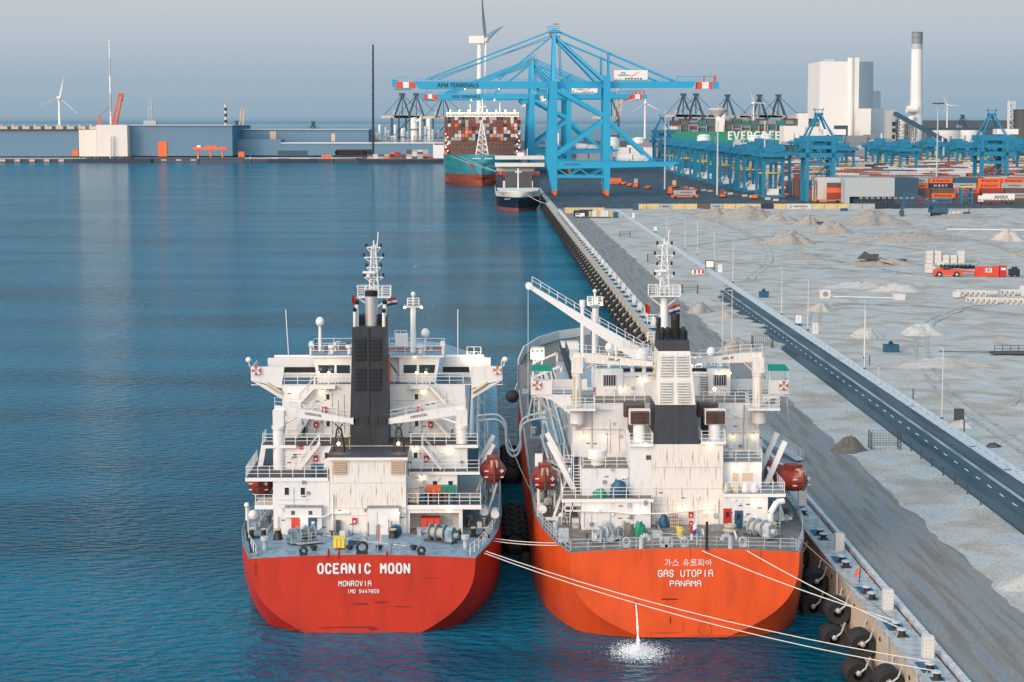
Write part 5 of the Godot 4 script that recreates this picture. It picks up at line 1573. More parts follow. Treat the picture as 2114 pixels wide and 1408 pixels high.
func deck_gear() -> void:
	lifeboat(P(0.75, 12.6, 202.5), 0.06, "red lifeboat with white cross hanging from the red ship, starboard side", "lifeboats")
	lifeboat(P(-22.6, 11.2, 203.5), 0.0, "lifeboat half hidden under the boat deck of the red ship, port side", "lifeboats")
	lifeboat(P(5.87, 12.34, 199.5), 0.0, "dark red lifeboat hanging on the port side of the orange ship", "lifeboats")
	lifeboat(P(29.93, 12.19, 199.5), 0.45, "dark red lifeboat turned outwards on the quay side of the orange ship", "lifeboats")
	life_ring(P(-23.17, 22.27, 205.15), "orange and white life ring on the left wing of the red ship")
	life_ring(P(1.29, 22.28, 205.15), "orange and white life ring on the right wing of the red ship")
	life_ring(P(5.36, 20.57, 206.4), "faded life ring on the left wing of the orange ship")
	life_ring(P(30.63, 20.48, 206.4), "orange and white life ring on the right wing of the orange ship")
	var tri = ["bright_red", "white_clean", "flag_blue"]
	flag("courtesy_flag", P(-10.2, 28.96, 212), tri, 1.05, 0.75, "red white and blue flag right of the red ship's mast")
	flag("courtesy_flag", P(19.3, 28.06, 212), tri, 1.15, 0.85, "red white and blue flag right of the orange ship's mast", 0.3)
	flag("signal_flag", P(-13.33, 29.06, 212), ["bright_red"], 0.5, 0.9, "small plain red flag left of the red ship's funnel pipes", 0.6, -1.0)
	flag("signal_flag", P(17.32, 28.16, 212), ["bright_red"], 0.5, 0.95, "plain red flag left of the orange ship's mast", 0.6, -1.0)
	var en = thing("ensign", "red and white striped ensign hanging limp at the red ship's stern", "flag", P(-10.02, 7.86, 187.3))
	part("staff", MB.new().tube(P(-10.03, 7.31, 187.3), P(-10.05, 11.08, 187.3), 0.04, 6), "pale_grey", en)
	for k in 6:
		var b = MB.new()
		var x = -10.15 + k * 0.07
		b.quad(P(x, 8.46 - 0.04 * k, 187.35 + 0.06 * (k % 2)), P(x + 0.07, 8.46 - 0.04 * k, 187.41 - 0.06 * (k % 2)), P(x + 0.07, 9.84 + 0.03 * k, 187.41 - 0.06 * (k % 2)), P(x, 9.84 + 0.03 * k, 187.35 + 0.06 * (k % 2)))
		part("stripe", b, "red" if k % 2 == 0 else "white_clean", en)
	var pn = thing("ensign", "white red and blue ensign hanging at the orange ship's stern", "flag", P(19.25, 10.09, 184.5))
	for q in [[1423, 1085, 1431, 1103, "red"], [1429, 1082, 1440, 1093, "white_clean"], [1429, 1093, 1440, 1105, "flag_blue"]]:
		pass
	part("panel", MB.new().slab([P(18.89, 10.28, 184.5), P(19.2, 10.41, 184.5), P(19.25, 9.5, 184.5), P(18.94, 9.55, 184.5)], Vector3(0, 0, 0.02)), "red", pn)
	part("panel", MB.new().slab([P(19.15, 10.38, 184.45), P(19.5, 10.65, 184.45), P(19.51, 10.01, 184.45), P(19.2, 9.79, 184.45)], Vector3(0, 0, 0.02)), "white_clean", pn)
	part("panel", MB.new().slab([P(19.15, 9.8, 184.4), P(19.5, 10.07, 184.4), P(19.51, 9.66, 184.4), P(19.2, 9.39, 184.4)], Vector3(0, 0, 0.02)), "flag_blue", pn)
	# winches
	winch(P(-17.31, 7.15, 191.9), 0.5, "pale blue mooring winch on the left of the red ship's after deck", "mooring winches", "moon_deck", "rope_dark")
	winch(P(-4.34, 7.15, 192.41), 2.7, "pale blue mooring winch on the right of the red ship's after deck", "mooring winches", "moon_deck", "canvas")
	winch(P(11.09, 8.2, 187.85), 1.1, "grey mooring winch on the left of the orange ship's after deck", "mooring winches", "pale_grey", "rope_dark")
	winch(P(26, 8.2, 189.22), 2.3, "grey mooring winch on the right of the orange ship's after deck", "mooring winches", "pale_grey", "canvas")
	# red ship
	crate("locker", "orange", "orange locker beside the teal one on the red ship's poop deck", "locker", -5.8, -4.37, 10.53, 11.41, 198.6, 199.6)
	crate("locker", "green", "teal locker beside the orange one on the red ship's poop deck", "locker", -4.32, -2.88, 10.53, 11.41, 198.6, 199.6)
	for k in 6:
		var x = -6.06 + k * 0.56
		var t = thing("oil_drum", "%s oil drum from the left in the row under the lockers" % ["first", "second", "third", "fourth", "fifth", "sixth"][k], "drum", P(x, 10.1, 197.6), "oil drums on the red ship")
		part("body", drum(P(x, 10.1, 197.6), ["blue_paint", "navy", "rust_brown", "navy", "rust_brown", "blue_paint"][k]), ["blue_paint", "navy", "rust_brown", "navy", "rust_brown", "blue_paint"][k], t)
		part("lid", MB.new().tube(P(x, 10.98, 197.6), P(x, 11.02, 197.6), 0.27, 14), "orange" if k else "red", t)
	pallet_stack(P(-7.44, 10.1, 197.4), 6, "upright wooden pallets at the left end of the red ship's poop rail", true)
	for k in 2:
		crate("bin", "blue_paint", "%s dark blue bin by the rail of the red ship's boat deck" % ["left", "right"][k], "bin", -17.05 + k * 0.62, -17.05 + k * 0.62 + 0.56, 12.84, 13.85, 197.2, 197.9, "blue bins")
	crate("tarpaulin_box", "bright_red", "big box under a red tarpaulin in the red ship's open bay", "box", -6.24, -4.44, 7.52, 8.58, 196.9, 198.2)
	crate("chest", "pale_grey", "low pale blue chest beside the right winch of the red ship", "chest", -6.62, -5.39, 7, 7.82, 195.2, 196.2)
	crate("save_all", "yellow", "bright yellow box at the stern edge of the red ship", "box", -14.25, -13.21, 7.54, 8.38, 188.2, 189.4)
	solo("rope_heap", lump(P(-13.89, 7.15, 197.39), Vector3(0.75, 0.75, 0.6), 1.0, 0.25), "rope_dark", "brown heap of coiled rope against the red ship's casing", "rope", P(-13.89, 7.15, 197.39))
	var reel = thing("hose_reel", "dark blue hose reel beside the small white deckhouse of the red ship", "reel", P(-8.7, 7.15, 194.6))
	part("wheel", MB.new().torus(P(-8.7, 7.85, 194.6), Vector3.BACK, 0.5, 0.16, 18, 8).tube(P(-8.7, 7.85, 194.4), P(-8.7, 7.85, 194.9), 0.3, 12), "blue_paint", reel)
	part("stand", MB.new().box(-8.7 - 0.5, -8.7 + 0.5, 7.15, 7.3, 194.3, 195.0), "dark_grey", reel)
	solo("crate_heap", MB.new().box(-7.3, -6.2, 7.1, 7.5, 195.6, 196.3).obox(P(-6.6, 7.6, 195.9), Vector3(0.9, 0.3, 0.6), Basis(Vector3.BACK, 0.4)), "rust_brown", "small brown timber heap left of the pale blue chest", "timber", P(-6.7, 7.1, 196))
	# orange ship
	solo("net_heap", lump(P(11.1, 11.27, 194.0), Vector3(0.75, 0.42, 0.5), 2.0), "green", "small green tarpaulin bundle on the orange ship's shelter deck", "bundle", P(11.1, 11.27, 194.0))
	solo("tarpaulin_heap", lump(P(12.98, 11.27, 194.0), Vector3(0.95, 0.8, 0.5), 5.0), "blue_paint", "large dark blue tarpaulin heap on the orange ship's shelter deck", "bundle", P(12.98, 11.27, 194.0))
	solo("net_heap", lump(P(13.61, 8.3, 190), Vector3(0.62, 0.58, 0.6), 7.0, 0.3), "rope_dark", "grey net heap beside the green one on the orange ship's after deck", "bundle", P(13.61, 8.3, 190))
	solo("net_heap", lump(P(14.71, 8.3, 189.99), Vector3(0.66, 0.6, 0.6), 8.0, 0.3), "green", "bright green net heap on the orange ship's after deck", "bundle", P(14.71, 8.3, 189.99))
	solo("tarpaulin_heap", lump(P(17.28, 8.35, 193.6), Vector3(0.5, 0.68, 0.5), 9.0, 0.15), "blue_paint", "upright blue wrapped bundle against the orange ship's casing", "bundle", P(17.28, 8.35, 193.6))
	pallet_stack(P(17.91, 8.35, 193.7), 5, "upright pallets right of the blue bundle on the orange ship", true)
	solo("rope_heap", MB.new().torus(P(23.41, 8.55, 191.02), Vector3.UP, 0.5, 0.22, 16, 8).torus(P(23.41, 8.95, 191.02), Vector3.UP, 0.42, 0.22, 16, 8), "canvas", "pale coil of heavy rope in front of the orange ship's doors", "rope", P(23.41, 8.3, 191.02))
	for k in 4:
		var x = 23.49 + k * 0.86
		solo("bulk_bag", lump(P(x, 11.73, 194.0), Vector3(0.42, 0.42, 0.4), 20.0 + k, 0.1), ["canvas", "tan", "white_clean", "white_clean"][k], "%s bulk bag from the left on the orange ship's starboard deck" % ["first", "second", "third", "fourth"][k], "bag", P(x, 11.73, 194.0), "bulk bags on the orange ship")


# ---------------------------------------------------------------- building site on the quay
func pile(x: float, d: float, r: float, h: float, m: String, label: String, sd: float, stretch = 1.0) -> void:
	var b = MB.new()
	var rings = 12
	var k = 30
	for j in rings + 1:
		var u = float(j) / rings
		for e in k + 1:
			var a = TAU * e / k
			var q = 1.0 + 0.6 * bump_noise.get_noise_2d(cos(a) * 40 + sd * 50, sin(a) * 40 + sd * 31)
			var px = cos(a) * u * r * q * stretch
			var pd = sin(a) * u * r * q
			var y = h * pow(0.5 + 0.5 * cos(PI * u), 0.85) * (1.0 + 0.3 * bump_noise.get_noise_2d(px * 14 + sd * 70, pd * 14)) - 0.3 * u
			y += 0.34 * h * bump_noise.get_noise_2d(px * 40 + sd * 20, pd * 40) * (1.0 - u)
			b.add(P(x + px, 5.05 + y, d + pd), Vector3.ZERO)
	for j in rings:
		for e in k:
			var o = j * (k + 1) + e
			b.ix.append_array([o, o + 1, o + k + 1, o + 1, o + k + 2, o + k + 1])
	smooth(b, side_key)
	solo("sand_pile", b, m, label, "sand pile", P(x, 5, d), "heaps of sand on the site")


func site_things() -> void:
	for q in [
		[47.2, 259.5, 3.6, 2.5, "gravel", "dark sand heap beside the wire cage, between track and road", 1.0, 0.9],
		[50.6, 182.5, 4.2, 1.3, "sand", "low pale sand heap at the edge of the track, nearest the camera", 2.0, 1.3],
		[75.6, 399.0, 5.0, 2.4, "sand", "sand heap near the road, left of two side by side", 3.0, 1.0],
		[87.3, 404.0, 5.6, 2.6, "sand", "sand heap near the road, right of two side by side", 4.0, 1.1],
		[75.6, 455.0, 5.0, 2.0, "sand", "sand heap in front of the concrete block with the round hole", 5.0, 1.0],
		[106.8, 708.0, 10.0, 5.0, "heap", "broad lumpy sand heap in the left middle of the site", 6.0, 1.2],
		[132.0, 775.0, 8.5, 5.2, "heap", "two-topped sand heap near the middle of the site", 7.0, 1.2],
		[161.4, 845.0, 15.0, 6.5, "heap", "large pale cone of sand in front of the blue excavator", 8.0, 1.3],
		[134.3, 841.0, 6.0, 4.0, "heap", "sand heap beside the small dark skip", 9.0, 1.3],
		[127.0, 874.0, 7.5, 4.2, "heap", "sand heap between the grey gravel mound and the skip", 10.0, 1.3],
		[117.0, 892.0, 13.0, 6.5, "heap", "right half of the big grey gravel mound by the container row", 11.0, 1.4],
		[103.0, 898.0, 13.0, 5.0, "heap", "left half of the big grey gravel mound by the container row", 12.0, 1.5],
		[152.0, 723.0, 8.0, 3.6, "heap", "long brown bank of sand across the middle of the site", 13.0, 4.6],
		[190.0, 650.0, 7.0, 3.2, "heap", "long brown bank of sand behind the white pallets", 14.0, 4.6],
		[188.0, 728.0, 7.0, 4.6, "sand", "pale cone of sand at the right end of the long brown bank", 15.0, 1.1],
		[205.0, 742.0, 6.0, 3.8, "sand", "second pale cone at the right edge of the site", 16.0, 1.2],
		[48.2, 452.0, 4.2, 2.6, "heap", "cone of sand left of the lamp posts, beyond the orange ship", 17.0, 1.0],
		[52.4, 438.0, 3.4, 1.6, "heap", "low sand heap between the cone and the road", 18.0, 1.2],
		[46.8, 375.0, 4.2, 2.6, "heap", "brown sand heap at the foot of the near pair of poles", 19.0, 1.2],
		[97.0, 520.0, 6.0, 1.8, "sand", "low rough bank of sand behind the white concrete block", 20.0, 2.4],
		[118.0, 604.0, 8.0, 2.4, "heap", "brown ridge of sand beside the dark digger bucket", 21.0, 2.2],
		[100.0, 640.0, 6.0, 1.4, "heap", "low brown streak of sand at the left of the site", 22.0, 2.6],
		[104.0, 510.0, 6.0, 2.4, "sand", "sand ridge left of the stacked concrete pipes", 23.0, 1.6],
		[66.8, 281.0, 3.0, 1.0, "sand", "small sand heap beside the dark bin at the kerb", 24.0, 1.1],
		[210.0, 900.0, 12.0, 2.2, "heap", "low bank of sand right of the blue excavator", 25.0, 2.0],
		[80.0, 352.0, 8.0, 1.5, "sand", "low pale bank under the blue crate, right of the road", 26.0, 1.8],
		[48.8, 520.0, 3.0, 1.6, "heap", "small sand heap behind the far wire cage", 27.0, 1.2]]:
		pile(q[0], q[1], q[2] * 0.85, q[3] * 0.85, q[4], q[5], q[6], q[7])
	# street lamps along the road
	var lamp0 = thing("street_lamp", "", "street lamp", Vector3.ZERO, "street lamps along the road")
	part("pole", MB.new().tube(Vector3.ZERO, Vector3(0, 10.4, 0), 0.1, 8, 0.06), "concrete_white", lamp0)
	part("lamp_head", MB.new().box(-0.9, 0.1, 10.35, 10.5, -0.15, 0.15), "pale_grey", lamp0)
	part("foot", MB.new().tube(Vector3.ZERO, Vector3(0, 0.4, 0), 0.2, 8), "dark_grey", lamp0)
	var spots = [[65.3, 287, "nearest street lamp at the right of the road"], [65.2, 346, "second street lamp at the right of the road"], [65.9, 412, "third street lamp at the right of the road, by the white and blue cabinet"], [65.5, 446, "fourth street lamp at the right of the road"], [65.8, 537, "fifth street lamp at the right of the road, past the road's end"], [66.5, 587, "sixth street lamp beside the square notice board"], [68.0, 649, "seventh street lamp along the far kerb line"], [67.0, 679, "eighth street lamp along the far kerb line"], [66.6, 742, "ninth street lamp along the far kerb line"], [44.6, 379, "tall pole standing at the edge of the track, left of a pair"], [47.2, 386, "tall pole standing at the edge of the track, right of a pair"], [68.3, 363, "pole out on the sand between two heaps"]]
	for k in spots.size():
		var o = lamp0 if k == 0 else dup(lamp0, Vector3.ZERO, 0, "")
		o.position = P(spots[k][0], 5.0, spots[k][1])
		o.set_meta("label", spots[k][2])
	# mesh cages
	var cage0 = thing("wire_cage", "", "cage", Vector3.ZERO, "wire cages between track and road")
	for q in [[-1.9, -1.2], [1.9, -1.2], [1.9, 1.2], [-1.9, 1.2]]:
		part("post", MB.new().bar(Vector3(q[0], 0, q[1]), Vector3(q[0], 2.3, q[1]), 0.09), "dark_grey", cage0)
	for s in [[Vector3(-1.9, 0, 1.2), Vector3(1.9, 0, 1.2)], [Vector3(-1.9, 0, -1.2), Vector3(1.9, 0, -1.2)], [Vector3(-1.9, 0, -1.2), Vector3(-1.9, 0, 1.2)], [Vector3(1.9, 0, -1.2), Vector3(1.9, 0, 1.2)]]:
		var b = MB.new()
		for k in 4:
			b.bar(s[0] + Vector3(0, 0.25 + k * 0.66, 0), s[1] + Vector3(0, 0.25 + k * 0.66, 0), 0.035)
		for k in 11:
			b.bar((s[0] as Vector3).lerp(s[1], k / 10.0), (s[0] as Vector3).lerp(s[1], k / 10.0) + Vector3(0, 2.25, 0), 0.02)
		part("mesh_panel", b, "dark_grey", cage0)
	part("base", MB.new().box(-1.5, 1.5, 0, 0.25, -0.8, 0.8), "kerb", cage0)
	var cages = [[52.1, 261.5, "nearest wire cage, beside the dark sand heap"], [52.4, 381, "second wire cage, beside the road behind the orange ship"], [51.0, 503, "third wire cage, near the end of the road"], [51.7, 620, "fourth wire cage, past the end of the road"], [51.9, 751, "farthest wire cage towards the terminal"]]
	for k in cages.size():
		var o = cage0 if k == 0 else dup(cage0, Vector3.ZERO, 0, "")
		o.position = P(cages[k][0], 5.0, cages[k][1])
		o.set_meta("label", cages[k][2])
	# concrete block with a round hole, and the plain one at the end of the buried pipe
	var cb = thing("concrete_chamber", "white concrete block with a round hole facing the road", "concrete block", P(82.4, 5, 490))
	part("block", MB.new().box(81.2, 83.6, 5, 7.0, 489.0, 491), "concrete_white", cb)
	part("hole", MB.new().tube(P(82.4, 6.0, 489.02), P(82.4, 6.0, 488.97), 0.52, 20).torus(P(82.4, 6, 488.97), Vector3.BACK, 0.58, 0.07, 20, 6), "grey", cb)
	solo("concrete_chamber", MB.new().box(98.0, 100.6, 5, 6.4, 483.5, 486), "concrete_white", "plain pale concrete block at the right end of the half buried pipe", "concrete block", P(99.3, 5, 485))
	solo("buried_pipe", MB.new().tube(P(84, 5.35, 489.6), P(98, 5.4, 485), 0.16, 8), "concrete_white", "thin white pipe lying on the sand between two concrete blocks", "pipe", P(91, 5.3, 487))
	solo("concrete_block", MB.new().box(113.4, 115.0, 5.2, 6.6, 488.5, 490), "concrete_white", "small white block lying alone left of the stacked pipes", "concrete block", P(114.2, 5, 489))
	for q in [[65.6, 422.6, "white", "blue_paint", "white cabinet with a blue foot beside the road"], [66.5, 406.6, "concrete_white", "concrete_white", "narrow white cabinet nearest the near end of the row by the kerb"], [66.8, 575.5, "white", "white", "small white cabinet beside the notice board"], [66.2, 904.6, "white", "white", "white cabinet at the far end of the kerb line"], [65.9, 784.6, "white", "blue_paint", "small white and blue cabinet halfway along the far kerb line"]]:
		var t = thing("cabinet", q[4], "cabinet", P(q[0], 5, q[1]), "roadside cabinets")
		part("body", MB.new().box(q[0] - 0.55, q[0] + 0.55, 5.55, 7.2, q[1] - 0.5, q[1] + 0.5), q[2], t)
		part("foot", MB.new().box(q[0] - 0.6, q[0] + 0.6, 5, 5.545, q[1] - 0.55, q[1] + 0.55), q[3], t)
		part("door_gap", MB.new().box(q[0] - 0.02, q[0] + 0.02, 5.6, 7.1, q[1] - 0.515, q[1] - 0.5), "grey", t)
	# blue crates
	for q in [[75.1, 372.8, 2.7, "blue crate with a hump on top beside a low bank, right of the road"], [67.8, 491.6, 2.2, "blue crate close to the road's right kerb"], [125.3, 608.5, 2.7, "blue container box standing alone in the middle of the sand"], [171.8, 971.0, 3.4, "blue skip near the container row at the back of the site"]]:
		var t = thing("blue_crate", q[3], "crate", P(q[0], 5, q[1]), "blue crates on the sand")
		part("body", MB.new().box(q[0] - q[2] / 2, q[0] + q[2] / 2, 5.1, 6.35, q[1] - 0.9, q[1] + 0.9), "blue_paint", t)
		part("rim", MB.new().box(q[0] - q[2] / 2 - 0.08, q[0] + q[2] / 2 + 0.08, 6.352, 6.5, q[1] - 0.98, q[1] + 0.98), "blue_paint", t)
		part("rib", MB.new().box(q[0] - 0.1, q[0] + 0.1, 5.1, 6.35, q[1] - 0.97, q[1] - 0.9), "blue_paint", t)
		if q[1] < 500:
			part("motor", MB.new().box(q[0] - 0.4, q[0] + 0.3, 6.5, 6.95, q[1] - 0.4, q[1] + 0.4).tube(P(q[0], 6.9, q[1]), P(q[0], 7.2, q[1]), 0.16), "navy", t)
	crate("skip", "dark_grey", "small dark skip between two sand heaps at the back", "skip", 136.6, 140.2, 5.0, 6.4, 839.0, 841)
	crate("bin", "dark_grey", "dark wire bin at the kerb beside the near street lamp", "bin", 66.5, 67.7, 5.2, 6.9, 283.6, 284.8)
	# notice board, striped barrier, posts
	var nb = thing("notice_board", "square white notice board in a dark frame beside the road's end", "sign", P(64.3, 5, 579))
	part("frame", MB.new().box(63.0, 65.6, 5.9, 8.2, 578.9, 579.1), "dark_grey", nb)
	part("panel", MB.new().box(63.25, 65.35, 6.15, 7.95, 578.8, 578.895), "white_clean", nb)
	part("post", MB.new().box(63.1, 63.3, 5, 5.9, 578.9, 579.1), "dark_grey", nb)
	part("post", MB.new().box(65.3, 65.5, 5, 5.9, 578.9, 579.1), "dark_grey", nb)
	var sb = thing("striped_barrier", "red and white striped barrier across the end of the road", "barrier", P(59.5, 5, 566))
	for k in 6:
		bx("stripe", "red" if k % 2 else "white_clean", sb, 57.9 + k * 0.55, 58.45 + k * 0.55, 5.3, 6.3, 566, 566.15)
	bx("foot", "kerb", sb, 57.7, 61.4, 5.02, 5.3, 565.7, 566.5)
	for q in [[65.7, 336, 1.9, "tall wooden marker post beside the kerb"], [65.8, 309, 1.5, "dark marker post left of the near street lamp"], [65.9, 276, 1.4, "short dark post at the right edge of the road strip"], [67.4, 353, 1.6, "post with a small cross arm beyond the kerb"]]:
		var t = thing("marker_post", q[3], "post", P(q[0], 5, q[1]), "posts along the kerb")
		part("post", MB.new().box(q[0] - 0.08, q[0] + 0.08, 5, 5 + q[2], q[1] - 0.08, q[1] + 0.08), "dark_grey" if q[1] != 336.0 else "tan", t)
		part("cap", MB.new().box(q[0] - 0.12, q[0] + 0.12, 5 + q[2], 5.08 + q[2], q[1] - 0.12, q[1] + 0.12), "dark_grey", t)
	for k in 7:
		var d = 222.0 + k * 6.2
		solo("delineator", MB.new().box(55.0, 55.14, 5, 6.2, d, d + 0.14).box(54.97, 55.17, 5.9, 6.1, d - 0.02, d), "dark_grey", "thin dark post in the row along the left edge of the road", "post", P(55.07, 5, d), "thin posts along the left road edge")
	for q in [[300, 0], [279, 1], [262, 2], [244, 3], [325, 4], [362, 5]]:
		solo("drain_cover", MB.new().box(63.36, 64.24, 5.125, 5.14, q[0], q[0] + 0.8), "blue_paint", "blue drain cover in the kerb strip", "drain cover", P(63.8, 5.1, q[0]), "drain covers in the kerb strip")
	var ww = thing("tyre_heap", "flat dark heap of mats on the sand right of the road", "mats", P(66.3, 5, 262.5))
	part("mat", lump(P(66.6, 5.05, 262.5), Vector3(0.9, 0.25, 0.7), 40, 0.3), "dark_grey", ww)
	# gantry with a hand rail lying on the sand, and its pipe
	var ga = thing("work_platform", "long dark work platform with rails and a hoop, at the right edge", "platform", P(95.3, 5, 368))
	part("deck", MB.new().box(92.4, 99.0, 5.3, 5.7, 367, 369), "dark_grey", ga)
	part("railing", MB.new().rail([P(92.9, 5.7, 367.2), P(98.8, 5.7, 367.2)], 1.2, 1.4, 0.09, 2), "dark_grey", ga)
	part("hoop", MB.new().torus(P(97.2, 5.9, 367.3), Vector3.BACK, 1.0, 0.07, 18, 6, PI), "dark_grey", ga)
	solo("steel_pipe", MB.new().tube(P(83.6, 5.4, 371), P(92.3, 5.5, 368.6), 0.09, 6), "dark_grey", "thin dark pipe running to the long work platform", "pipe", P(88, 5.4, 370))
	# concrete pipes
	for q in [[121.8, 493.0, 0], [127.5, 470.0, 1], [119.4, 472.5, 2], [133.0, 494.0, 3]]:
		for k in (6 if q[2] < 3 else 3):
			var a = P(q[0] - 6.0 + k * 1.15, 5.75 + 0.0, q[1] + 2.0 - k * 0.55)
			var t = thing("concrete_pipe", "%s pipe of the %s row of pale concrete pipes" % [["first", "second", "third", "fourth", "fifth", "sixth"][k], ["back left", "front right", "front left", "back right"][q[2]]], "concrete pipe", a, "concrete pipes on the sand")
			part("barrel", MB.new().lathe(a, Vector3(0.92, 0, -0.4), [[0.5, 0], [0.72, 0], [0.72, 3.6], [0.5, 3.6], [0.5, 0.0]], 16), "concrete_white", t)
			part("collar", MB.new().lathe(a, Vector3(0.92, 0, -0.4), [[0.72, 0], [0.84, 0], [0.84, 0.4], [0.72, 0.5]], 16), "concrete_white", t)
	# white packs on the sand
	var packs = [[134.3, 612, 3], [136.8, 612, 3], [139.2, 612, 2], [141.6, 612, 2], [143.9, 612, 3], [125.6, 573, 2], [128.0, 580, 1], [135.0, 600, 1], [132.4, 496, 2], [137.8, 494, 2], [187.5, 668, 1], [189.8, 668, 1]]
	for k in packs.size():
		var q = packs[k]
		var t = thing("block_pack", ["first white pack from the left in the row behind the red machine", "second white pack from the left in the row behind the red machine", "third white pack from the left in the row behind the red machine", "fourth white pack from the left in the row behind the red machine", "last white pack on the right of the row behind the red machine", "white pack left of the red machine", "low white pack behind the red machine's boom", "low white pack in front of the row of packs", "tall white pack above the concrete pipes, left of two", "tall white pack above the concrete pipes, right of two", "small white pack far out at the right edge, left of two", "small white pack far out at the right edge, right of two"][k], "pack", P(q[0], 5, q[1]), "white packs on the sand")
		for e in q[2]:
			part("layer", MB.new().box(q[0] - 0.95, q[0] + 0.95, 5.05 + e * 1.25, 6.24 + e * 1.25, q[1] - 0.8, q[1] + 0.8), "concrete_white", t)
	for k in 8:
		var x = 133.2 + k * 1.2
		solo("plastic_pipe", MB.new().lathe(P(x, 5.6, 586), Vector3.FORWARD, [[0.38, 0], [0.5, 0], [0.5, 5], [0.38, 5], [0.38, 0]], 14), "dark_grey", "dark pipe in the row of pipe ends behind the red site container", "pipe", P(x, 5, 586), "row of dark pipe ends")
	# red telehandler, red site container, dark trailer
	var th = thing("telehandler", "red wheeled loader with a long low boom, left of the red container", "machine", P(127.5, 5, 556.5))
	part("chassis", MB.new().hexa([P(123.2, 5.6, 555.6), P(131.5, 5.6, 555.6), P(131.5, 5.6, 557.6), P(123.2, 5.6, 557.6), P(123.6, 7.1, 555.7), P(131.0, 7.0, 555.7), P(131.0, 7.0, 557.5), P(123.6, 7.1, 557.5)]), "bright_red", th)
	part("boom", MB.new().bar(P(124.4, 7.2, 556.6), P(134.6, 6.4, 556.6), 0.5, 0.5), "bright_red", th)
	part("cab", MB.new().box(126.0, 127.6, 7.1, 7.6, 555.7, 556.9), "glass_dark", th)
	for x in [124.8, 129.6]:
		for d in [555.4, 557.4]:
			var w = part("wheel", MB.new().tube(P(x, 5.8, d), P(x, 5.8, d + 0.5), 0.82, 16), "rubber", th)
			part("rim", MB.new().tube(P(x, 5.8, d - 0.03), P(x, 5.8, d), 0.4, 12), "pale_grey", w)
	var oc = thing("site_container", "bright red site container with a white notice on its side", "container", P(138.5, 5, 556.3))
	part("body", MB.new().box(135.0, 141.2, 5.15, 7.85, 555.3, 557.6), "bright_red", oc)
	part("notice", MB.new().box(137.3, 139.3, 6.3, 7.5, 555.24, 555.298), "white_clean", oc)
	part("notice_picture", MB.new().box(137.8, 138.6, 6.7, 7.2, 555.2, 555.238), "grey", oc)
	for k in 14:
		bx("rib", "bright_red", oc, 135.2 + k * 0.44, 135.32 + k * 0.44, 5.3, 7.75, 555.24, 555.3)
	var od = thing("site_hut", "narrow red cabin at the right end of the red container", "cabin", P(142.4, 5, 556.3))
	part("body", MB.new().box(141.4, 143.3, 5.15, 8.1, 555.3, 557.3), "red", od)
	part("sign", MB.new().box(141.7, 143.0, 7.0, 7.6, 555.25, 555.298), "white_clean", od)
	var tr = thing("generator_trailer", "dark machine on wheels right of the red container", "machine", P(146, 5, 556.5))
	part("body", MB.new().box(144.2, 147.0, 5.5, 7.2, 555.6, 557.2).box(145.0, 146.4, 7.2, 7.8, 555.8, 557), "navy", tr)
	for x in [144.8, 146.4]:
		part("wheel", MB.new().tube(P(x, 5.55, 555.4), P(x, 5.55, 555.7), 0.5, 12), "rubber", tr)
	var bk = thing("digger_bucket", "dark broken machine part lying on the brown ridge", "machine part", P(114.5, 5, 603))
	part("bucket", MB.new().slab([P(110.8, 7.0, 603), P(113.0, 9.2, 603), P(114.4, 8.4, 603), P(117.0, 8.4, 603), P(116.6, 6.8, 603)], Vector3(0, 0, 2)), "dark_grey", bk)
	part("plate", MB.new().obox(P(119.0, 6.3, 600), Vector3(3.4, 0.3, 1.6), Basis(Vector3.BACK, -0.3)), "tan", bk)
	# blue excavator
	var ex = thing("excavator", "blue tracked excavator with a high folded arm at the back of the site", "excavator", P(203, 5, 916))
	part("house", MB.new().hexa([P(201.5, 6.8, 914), P(209.2, 6.8, 914), P(209.2, 6.8, 918), P(201.5, 6.8, 918), P(202, 9.3, 914.2), P(208.6, 8.8, 914.2), P(208.6, 8.8, 917.8), P(202, 9.3, 917.8)]), "blue_paint", ex)
	part("cab", MB.new().box(200.0, 202.0, 6.9, 10.2, 914.2, 915.9), "blue_paint", ex)
	part("cab_glass", MB.new().box(200.2, 201.8, 8.2, 9.9, 914.14, 914.198), "glass_dark", ex)
	part("boom", MB.new().bar(P(202.4, 8.6, 916), P(197.6, 13.4, 916), 1.0, 1.4).bar(P(197.6, 13.4, 916), P(189.6, 15.6, 916), 1.0, 1.2), "blue_paint", ex)
	part("arm", MB.new().bar(P(189.6, 15.8, 916), P(188.2, 7.6, 916), 0.9, 1.2), "blue_paint", ex)
	part("bucket", MB.new().slab([P(187.0, 7.6, 915.2), P(189.2, 7.6, 915.2), P(189.0, 5.4, 915.2), P(187.4, 5.2, 915.2)], Vector3(0, 0, -1.6)), "dark_grey", ex)
	for d in [913.6, 917.4]:
		part("crawler", MB.new().box(201.6, 208.4, 5.1, 6.7, d, d + 0.9), "black_clean", ex)
	solo("forklift", MB.new().box(214.6, 217.6, 5.6, 7.4, 909, 911).box(216.8, 217.2, 5.2, 8.8, 909.2, 909.6).tube(P(215.2, 5.7, 908.8), P(215.2, 5.7, 909.3), 0.6, 10), "dark_grey", "small dark machine at the far right of the sand", "machine", P(216, 5, 910))
	for k in 7:
		solo("sack", MB.new().box(208.5 + k * 2.3, 210.0 + k * 2.3, 5.1, 6.5, 935, 936.2), "concrete_white", "white sack in the row behind the blue excavator", "sack", P(209 + k * 2.3, 5, 935.5), "white sacks behind the excavator")
	var tank = thing("white_tank", "white tank at the right end of a thin pipe, far right of the sand", "tank", P(214, 5, 780))
	part("body", MB.new().ball(P(214, 6.3, 780), 1.5, 14), "white_clean", tank)
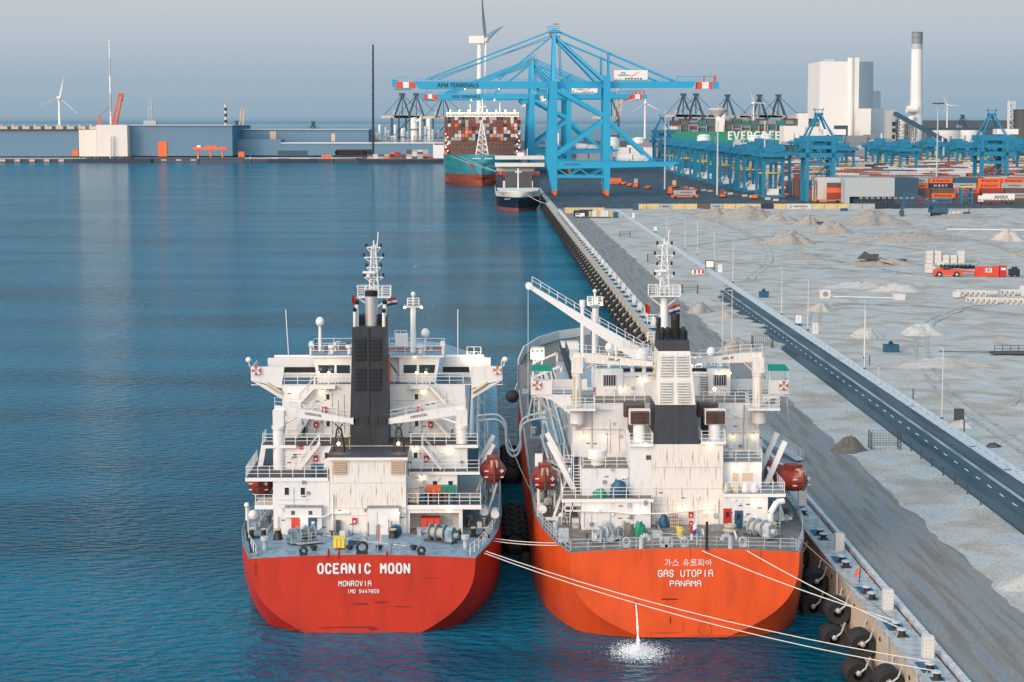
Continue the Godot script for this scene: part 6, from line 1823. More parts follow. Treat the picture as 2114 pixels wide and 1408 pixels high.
	part("pipe", MB.new().tube(P(180, 5.9, 790), P(213, 5.9, 781), 0.3, 8), "concrete_white", tank)
	# site offices by the end of the quay
	crate("site_office", "navy", "dark blue site office container nearest the quay edge", "site office", 40.2, 46.2, 5, 7.7, 917, 920)
	crate("site_office", "blue_paint", "second blue site office container, a little behind the first", "site office", 43.5, 49.5, 5, 7.7, 925, 928)
	crate("yellow_hut", "dull_yellow", "small yellow hut right of the blue site offices", "hut", 47.0, 49.8, 5, 7.4, 915, 917)
	for k in 5:
		crate("storage_tank", ["white", "dull_yellow", "white", "white", "dull_yellow"][k], ["first", "second", "third", "fourth", "fifth"][k] + " upright tank from the left in the white and yellow row", "tank", 48.4 + k * 1.75, 50.0 + k * 1.75, 5.1, 8.0, 910.5, 912.5, "white and yellow tanks")
	crate("blue_tank", "blue_paint", "blue cube tank at the right end of the site offices", "tank", 57.2, 59.4, 5, 7.6, 903, 905)
	solo("boundary_beam", MB.new().box(40, 56, 5.0, 5.6, 903, 903.8), "dark_grey", "long low dark beam lying in front of the site offices", "beam", P(48, 5, 903))
	crate("blue_box", "blue_paint", "blue box standing alone before the row of containers", "box", 71.8, 74.6, 5.0, 8.3, 985, 987)
	var van = thing("parked_van", "small white van between the blue office and the kerb", "van", P(42, 5, 908))
	part("body", MB.new().box(40.6, 44.6, 5.5, 7.0, 907, 908.8), "white_clean", van)
	part("windscreen", MB.new().box(40.8, 42.4, 6.3, 6.9, 906.96, 906.998), "glass_dark", van)
	for x in [41.4, 43.8]:
		part("wheel", MB.new().tube(P(x, 5.4, 906.9), P(x, 5.4, 907.2), 0.4, 12), "rubber", van)


# ---------------------------------------------------------------- along the quay edge
func quay_furniture() -> void:
	var f0 = thing("quay_fender", "black cylinder fender hung on chains in the row along the quay wall", "fender", Vector3.ZERO, "cylinder fenders along the quay wall")
	part("cylinder", MB.new().lathe(Vector3(0, 0, 1.3), Vector3.FORWARD, [[0.5, 0.1], [1.05, 0.0], [1.15, 0.15], [1.15, 0.75], [1.08, 0.8], [1.08, 1.0], [1.15, 1.05], [1.15, 2.45], [1.05, 2.6], [0.5, 2.5], [0.5, 0.1]], 20), "rubber", f0)
	for z in [1.5, -1.5]:
		var c = part("chain", MB.new().rope([Vector3(0.0, 0.3, z), Vector3(0.5, 0.7, z), Vector3(0.8, 1.7, z * 1.1)], 0.09, 6), "pale_grey", f0)
		part("anchor", MB.new().ball(Vector3(-0.1, 0.25, z), 0.26, 10), "steel", c)
	for k in 78:
		for low in 2:
			var o = f0 if k == 0 and low == 0 else dup(f0, Vector3.ZERO, 0, "")
			o.position = P(32.35 if low == 0 else 31.8, 2.7 if low == 0 else 0.55, 159.1 + 12.0 * k - 1.4 * low)
	# bollards in pairs
	var b0 = thing("bollard", "dark bollard with a pale cap, one of the pairs along the quay edge", "bollard", Vector3.ZERO, "bollard pairs along the quay edge")
	part("body", MB.new().lathe(Vector3.ZERO, Vector3.UP, [[0.42, 0], [0.3, 0.12], [0.28, 0.5], [0, 0.5]], 14), "black_clean", b0)
	part("cap", MB.new().lathe(Vector3(0, 0.5, 0), Vector3.UP, [[0.28, 0], [0.48, 0.06], [0.46, 0.16], [0.2, 0.24], [0, 0.24]], 14), "pale_grey", b0)
	part("base", MB.new().box(-0.5, 0.5, 0, 0.05, -0.5, 0.5), "dark_grey", b0)
	for k in 62:
		for e in 2:
			var o = b0 if k == 0 and e == 0 else dup(b0, Vector3.ZERO, 0, "")
			o.position = P(34.5, 5.02, 151.2 + 13.1 * k + 2.4 * e)
	for k in 62:
		solo("base_plate", MB.new().box(33.8, 35.3, 5.022, 5.03, 153.0 + 13.1 * k, 156.2 + 13.1 * k), "blue_paint", "bluish steel plate set in the quay cap behind a bollard pair", "plate", P(34.5, 5, 154.5 + 13.1 * k), "steel plates in the quay cap")
	# pale studded concrete blocks at the back of the cap
	var w0 = thing("studded_block", "pale studded concrete block at the back edge of the quay cap", "concrete block", Vector3.ZERO, "studded blocks along the quay")
	part("block", MB.new().box(-0.44, 0.44, 0, 1.7, -0.42, 0.42), "concrete_white", w0)
	for y in 5:
		for x in 3:
			part("stud", MB.new().tube(Vector3(-0.27 + x * 0.27, 0.22 + y * 0.32, 0.42), Vector3(-0.27 + x * 0.27, 0.22 + y * 0.32, 0.47), 0.08, 8, 0.055), "concrete_white", w0)
	var spots = [157.8, 174.0, 198.4, 222.2]
	for k in 40:
		spots.append(240.0 + 18.3 * k)
	for k in spots.size():
		var o = w0 if k == 0 else dup(w0, Vector3.ZERO, 0, "")
		o.position = P(35.2, 5.02, spots[k])
	# ladders on the wall, flag pole, gangway
	for d in [152.5, 164.0, 188.0, 212.0]:
		var t = thing("quay_ladder", "steel ladder with a hoop on the quay wall, %s from the camera" % {152.5: "first", 164.0: "second", 188.0: "third", 212.0: "fourth"}[d], "ladder", P(33.3, 3, d), "ladders on the quay wall")
		part("stringer", MB.new().bar(P(33.2, 0.2, d - 0.25), P(33.2, 5.4, d - 0.25), 0.06).bar(P(33.2, 0.2, d + 0.25), P(33.2, 5.4, d + 0.25), 0.06), "pale_grey", t)
		for k in 12:
			part("rung", MB.new().bar(P(33.2, 0.5 + k * 0.4, d - 0.25), P(33.2, 0.5 + k * 0.4, d + 0.25), 0.05), "pale_grey", t)
		part("hoop", MB.new().torus(P(33.6, 5.3, d), Vector3.BACK, 0.4, 0.05, 14, 6, PI), "dull_yellow", t)
	for k in 40:
		solo("wall_bracket", MB.new().box(33.36, 33.44, 3.6, 4.0, 156.0 + k * 6.0, 156.12 + k * 6.0).box(33.36, 33.44, 3.75, 3.83, 155.8 + k * 6, 156.3 + k * 6), "black_clean", "small dark bracket high on the quay wall", "bracket", P(33.4, 3.8, 156 + k * 6), "brackets on the quay wall")
	var fl = thing("warning_flag", "faded red flag on a short leaning pole on the quay", "flag", P(34.6, 5, 184.1))
	part("pole", MB.new().tube(P(34.6, 5, 184.1), P(34.65, 6.5, 184.1), 0.05, 8), "dark_grey", fl)
	part("cloth", MB.new().slab([P(34.6, 6.45, 184.1), P(34.3, 6.3, 184.1), P(34.0, 5.5, 184.1), P(34.25, 5.6, 184.1), P(34.6, 6.0, 184.1)], Vector3(0, 0, 0.03)), "orange", fl)
	for k in 9:
		solo("kerb_mark", MB.new().box(36.0, 36.28, 4.82, 4.83, 150 + k * 9.4, 151.2 + k * 9.4), "orange", "small faded red mark in the channel behind the quay cap", "mark", P(36.1, 4.8, 150 + k * 9.4), "red marks in the quay channel")
	var gw = thing("gangway", "grey gangway with netted rails from the orange ship down to the quay", "gangway", P(36.5, 5, 258))
	part("walkway", MB.new().bar(P(31.0, 9.6, 272), P(39.4, 5.3, 251), 1.1, 0.16), "pale_grey", gw)
	for s in [-0.5, 0.5]:
		part("railing", MB.new().rail([P(31.0 + s, 9.7, 272), P(39.4 + s, 5.4, 251)], 1.1, 0.9, 0.05), "pale_grey", gw)
		var net = MB.new()
		for k in 60:
			var p = P(31.0 + s, 9.7, 272).lerp(P(39.4 + s, 5.4, 251), k / 60.0)
			net.bar(p, p + Vector3(0, 1.1, 0), 0.02)
		part("netting", net, "rope_white", gw)


# ---------------------------------------------------------------- container terminal
var box_mesh = {}
const PAINTS = ["rust_brown", "rust_brown", "box_red", "box_grey", "box_grey", "rust_brown", "box_white", "navy", "rust_brown", "box_grey", "box_red", "box_white", "orange"]


func container_shape(l: float, along_x = true) -> MB:      # ribbed box standing on the origin
	var b = MB.new()
	var w = l / 2 if along_x else 1.2
	var d = 1.2 if along_x else l / 2
	b.obox(Vector3(0, 1.3, 0), Vector3(w * 2 - 0.08, 2.5, d * 2 - 0.08))
	for x in [-1, 1]:
		for z in [-1, 1]:
			b.obox(Vector3(x * (w - 0.08), 1.3, z * (d - 0.08)), Vector3(0.17, 2.59, 0.17))
	if along_x:
		for y in [0.08, 2.52]:
			b.obox(Vector3(0, y, d - 0.02), Vector3(w * 2 - 0.2, 0.14, 0.05))
	return b


func container(at: Vector3, l: float, m: String, label: String, group: String, along_x = true) -> MeshInstance3D:
	var key = "%.1f%s" % [l, along_x]
	if not box_mesh.has(key):
		box_mesh[key] = container_shape(l, along_x).mesh(Vector3.ZERO)
	var o = MeshInstance3D.new()
	o.mesh = box_mesh[key]
	o.material_override = M[m]
	o.name = numbered("shipping_container")
	add_child(o)
	o.position = at
	tag(o, label, "container", group)
	return o


func brand(o: MeshInstance3D, s: String, m: String, star: String, l: float) -> void:     # print on the long side of a container
	O = Vector3.ZERO
	var t = text("lettering", s, 0.95, m, o, Vector3(0.9 if star else 0.0, 1.3, 1.23))
	fit(t, minf(l * 0.58, l * 0.09 * s.length()))
	if star == "star":
		part("emblem", MB.new().obox(Vector3(-l * 0.33, 1.3, 1.22), Vector3(1.2, 1.2, 0.03)), "yard_blue", o)
		part("emblem", MB.new().obox(Vector3(-l * 0.33, 1.3, 1.25), Vector3(0.6, 0.6, 0.02), Basis(Vector3.BACK, 0.78)), "white_clean", o)
	elif star == "square":
		part("emblem", MB.new().slab([Vector3(-l * 0.36, 0.8, 1.22), Vector3(-l * 0.28, 0.8, 1.22), Vector3(-l * 0.25, 1.8, 1.22), Vector3(-l * 0.33, 1.8, 1.22)], Vector3(0, 0, 0.03)), "navy", o)


func nth(k: int) -> String:
	return ["first", "second", "third", "fourth", "fifth", "sixth", "seventh", "eighth", "ninth", "tenth", "eleventh", "twelfth", "13th", "14th", "15th", "16th", "17th", "18th", "19th", "20th", "21st", "22nd", "23rd", "24th"][k]


func terminal() -> void:
	for q in [["box_grey", 0.36, 0.39, 0.42], ["box_white", 0.6, 0.58, 0.56], ["box_red", 0.3, 0.04, 0.03], ["box_yellow", 0.58, 0.46, 0.24]]:
		mat(q[0], lin(q[1], q[2], q[3]), 0.6, (M.grey as StandardMaterial3D).albedo_texture, Vector3.ONE * 0.15)
	container_row()
	quay_cranes()
	big_ship()
	coaster()
	yard()
	for q in [[40.2, "quayside crane rail"], [71.3, "landside crane rail"]]:
		struct("crane_rail", MB.new().box(q[0] - 0.15, q[0] + 0.15, 5.0, 5.04, 1003, 2100), "dark_grey")


func container_row() -> void:
	var x = 37.6
	var kinds = "yyy..yyGyyrGyyybyWWyyyggnn"
	var n = 0
	for k in kinds.length():
		var c = kinds[k]
		var l = 6.06 if c != "W" else 12.19
		if c == ".":
			x += 4.6
			continue
		if c == "W" and kinds[k - 1] == "W":
			continue
		var m = {"y": "box_yellow", "G": "box_grey", "r": "rust_brown", "b": "navy", "W": "box_white", "g": "box_grey", "n": "navy"}[c]
		var d = 954.5 if x < 56 else 998.0
		var o = container(P(x + l / 2, 5.0, d), l, m, "%s %s container from the left in the row behind the sand" % [nth(n), {"y": "dull yellow", "G": "grey lettered", "r": "dark red", "b": "dark blue", "W": "long white lettered", "g": "plain grey", "n": "dark blue"}[c]], "row of containers along the sand")
		if c == "G" or c == "W":
			brand(o, "MAERSK", "dark_grey", "star" if c == "W" else "", l)
		x += l + 0.18
		n += 1
		if n == 3:
			x = 64.0


func quay_cranes() -> void:
	var t = thing("quay_crane", "nearest tall blue container crane with boom lowered and white machinery house", "crane", P(55, 5, 1187))
	for fr in [1175.0, 1199.0]:
		var e = fr - 1175.0
		part("sea_leg", MB.new().hexa([P(39.4, 8.0, fr - 0.9), P(41.8, 8.0, fr - 0.9), P(41.8, 8.0, fr + 0.9), P(39.4, 8.0, fr + 0.9), P(35.6, 25.6, fr - 1.0), P(41.9, 25.6, fr - 1.0), P(41.9, 25.6, fr + 1.0), P(35.6, 25.6, fr + 1.0)]).hexa([P(35.6, 25.6, fr - 1.0), P(41.9, 25.6, fr - 1.0), P(41.9, 25.6, fr + 1.0), P(35.6, 25.6, fr + 1.0), P(37.6, 71.0, fr - 1.0), P(41.8, 71.0, fr - 1.0), P(41.8, 71.0, fr + 1.0), P(37.6, 71.0, fr + 1.0)]), "crane_blue", t)
		part("land_leg", MB.new().hexa([P(69.2, 8.0, fr - 0.8), P(72.0, 8.0, fr - 0.8), P(72.0, 8.0, fr + 0.8), P(69.2, 8.0, fr + 0.8), P(68.2, 25.0, fr - 0.9), P(72.6, 25.0, fr - 0.9), P(72.6, 25.0, fr + 0.9), P(68.2, 25.0, fr + 0.9)]).hexa([P(68.2, 25.0, fr - 0.9), P(72.6, 25.0, fr - 0.9), P(72.6, 25.0, fr + 0.9), P(68.2, 25.0, fr + 0.9), P(68.4, 74.0, fr - 0.9), P(72.2, 74.0, fr - 0.9), P(72.2, 74.0, fr + 0.9), P(68.4, 74.0, fr + 0.9)]), "crane_blue", t)
		part("portal_beam", MB.new().hexa([P(41.0, 20.6, fr - 0.8), P(106, 22.0, fr - 0.8), P(106, 22.0, fr + 0.8), P(41.0, 20.6, fr + 0.8), P(41.0, 25.2, fr - 0.8), P(113.5, 24.4, fr - 0.8), P(113.5, 24.4, fr + 0.8), P(41.0, 25.2, fr + 0.8)]), "crane_blue", t)
		part("brace", MB.new().bar(P(41.97, 65.67, 1175) - Vector3(0, 0, e), P(68.45, 51.31, 1175) - Vector3(0, 0, e), 1.5, 2.4), "crane_blue", t)
		part("brace", MB.new().bar(P(68.19, 47.99, 1175) - Vector3(0, 0, e), P(40.67, 28.04, 1175) - Vector3(0, 0, e), 1.5, 2.4), "crane_blue", t)
		part("brace", MB.new().bar(P(73.21, 46.88, 1175) - Vector3(0, 0, e), P(97.33, 24.97, 1175) - Vector3(0, 0, e), 1.3, 2.0), "crane_blue", t)
		part("tie_beam", MB.new().bar(P(41, 16.2, fr), P(69, 16.2, fr), 1.2, 1.4).bar(P(42, 20.6, fr), P(49, 16.6, fr), 0.6).bar(P(49, 16.6, fr), P(55, 20.6, fr), 0.6).bar(P(55, 20.6, fr), P(61, 16.6, fr), 0.6).bar(P(61, 16.6, fr), P(68, 20.6, fr), 0.6), "crane_blue", t)
		part("mast_leg", MB.new().bar(P(39.6, 70, fr), P(40.4, 100.6, 1187 + (fr - 1187) * 0.25), 2.0, 2.0), "crane_blue", t)
		part("stay", MB.new().bar(P(40.6, 97, 1187 + (fr - 1187) * 0.3), P(68.63, 71.46, 1175) - Vector3(0, 0, e), 1.3, 1.3), "crane_blue", t)
		part("stay", MB.new().bar(P(40.6, 95, 1187 + (fr - 1187) * 0.3), P(64.47, 70.64, 1175) - Vector3(0, 0, e), 0.9, 0.9), "crane_blue", t)
		for x in [40.6, 70.6]:
			var bg = part("bogie", MB.new().box(x - 1.0, x + 1.0, 5.9, 8.2, fr - 3.4, fr + 3.4).box(x - 0.8, x + 0.8, 5.3, 6.2, fr - 4.6, fr + 4.6), "orange", t)
			for k in 6:
				part("wheel", MB.new().tube(P(x - 0.85, 5.45, fr - 4.0 + k * 1.6), P(x + 0.85, 5.45, fr - 4.0 + k * 1.6), 0.42, 10), "dark_grey", bg)
	# boom with twin plate girders
	for s in [-3.2, 3.2]:
		part("boom_girder", MB.new().hexa([P(-37.44, 66.35, 1184) - Vector3(0, 0, s), P(119.92, 67.22, 1184) - Vector3(0, 0, s), P(120.12, 67.25, 1186) - Vector3(0, 0, s), P(-37.51, 66.38, 1186) - Vector3(0, 0, s), P(-41.33, 70.79, 1184) - Vector3(0, 0, s), P(122.13, 70.83, 1184) - Vector3(0, 0, s), P(122.33, 70.87, 1186) - Vector3(0, 0, s), P(-41.4, 70.83, 1186) - Vector3(0, 0, s)]), "crane_blue", t)
	for q in [[820, 834, "bright_red"], [834, 846, "white_clean"], [846, 858, "bright_red"], [1434, 1444, "bright_red"], [1444, 1458, "white_clean"], [1458, 1466, "bright_red"]]:
		part("warning_stripe", MB.new().box(at_x(q[0]), at_x(q[1]), 66.6 + (0.4 if q[0] < 900 else 0.0), 70.4, 1181, 1189), q[2], t)
	part("boom_tip", MB.new().box(at_x(812), at_x(820), 67.6, 71.8, 1181, 1189).box(at_x(815), at_x(850), 66.0, 66.6, 1182, 1188).bar(P(at_x(824), 73.2, 1184), P(at_x(842), 73.2, 1184), 0.3).bar(P(at_x(824), 70.4, 1184), P(at_x(824), 73.2, 1184), 0.3).bar(P(at_x(842), 70.4, 1184), P(at_x(842), 73.2, 1184), 0.3), "crane_blue", t)
	part("boom_tip", MB.new().box(at_x(1466), at_x(1479), 66.8, 70.6, 1181, 1189).bar(P(at_x(1394), 73.5, 1184), P(at_x(1474), 73.8, 1184), 0.5).bar(P(at_x(1394), 70.2, 1184), P(at_x(1394), 73.5, 1184), 0.4).bar(P(at_x(1440), 70.2, 1184), P(at_x(1440), 73.5, 1184), 0.4), "crane_blue", t)
	part("boom_tip", MB.new().box(at_x(1470), at_x(1474), 70.4, 74.2, 1183, 1187).box(at_x(1448), at_x(1451), 70.4, 73.2, 1183, 1187), "bright_red", t)
	part("walkway_rail", MB.new().rail([P(at_x(860), 70.9, 1182), P(at_x(1120), 70.9, 1182)], 1.2, 3.2, 0.14, 2), "crane_blue", t)
	part("walkway_rail", MB.new().rail([P(at_x(1266), 70.9, 1182), P(at_x(1432), 70.9, 1182)], 1.2, 3.2, 0.14, 2), "crane_blue", t)
	# stays
	for s in [-3.0, 3.0]:
		part("forestay", MB.new().bar(P(39.6, 100.0, 1186 + s * 0.4), P(-33.56, 71.94, 1186) - Vector3(0, 0, s), 0.55, 0.8), "crane_blue", t)
		part("forestay", MB.new().bar(P(39.6, 97.5, 1186 + s * 0.4), P(-26.56, 71.94, 1186) - Vector3(0, 0, s), 0.45, 0.6), "crane_blue", t)
		part("forestay", MB.new().bar(P(39.6, 97, 1186 + s * 0.4), P(8.44, 71.67, 1186) - Vector3(0, 0, s), 0.55, 0.9), "crane_blue", t)
		part("backstay", MB.new().bar(P(41.2, 100.0, 1186 + s * 0.4), P(109.98, 70.87, 1186) - Vector3(0, 0, s), 0.7, 1.0), "crane_blue", t)
		part("backstay", MB.new().bar(P(41.2, 95, 1186 + s * 0.4), P(99.87, 70.86, 1186) - Vector3(0, 0, s), 0.7, 0.9), "crane_blue", t)
		part("post", MB.new().bar(P(67.59, 70.85, 1186) - Vector3(0, 0, s), P(67.53, 84.74, 1186) - Vector3(0, 0, s), 1.1, 1.1), "crane_blue", t)
		part("post", MB.new().bar(P(71.8, 70.86, 1186) - Vector3(0, 0, s), P(71.72, 87.52, 1186) - Vector3(0, 0, s), 1.1, 1.1), "crane_blue", t)
		part("hoist_rope", MB.new().bar(P(39.6, 96, 1186 + s * 0.4), P(-31.32, 71.66, 1186) - Vector3(0, 0, s), 0.22), "dark_grey", t)
	part("apex", MB.new().box(37.4, 43.4, 98.6, 100.0, 1182, 1191).bar(P(36.4, 102.2, 1183), P(43.2, 102.2, 1183), 0.35).rail([P(36.4, 100, 1183), P(43.2, 100, 1183)], 2.2, 1.8, 0.25, 2), "crane_blue", t)
	part("apex_sheave", MB.new().tube(P(39.0, 98.2, 1183), P(39.0, 98.2, 1189), 1.5, 14).tube(P(41.4, 99.4, 1183), P(41.4, 99.4, 1189), 1.2, 14).box(39.8, 43.0, 103.4, 104.0, 1184, 1188), "orange", t)
	part("ladder_tower", MB.new().lattice(P(44.0, 74, 1180), P(43.0, 97, 1184), 1.2, 1.2, 0.22, 12), "crane_blue", t)
	var mh = part("machinery_house", MB.new().box(at_x(1264), at_x(1333), 71.4, 77.2, 1182, 1192), "white_clean", t)
	fit(text("lettering", "APM", 1.0, "dark_grey", mh, Vector3(at_x(1283), 75.6, -1181.9)), 2.6)
	fit(text("lettering", "TERMINALS", 0.9, "dark_grey", mh, Vector3(at_x(1285), 74.3, -1181.9)), 7.0)
	for k in 2:
		part("emblem", MB.new().slab([P(at_x(1296 + k * 3), 73.0 + k, 1181.96), P(at_x(1298 + k * 3), 73.0 + k, 1181.96), P(at_x(1315 + k * 2), 76.0 + k * 0.4, 1181.96), P(at_x(1311 + k * 2), 75.6 + k * 0.4, 1181.96)], Vector3(0, 0, 0.05)), "orange", mh)
	for k in 6:
		bx("window", "glass_dark", mh, at_x(1287 + k * 6), at_x(1291 + k * 6), 71.9, 72.7, 1181.9, 1181.98)
	fit(text("lettering", "APM TERMINALS", 2.4, "navy", t, Vector3(at_x(946), 68.5, -1180.6)), at_x(988) - at_x(904))
	part("trolley", MB.new().box(at_x(1112), at_x(1128), 63.0, 66.2, 1182, 1190).box(at_x(1106), at_x(1112), 64.0, 67.0, 1183, 1187), "crane_blue", t)
	part("operator_cab", MB.new().box(at_x(1114), at_x(1121), 60.4, 63.2, 1183, 1187), "white_clean", t)
	part("walkway_rail", MB.new().rail([P(42, 25.2, 1174), P(113, 25.0, 1174)], 1.4, 3.0, 0.16, 2), "crane_blue", t)
	part("electric_house", MB.new().box(76.5, 85.5, 25.4, 29.4, 1180, 1190).box(86.0, 96.0, 25.4, 28.4, 1180, 1190), "white_clean", t)
	fit(text("lettering", "APM TERMINALS", 0.9, "dark_grey", t, Vector3(50.5, 23.2, -1174.1)), 9.0)
	for p in [P(at_x(960), 66.3, 1182), P(at_x(1030), 66.3, 1182), P(at_x(1180), 66.3, 1182)]:
		part("floodlight", MB.new().ball(p, 0.35, 8), "lamp_glow", t)
	var names_of = ["second blue container crane, its boom below the nearest crane's", "third blue container crane, close behind the second", "fourth blue container crane, farthest along the quay"]
	for k in 3:
		dup(t, t.position + Vector3(0, 0, -(524.0 + 48.0 * k)), 0.0, names_of[k], "blue quay cranes")
	t.set_meta("group", "blue quay cranes")
	O = Vector3.ZERO


func at_x(px: float) -> float:      # metres across for the front crane's drawing, 0.2826 m to a unit
	return (px - 1000.0) * 0.2826 + 0.1


func big_ship() -> void:
	var cx = -1.5
	var t = thing("container_ship", "huge blue container ship with red waterline, stacked with containers, seen from the bow", "ship", P(cx, 0, 1523))
	var b = MB.new()
	var rows = 12
	var ss = [0.0, 2.0, 5.0, 10.0, 16.0, 24.0, 34.0, 48.0, 70.0, 380.0]
	for pass_ in 2:
		var m = MB.new()
		for side in [-1.0, 1.0]:
			for j in ss.size() - 1:
				for k in rows:
					var q = []
					for z in [[j, k], [j, k + 1], [j + 1, k + 1], [j + 1, k]]:
						var t0 = float(z[1]) / rows
						var y = lerpf(-0.5, 8.6, t0) if pass_ == 0 else lerpf(8.6, 23.4, t0)
						var f = clampf(y / 23.4, 0.0, 1.0)
						var reach = lerpf(70.0, 20.0, pow(f, 0.7))
						var start = lerpf(7.0, 0.0, pow(f, 0.8))
						var s = ss[z[0]]
						var w = 29.6 * pow(clampf((s - start) / reach, 0.0, 1.0), lerpf(0.62, 0.42, f))
						q.append(P(cx + side * w, y, 1523 + s))
					if side < 0:
						m.quad(q[3], q[2], q[1], q[0])
					else:
						m.quad(q[0], q[1], q[2], q[3])
		smooth(m, side_key)
		part("boot_top" if pass_ == 0 else "hull", m, "boot_red" if pass_ == 0 else "teal_hull", t)
	part("foredeck", MB.new().slab([P(cx, 22.6, 1523.5), P(cx + 20, 22.6, 1533), P(cx + 29, 22.6, 1545), P(cx + 29, 22.6, 1900), P(cx - 29, 22.6, 1900), P(cx - 29, 22.6, 1545), P(cx - 20, 22.6, 1533)], Vector3(0, 0.1, 0)), "deck_red", t)
	part("breakwater", MB.new().box(cx - 24.5, cx + 24.5, 22.7, 33.0, 1566, 1567), "rust_brown", t)
	for k in 2:
		for j in 16:
			bx("opening", "black_clean", t, cx - 22.6 + j * 2.95, cx - 22.0 + j * 2.95, 25.6 + k * 4.2, 26.4 + k * 4.2, 1565.8, 1566)
	var fm = part("foremast", MB.new().lattice(P(cx - 0.2, 22.7, 1540), P(cx - 0.2, 46, 1540), 9.2, 1.6, 0.75, 6).tube(P(cx, 22.7, 1540), P(cx, 52, 1540), 0.35, 8), "white_clean", t)
	part("anchor_pocket", MB.new().slab([P(-12.36, 16.86, 1527.6), P(-10.91, 16.86, 1527.6), P(-4.04, 6.81, 1524.8), P(-5.48, 8.62, 1524.8)], Vector3(-0.6, 0, 0.8)), "boot_red", t)
	part("bow_stripe", MB.new().bar(P(cx - 7.5, 20.3, 1523.6), P(cx + 7.5, 20.3, 1523.6), 0.5, 0.6), "white_clean", t)
	# bridge across the full width
	var br = part("bridge", MB.new().box(cx - 29.3, cx + 29.3, 51.5, 54.5, 1650, 1658).box(cx - 8.5, cx + 8.5, 43, 51.5, 1651, 1660).box(cx - 8.5, cx + 8.5, 22.7, 43, 1655, 1670).box(cx - 29.3, cx + 29.3, 54.5, 55.2, 1649, 1659), "white", t)
	part("pane", MB.new().box(cx - 29, cx + 29, 52.7, 53.5, 1649.8, 1650), "glass_dark", br)
	for k in 26:
		bx("window_bar", "white_clean", br, cx - 28.5 + k * 2.28, cx - 28.2 + k * 2.28, 52.7, 53.5, 1649.7, 1649.9)
	for s in [-1.0, 1.0]:
		part("wing_strut", MB.new().bar(P(cx + s * 26, 51.5, 1652), P(cx + s * 20, 46, 1652), 1.0).bar(P(cx + s * 20, 46, 1652), P(cx + s * 8.5, 46, 1652), 1.0), "white", br)
		bx("side_panel", "yard_blue", br, minf(cx + s * 18, cx + s * 9.5), maxf(cx + s * 18, cx + s * 9.5), 46.6, 51.4, 1651, 1653)
	for k in 5:
		bx("porthole", "black_clean", br, cx - 5.0 + k * 2.2, cx - 4.3 + k * 2.2, 48.5, 49.2, 1650.9, 1651)
	part("signal_mast", MB.new().tube(P(cx, 55, 1653), P(cx, 66, 1653), 0.4, 8).bar(P(cx - 3, 60, 1653), P(cx + 3, 60, 1653), 0.3).tube(P(cx - 10, 55, 1653), P(cx - 10, 62, 1653), 0.25).tube(P(cx + 14, 55, 1653), P(cx + 14, 63, 1653), 0.25), "white_clean", br)
	for k in 8:
		var p = P(cx - 26.0 + k * 7.4, 56.6, 1648.5)
		part("deck_lamp", MB.new().ball(p, 0.6, 10), "lamp_glow", br)
		lamp(p + Vector3(0, 0, 1.8), 1100.0, 1.1)
	for s in [-1.0, 1.0]:
		for k in 6:
			part("deck_lamp", MB.new().ball(P(cx + s * (28.2 if k % 2 else 26.6), 25.5 + k * 2.6, 1569), 0.3, 8), "lamp_glow", t)
	# the front of the container stacks, every box its own
	for r in 8:
		var wide = 22 if r > 1 else 22
		for c in wide:
			if r < 4 and c > 1 and c < 20 and r == 0:
				pass
			var x = cx - 28.3 + c * 2.695
			var y = 22.8 + r * 2.62
			if (r < 4 and c > 1 and c < 20):
				continue
			var m = PAINTS[rng.randi() % PAINTS.size()]
			if r == 7 and (c == 0 or c == 21):
				continue
			container(P(x, y, 1575), 6.06, m, "%s container end, %s tier down, %s from the left, blue ship's bow stack" % [colour_word(m), nth(7 - r), nth(c)], "containers on the blue ship", false)
	for r in 3:
		for c in 22:
			var m = PAINTS[rng.randi() % PAINTS.size()]
			container(P(cx - 28.3 + c * 2.695, 43.8 + r * 2.62, 1583), 6.06, m, "%s container end, %s from the left, %s raised tier of the blue ship" % [colour_word(m), nth(c), nth(r)], "containers on the blue ship", false)
	var bulk = MB.new()
	bulk.coloured = true
	for k in 9:
		bulk.tint = [Color(0.14, 0.06, 0.05), Color(0.3, 0.32, 0.34), Color(0.3, 0.05, 0.04)][k % 3]
		bulk.box(cx - 29, cx + 29, 23.0, [49.0, 50.5, 48.0][k % 3], 1592 + k * 6.3 if k < 8 else 1670, 1597.6 + k * 6.3 if k < 8 else 1890)
	M["painted"] = StandardMaterial3D.new()
	(M.painted as StandardMaterial3D).vertex_color_use_as_albedo = true
	(M.painted as StandardMaterial3D).roughness = 0.7
	struct("container_stacks", bulk, "painted", Vector3.ZERO, "stuff")
	line("mooring_line", P(-25.42, 22.24, 1530), P(34, 5.5, 1480), 1.5, 0.12, "long line from the blue ship's bow to the quay")
	line("mooring_line", P(-18.15, 21.91, 1528), P(34, 5.5, 1440), 1.5, 0.12, "second long line from the blue ship's bow to the quay")


func colour_word(m: String) -> String:
	return {"rust_brown": "brown", "box_red": "red", "box_grey": "grey", "orange": "orange", "box_white": "white", "navy": "dark blue", "blue_paint": "deep blue", "box_yellow": "yellow", "green": "green", "yard_blue": "blue"}[m]


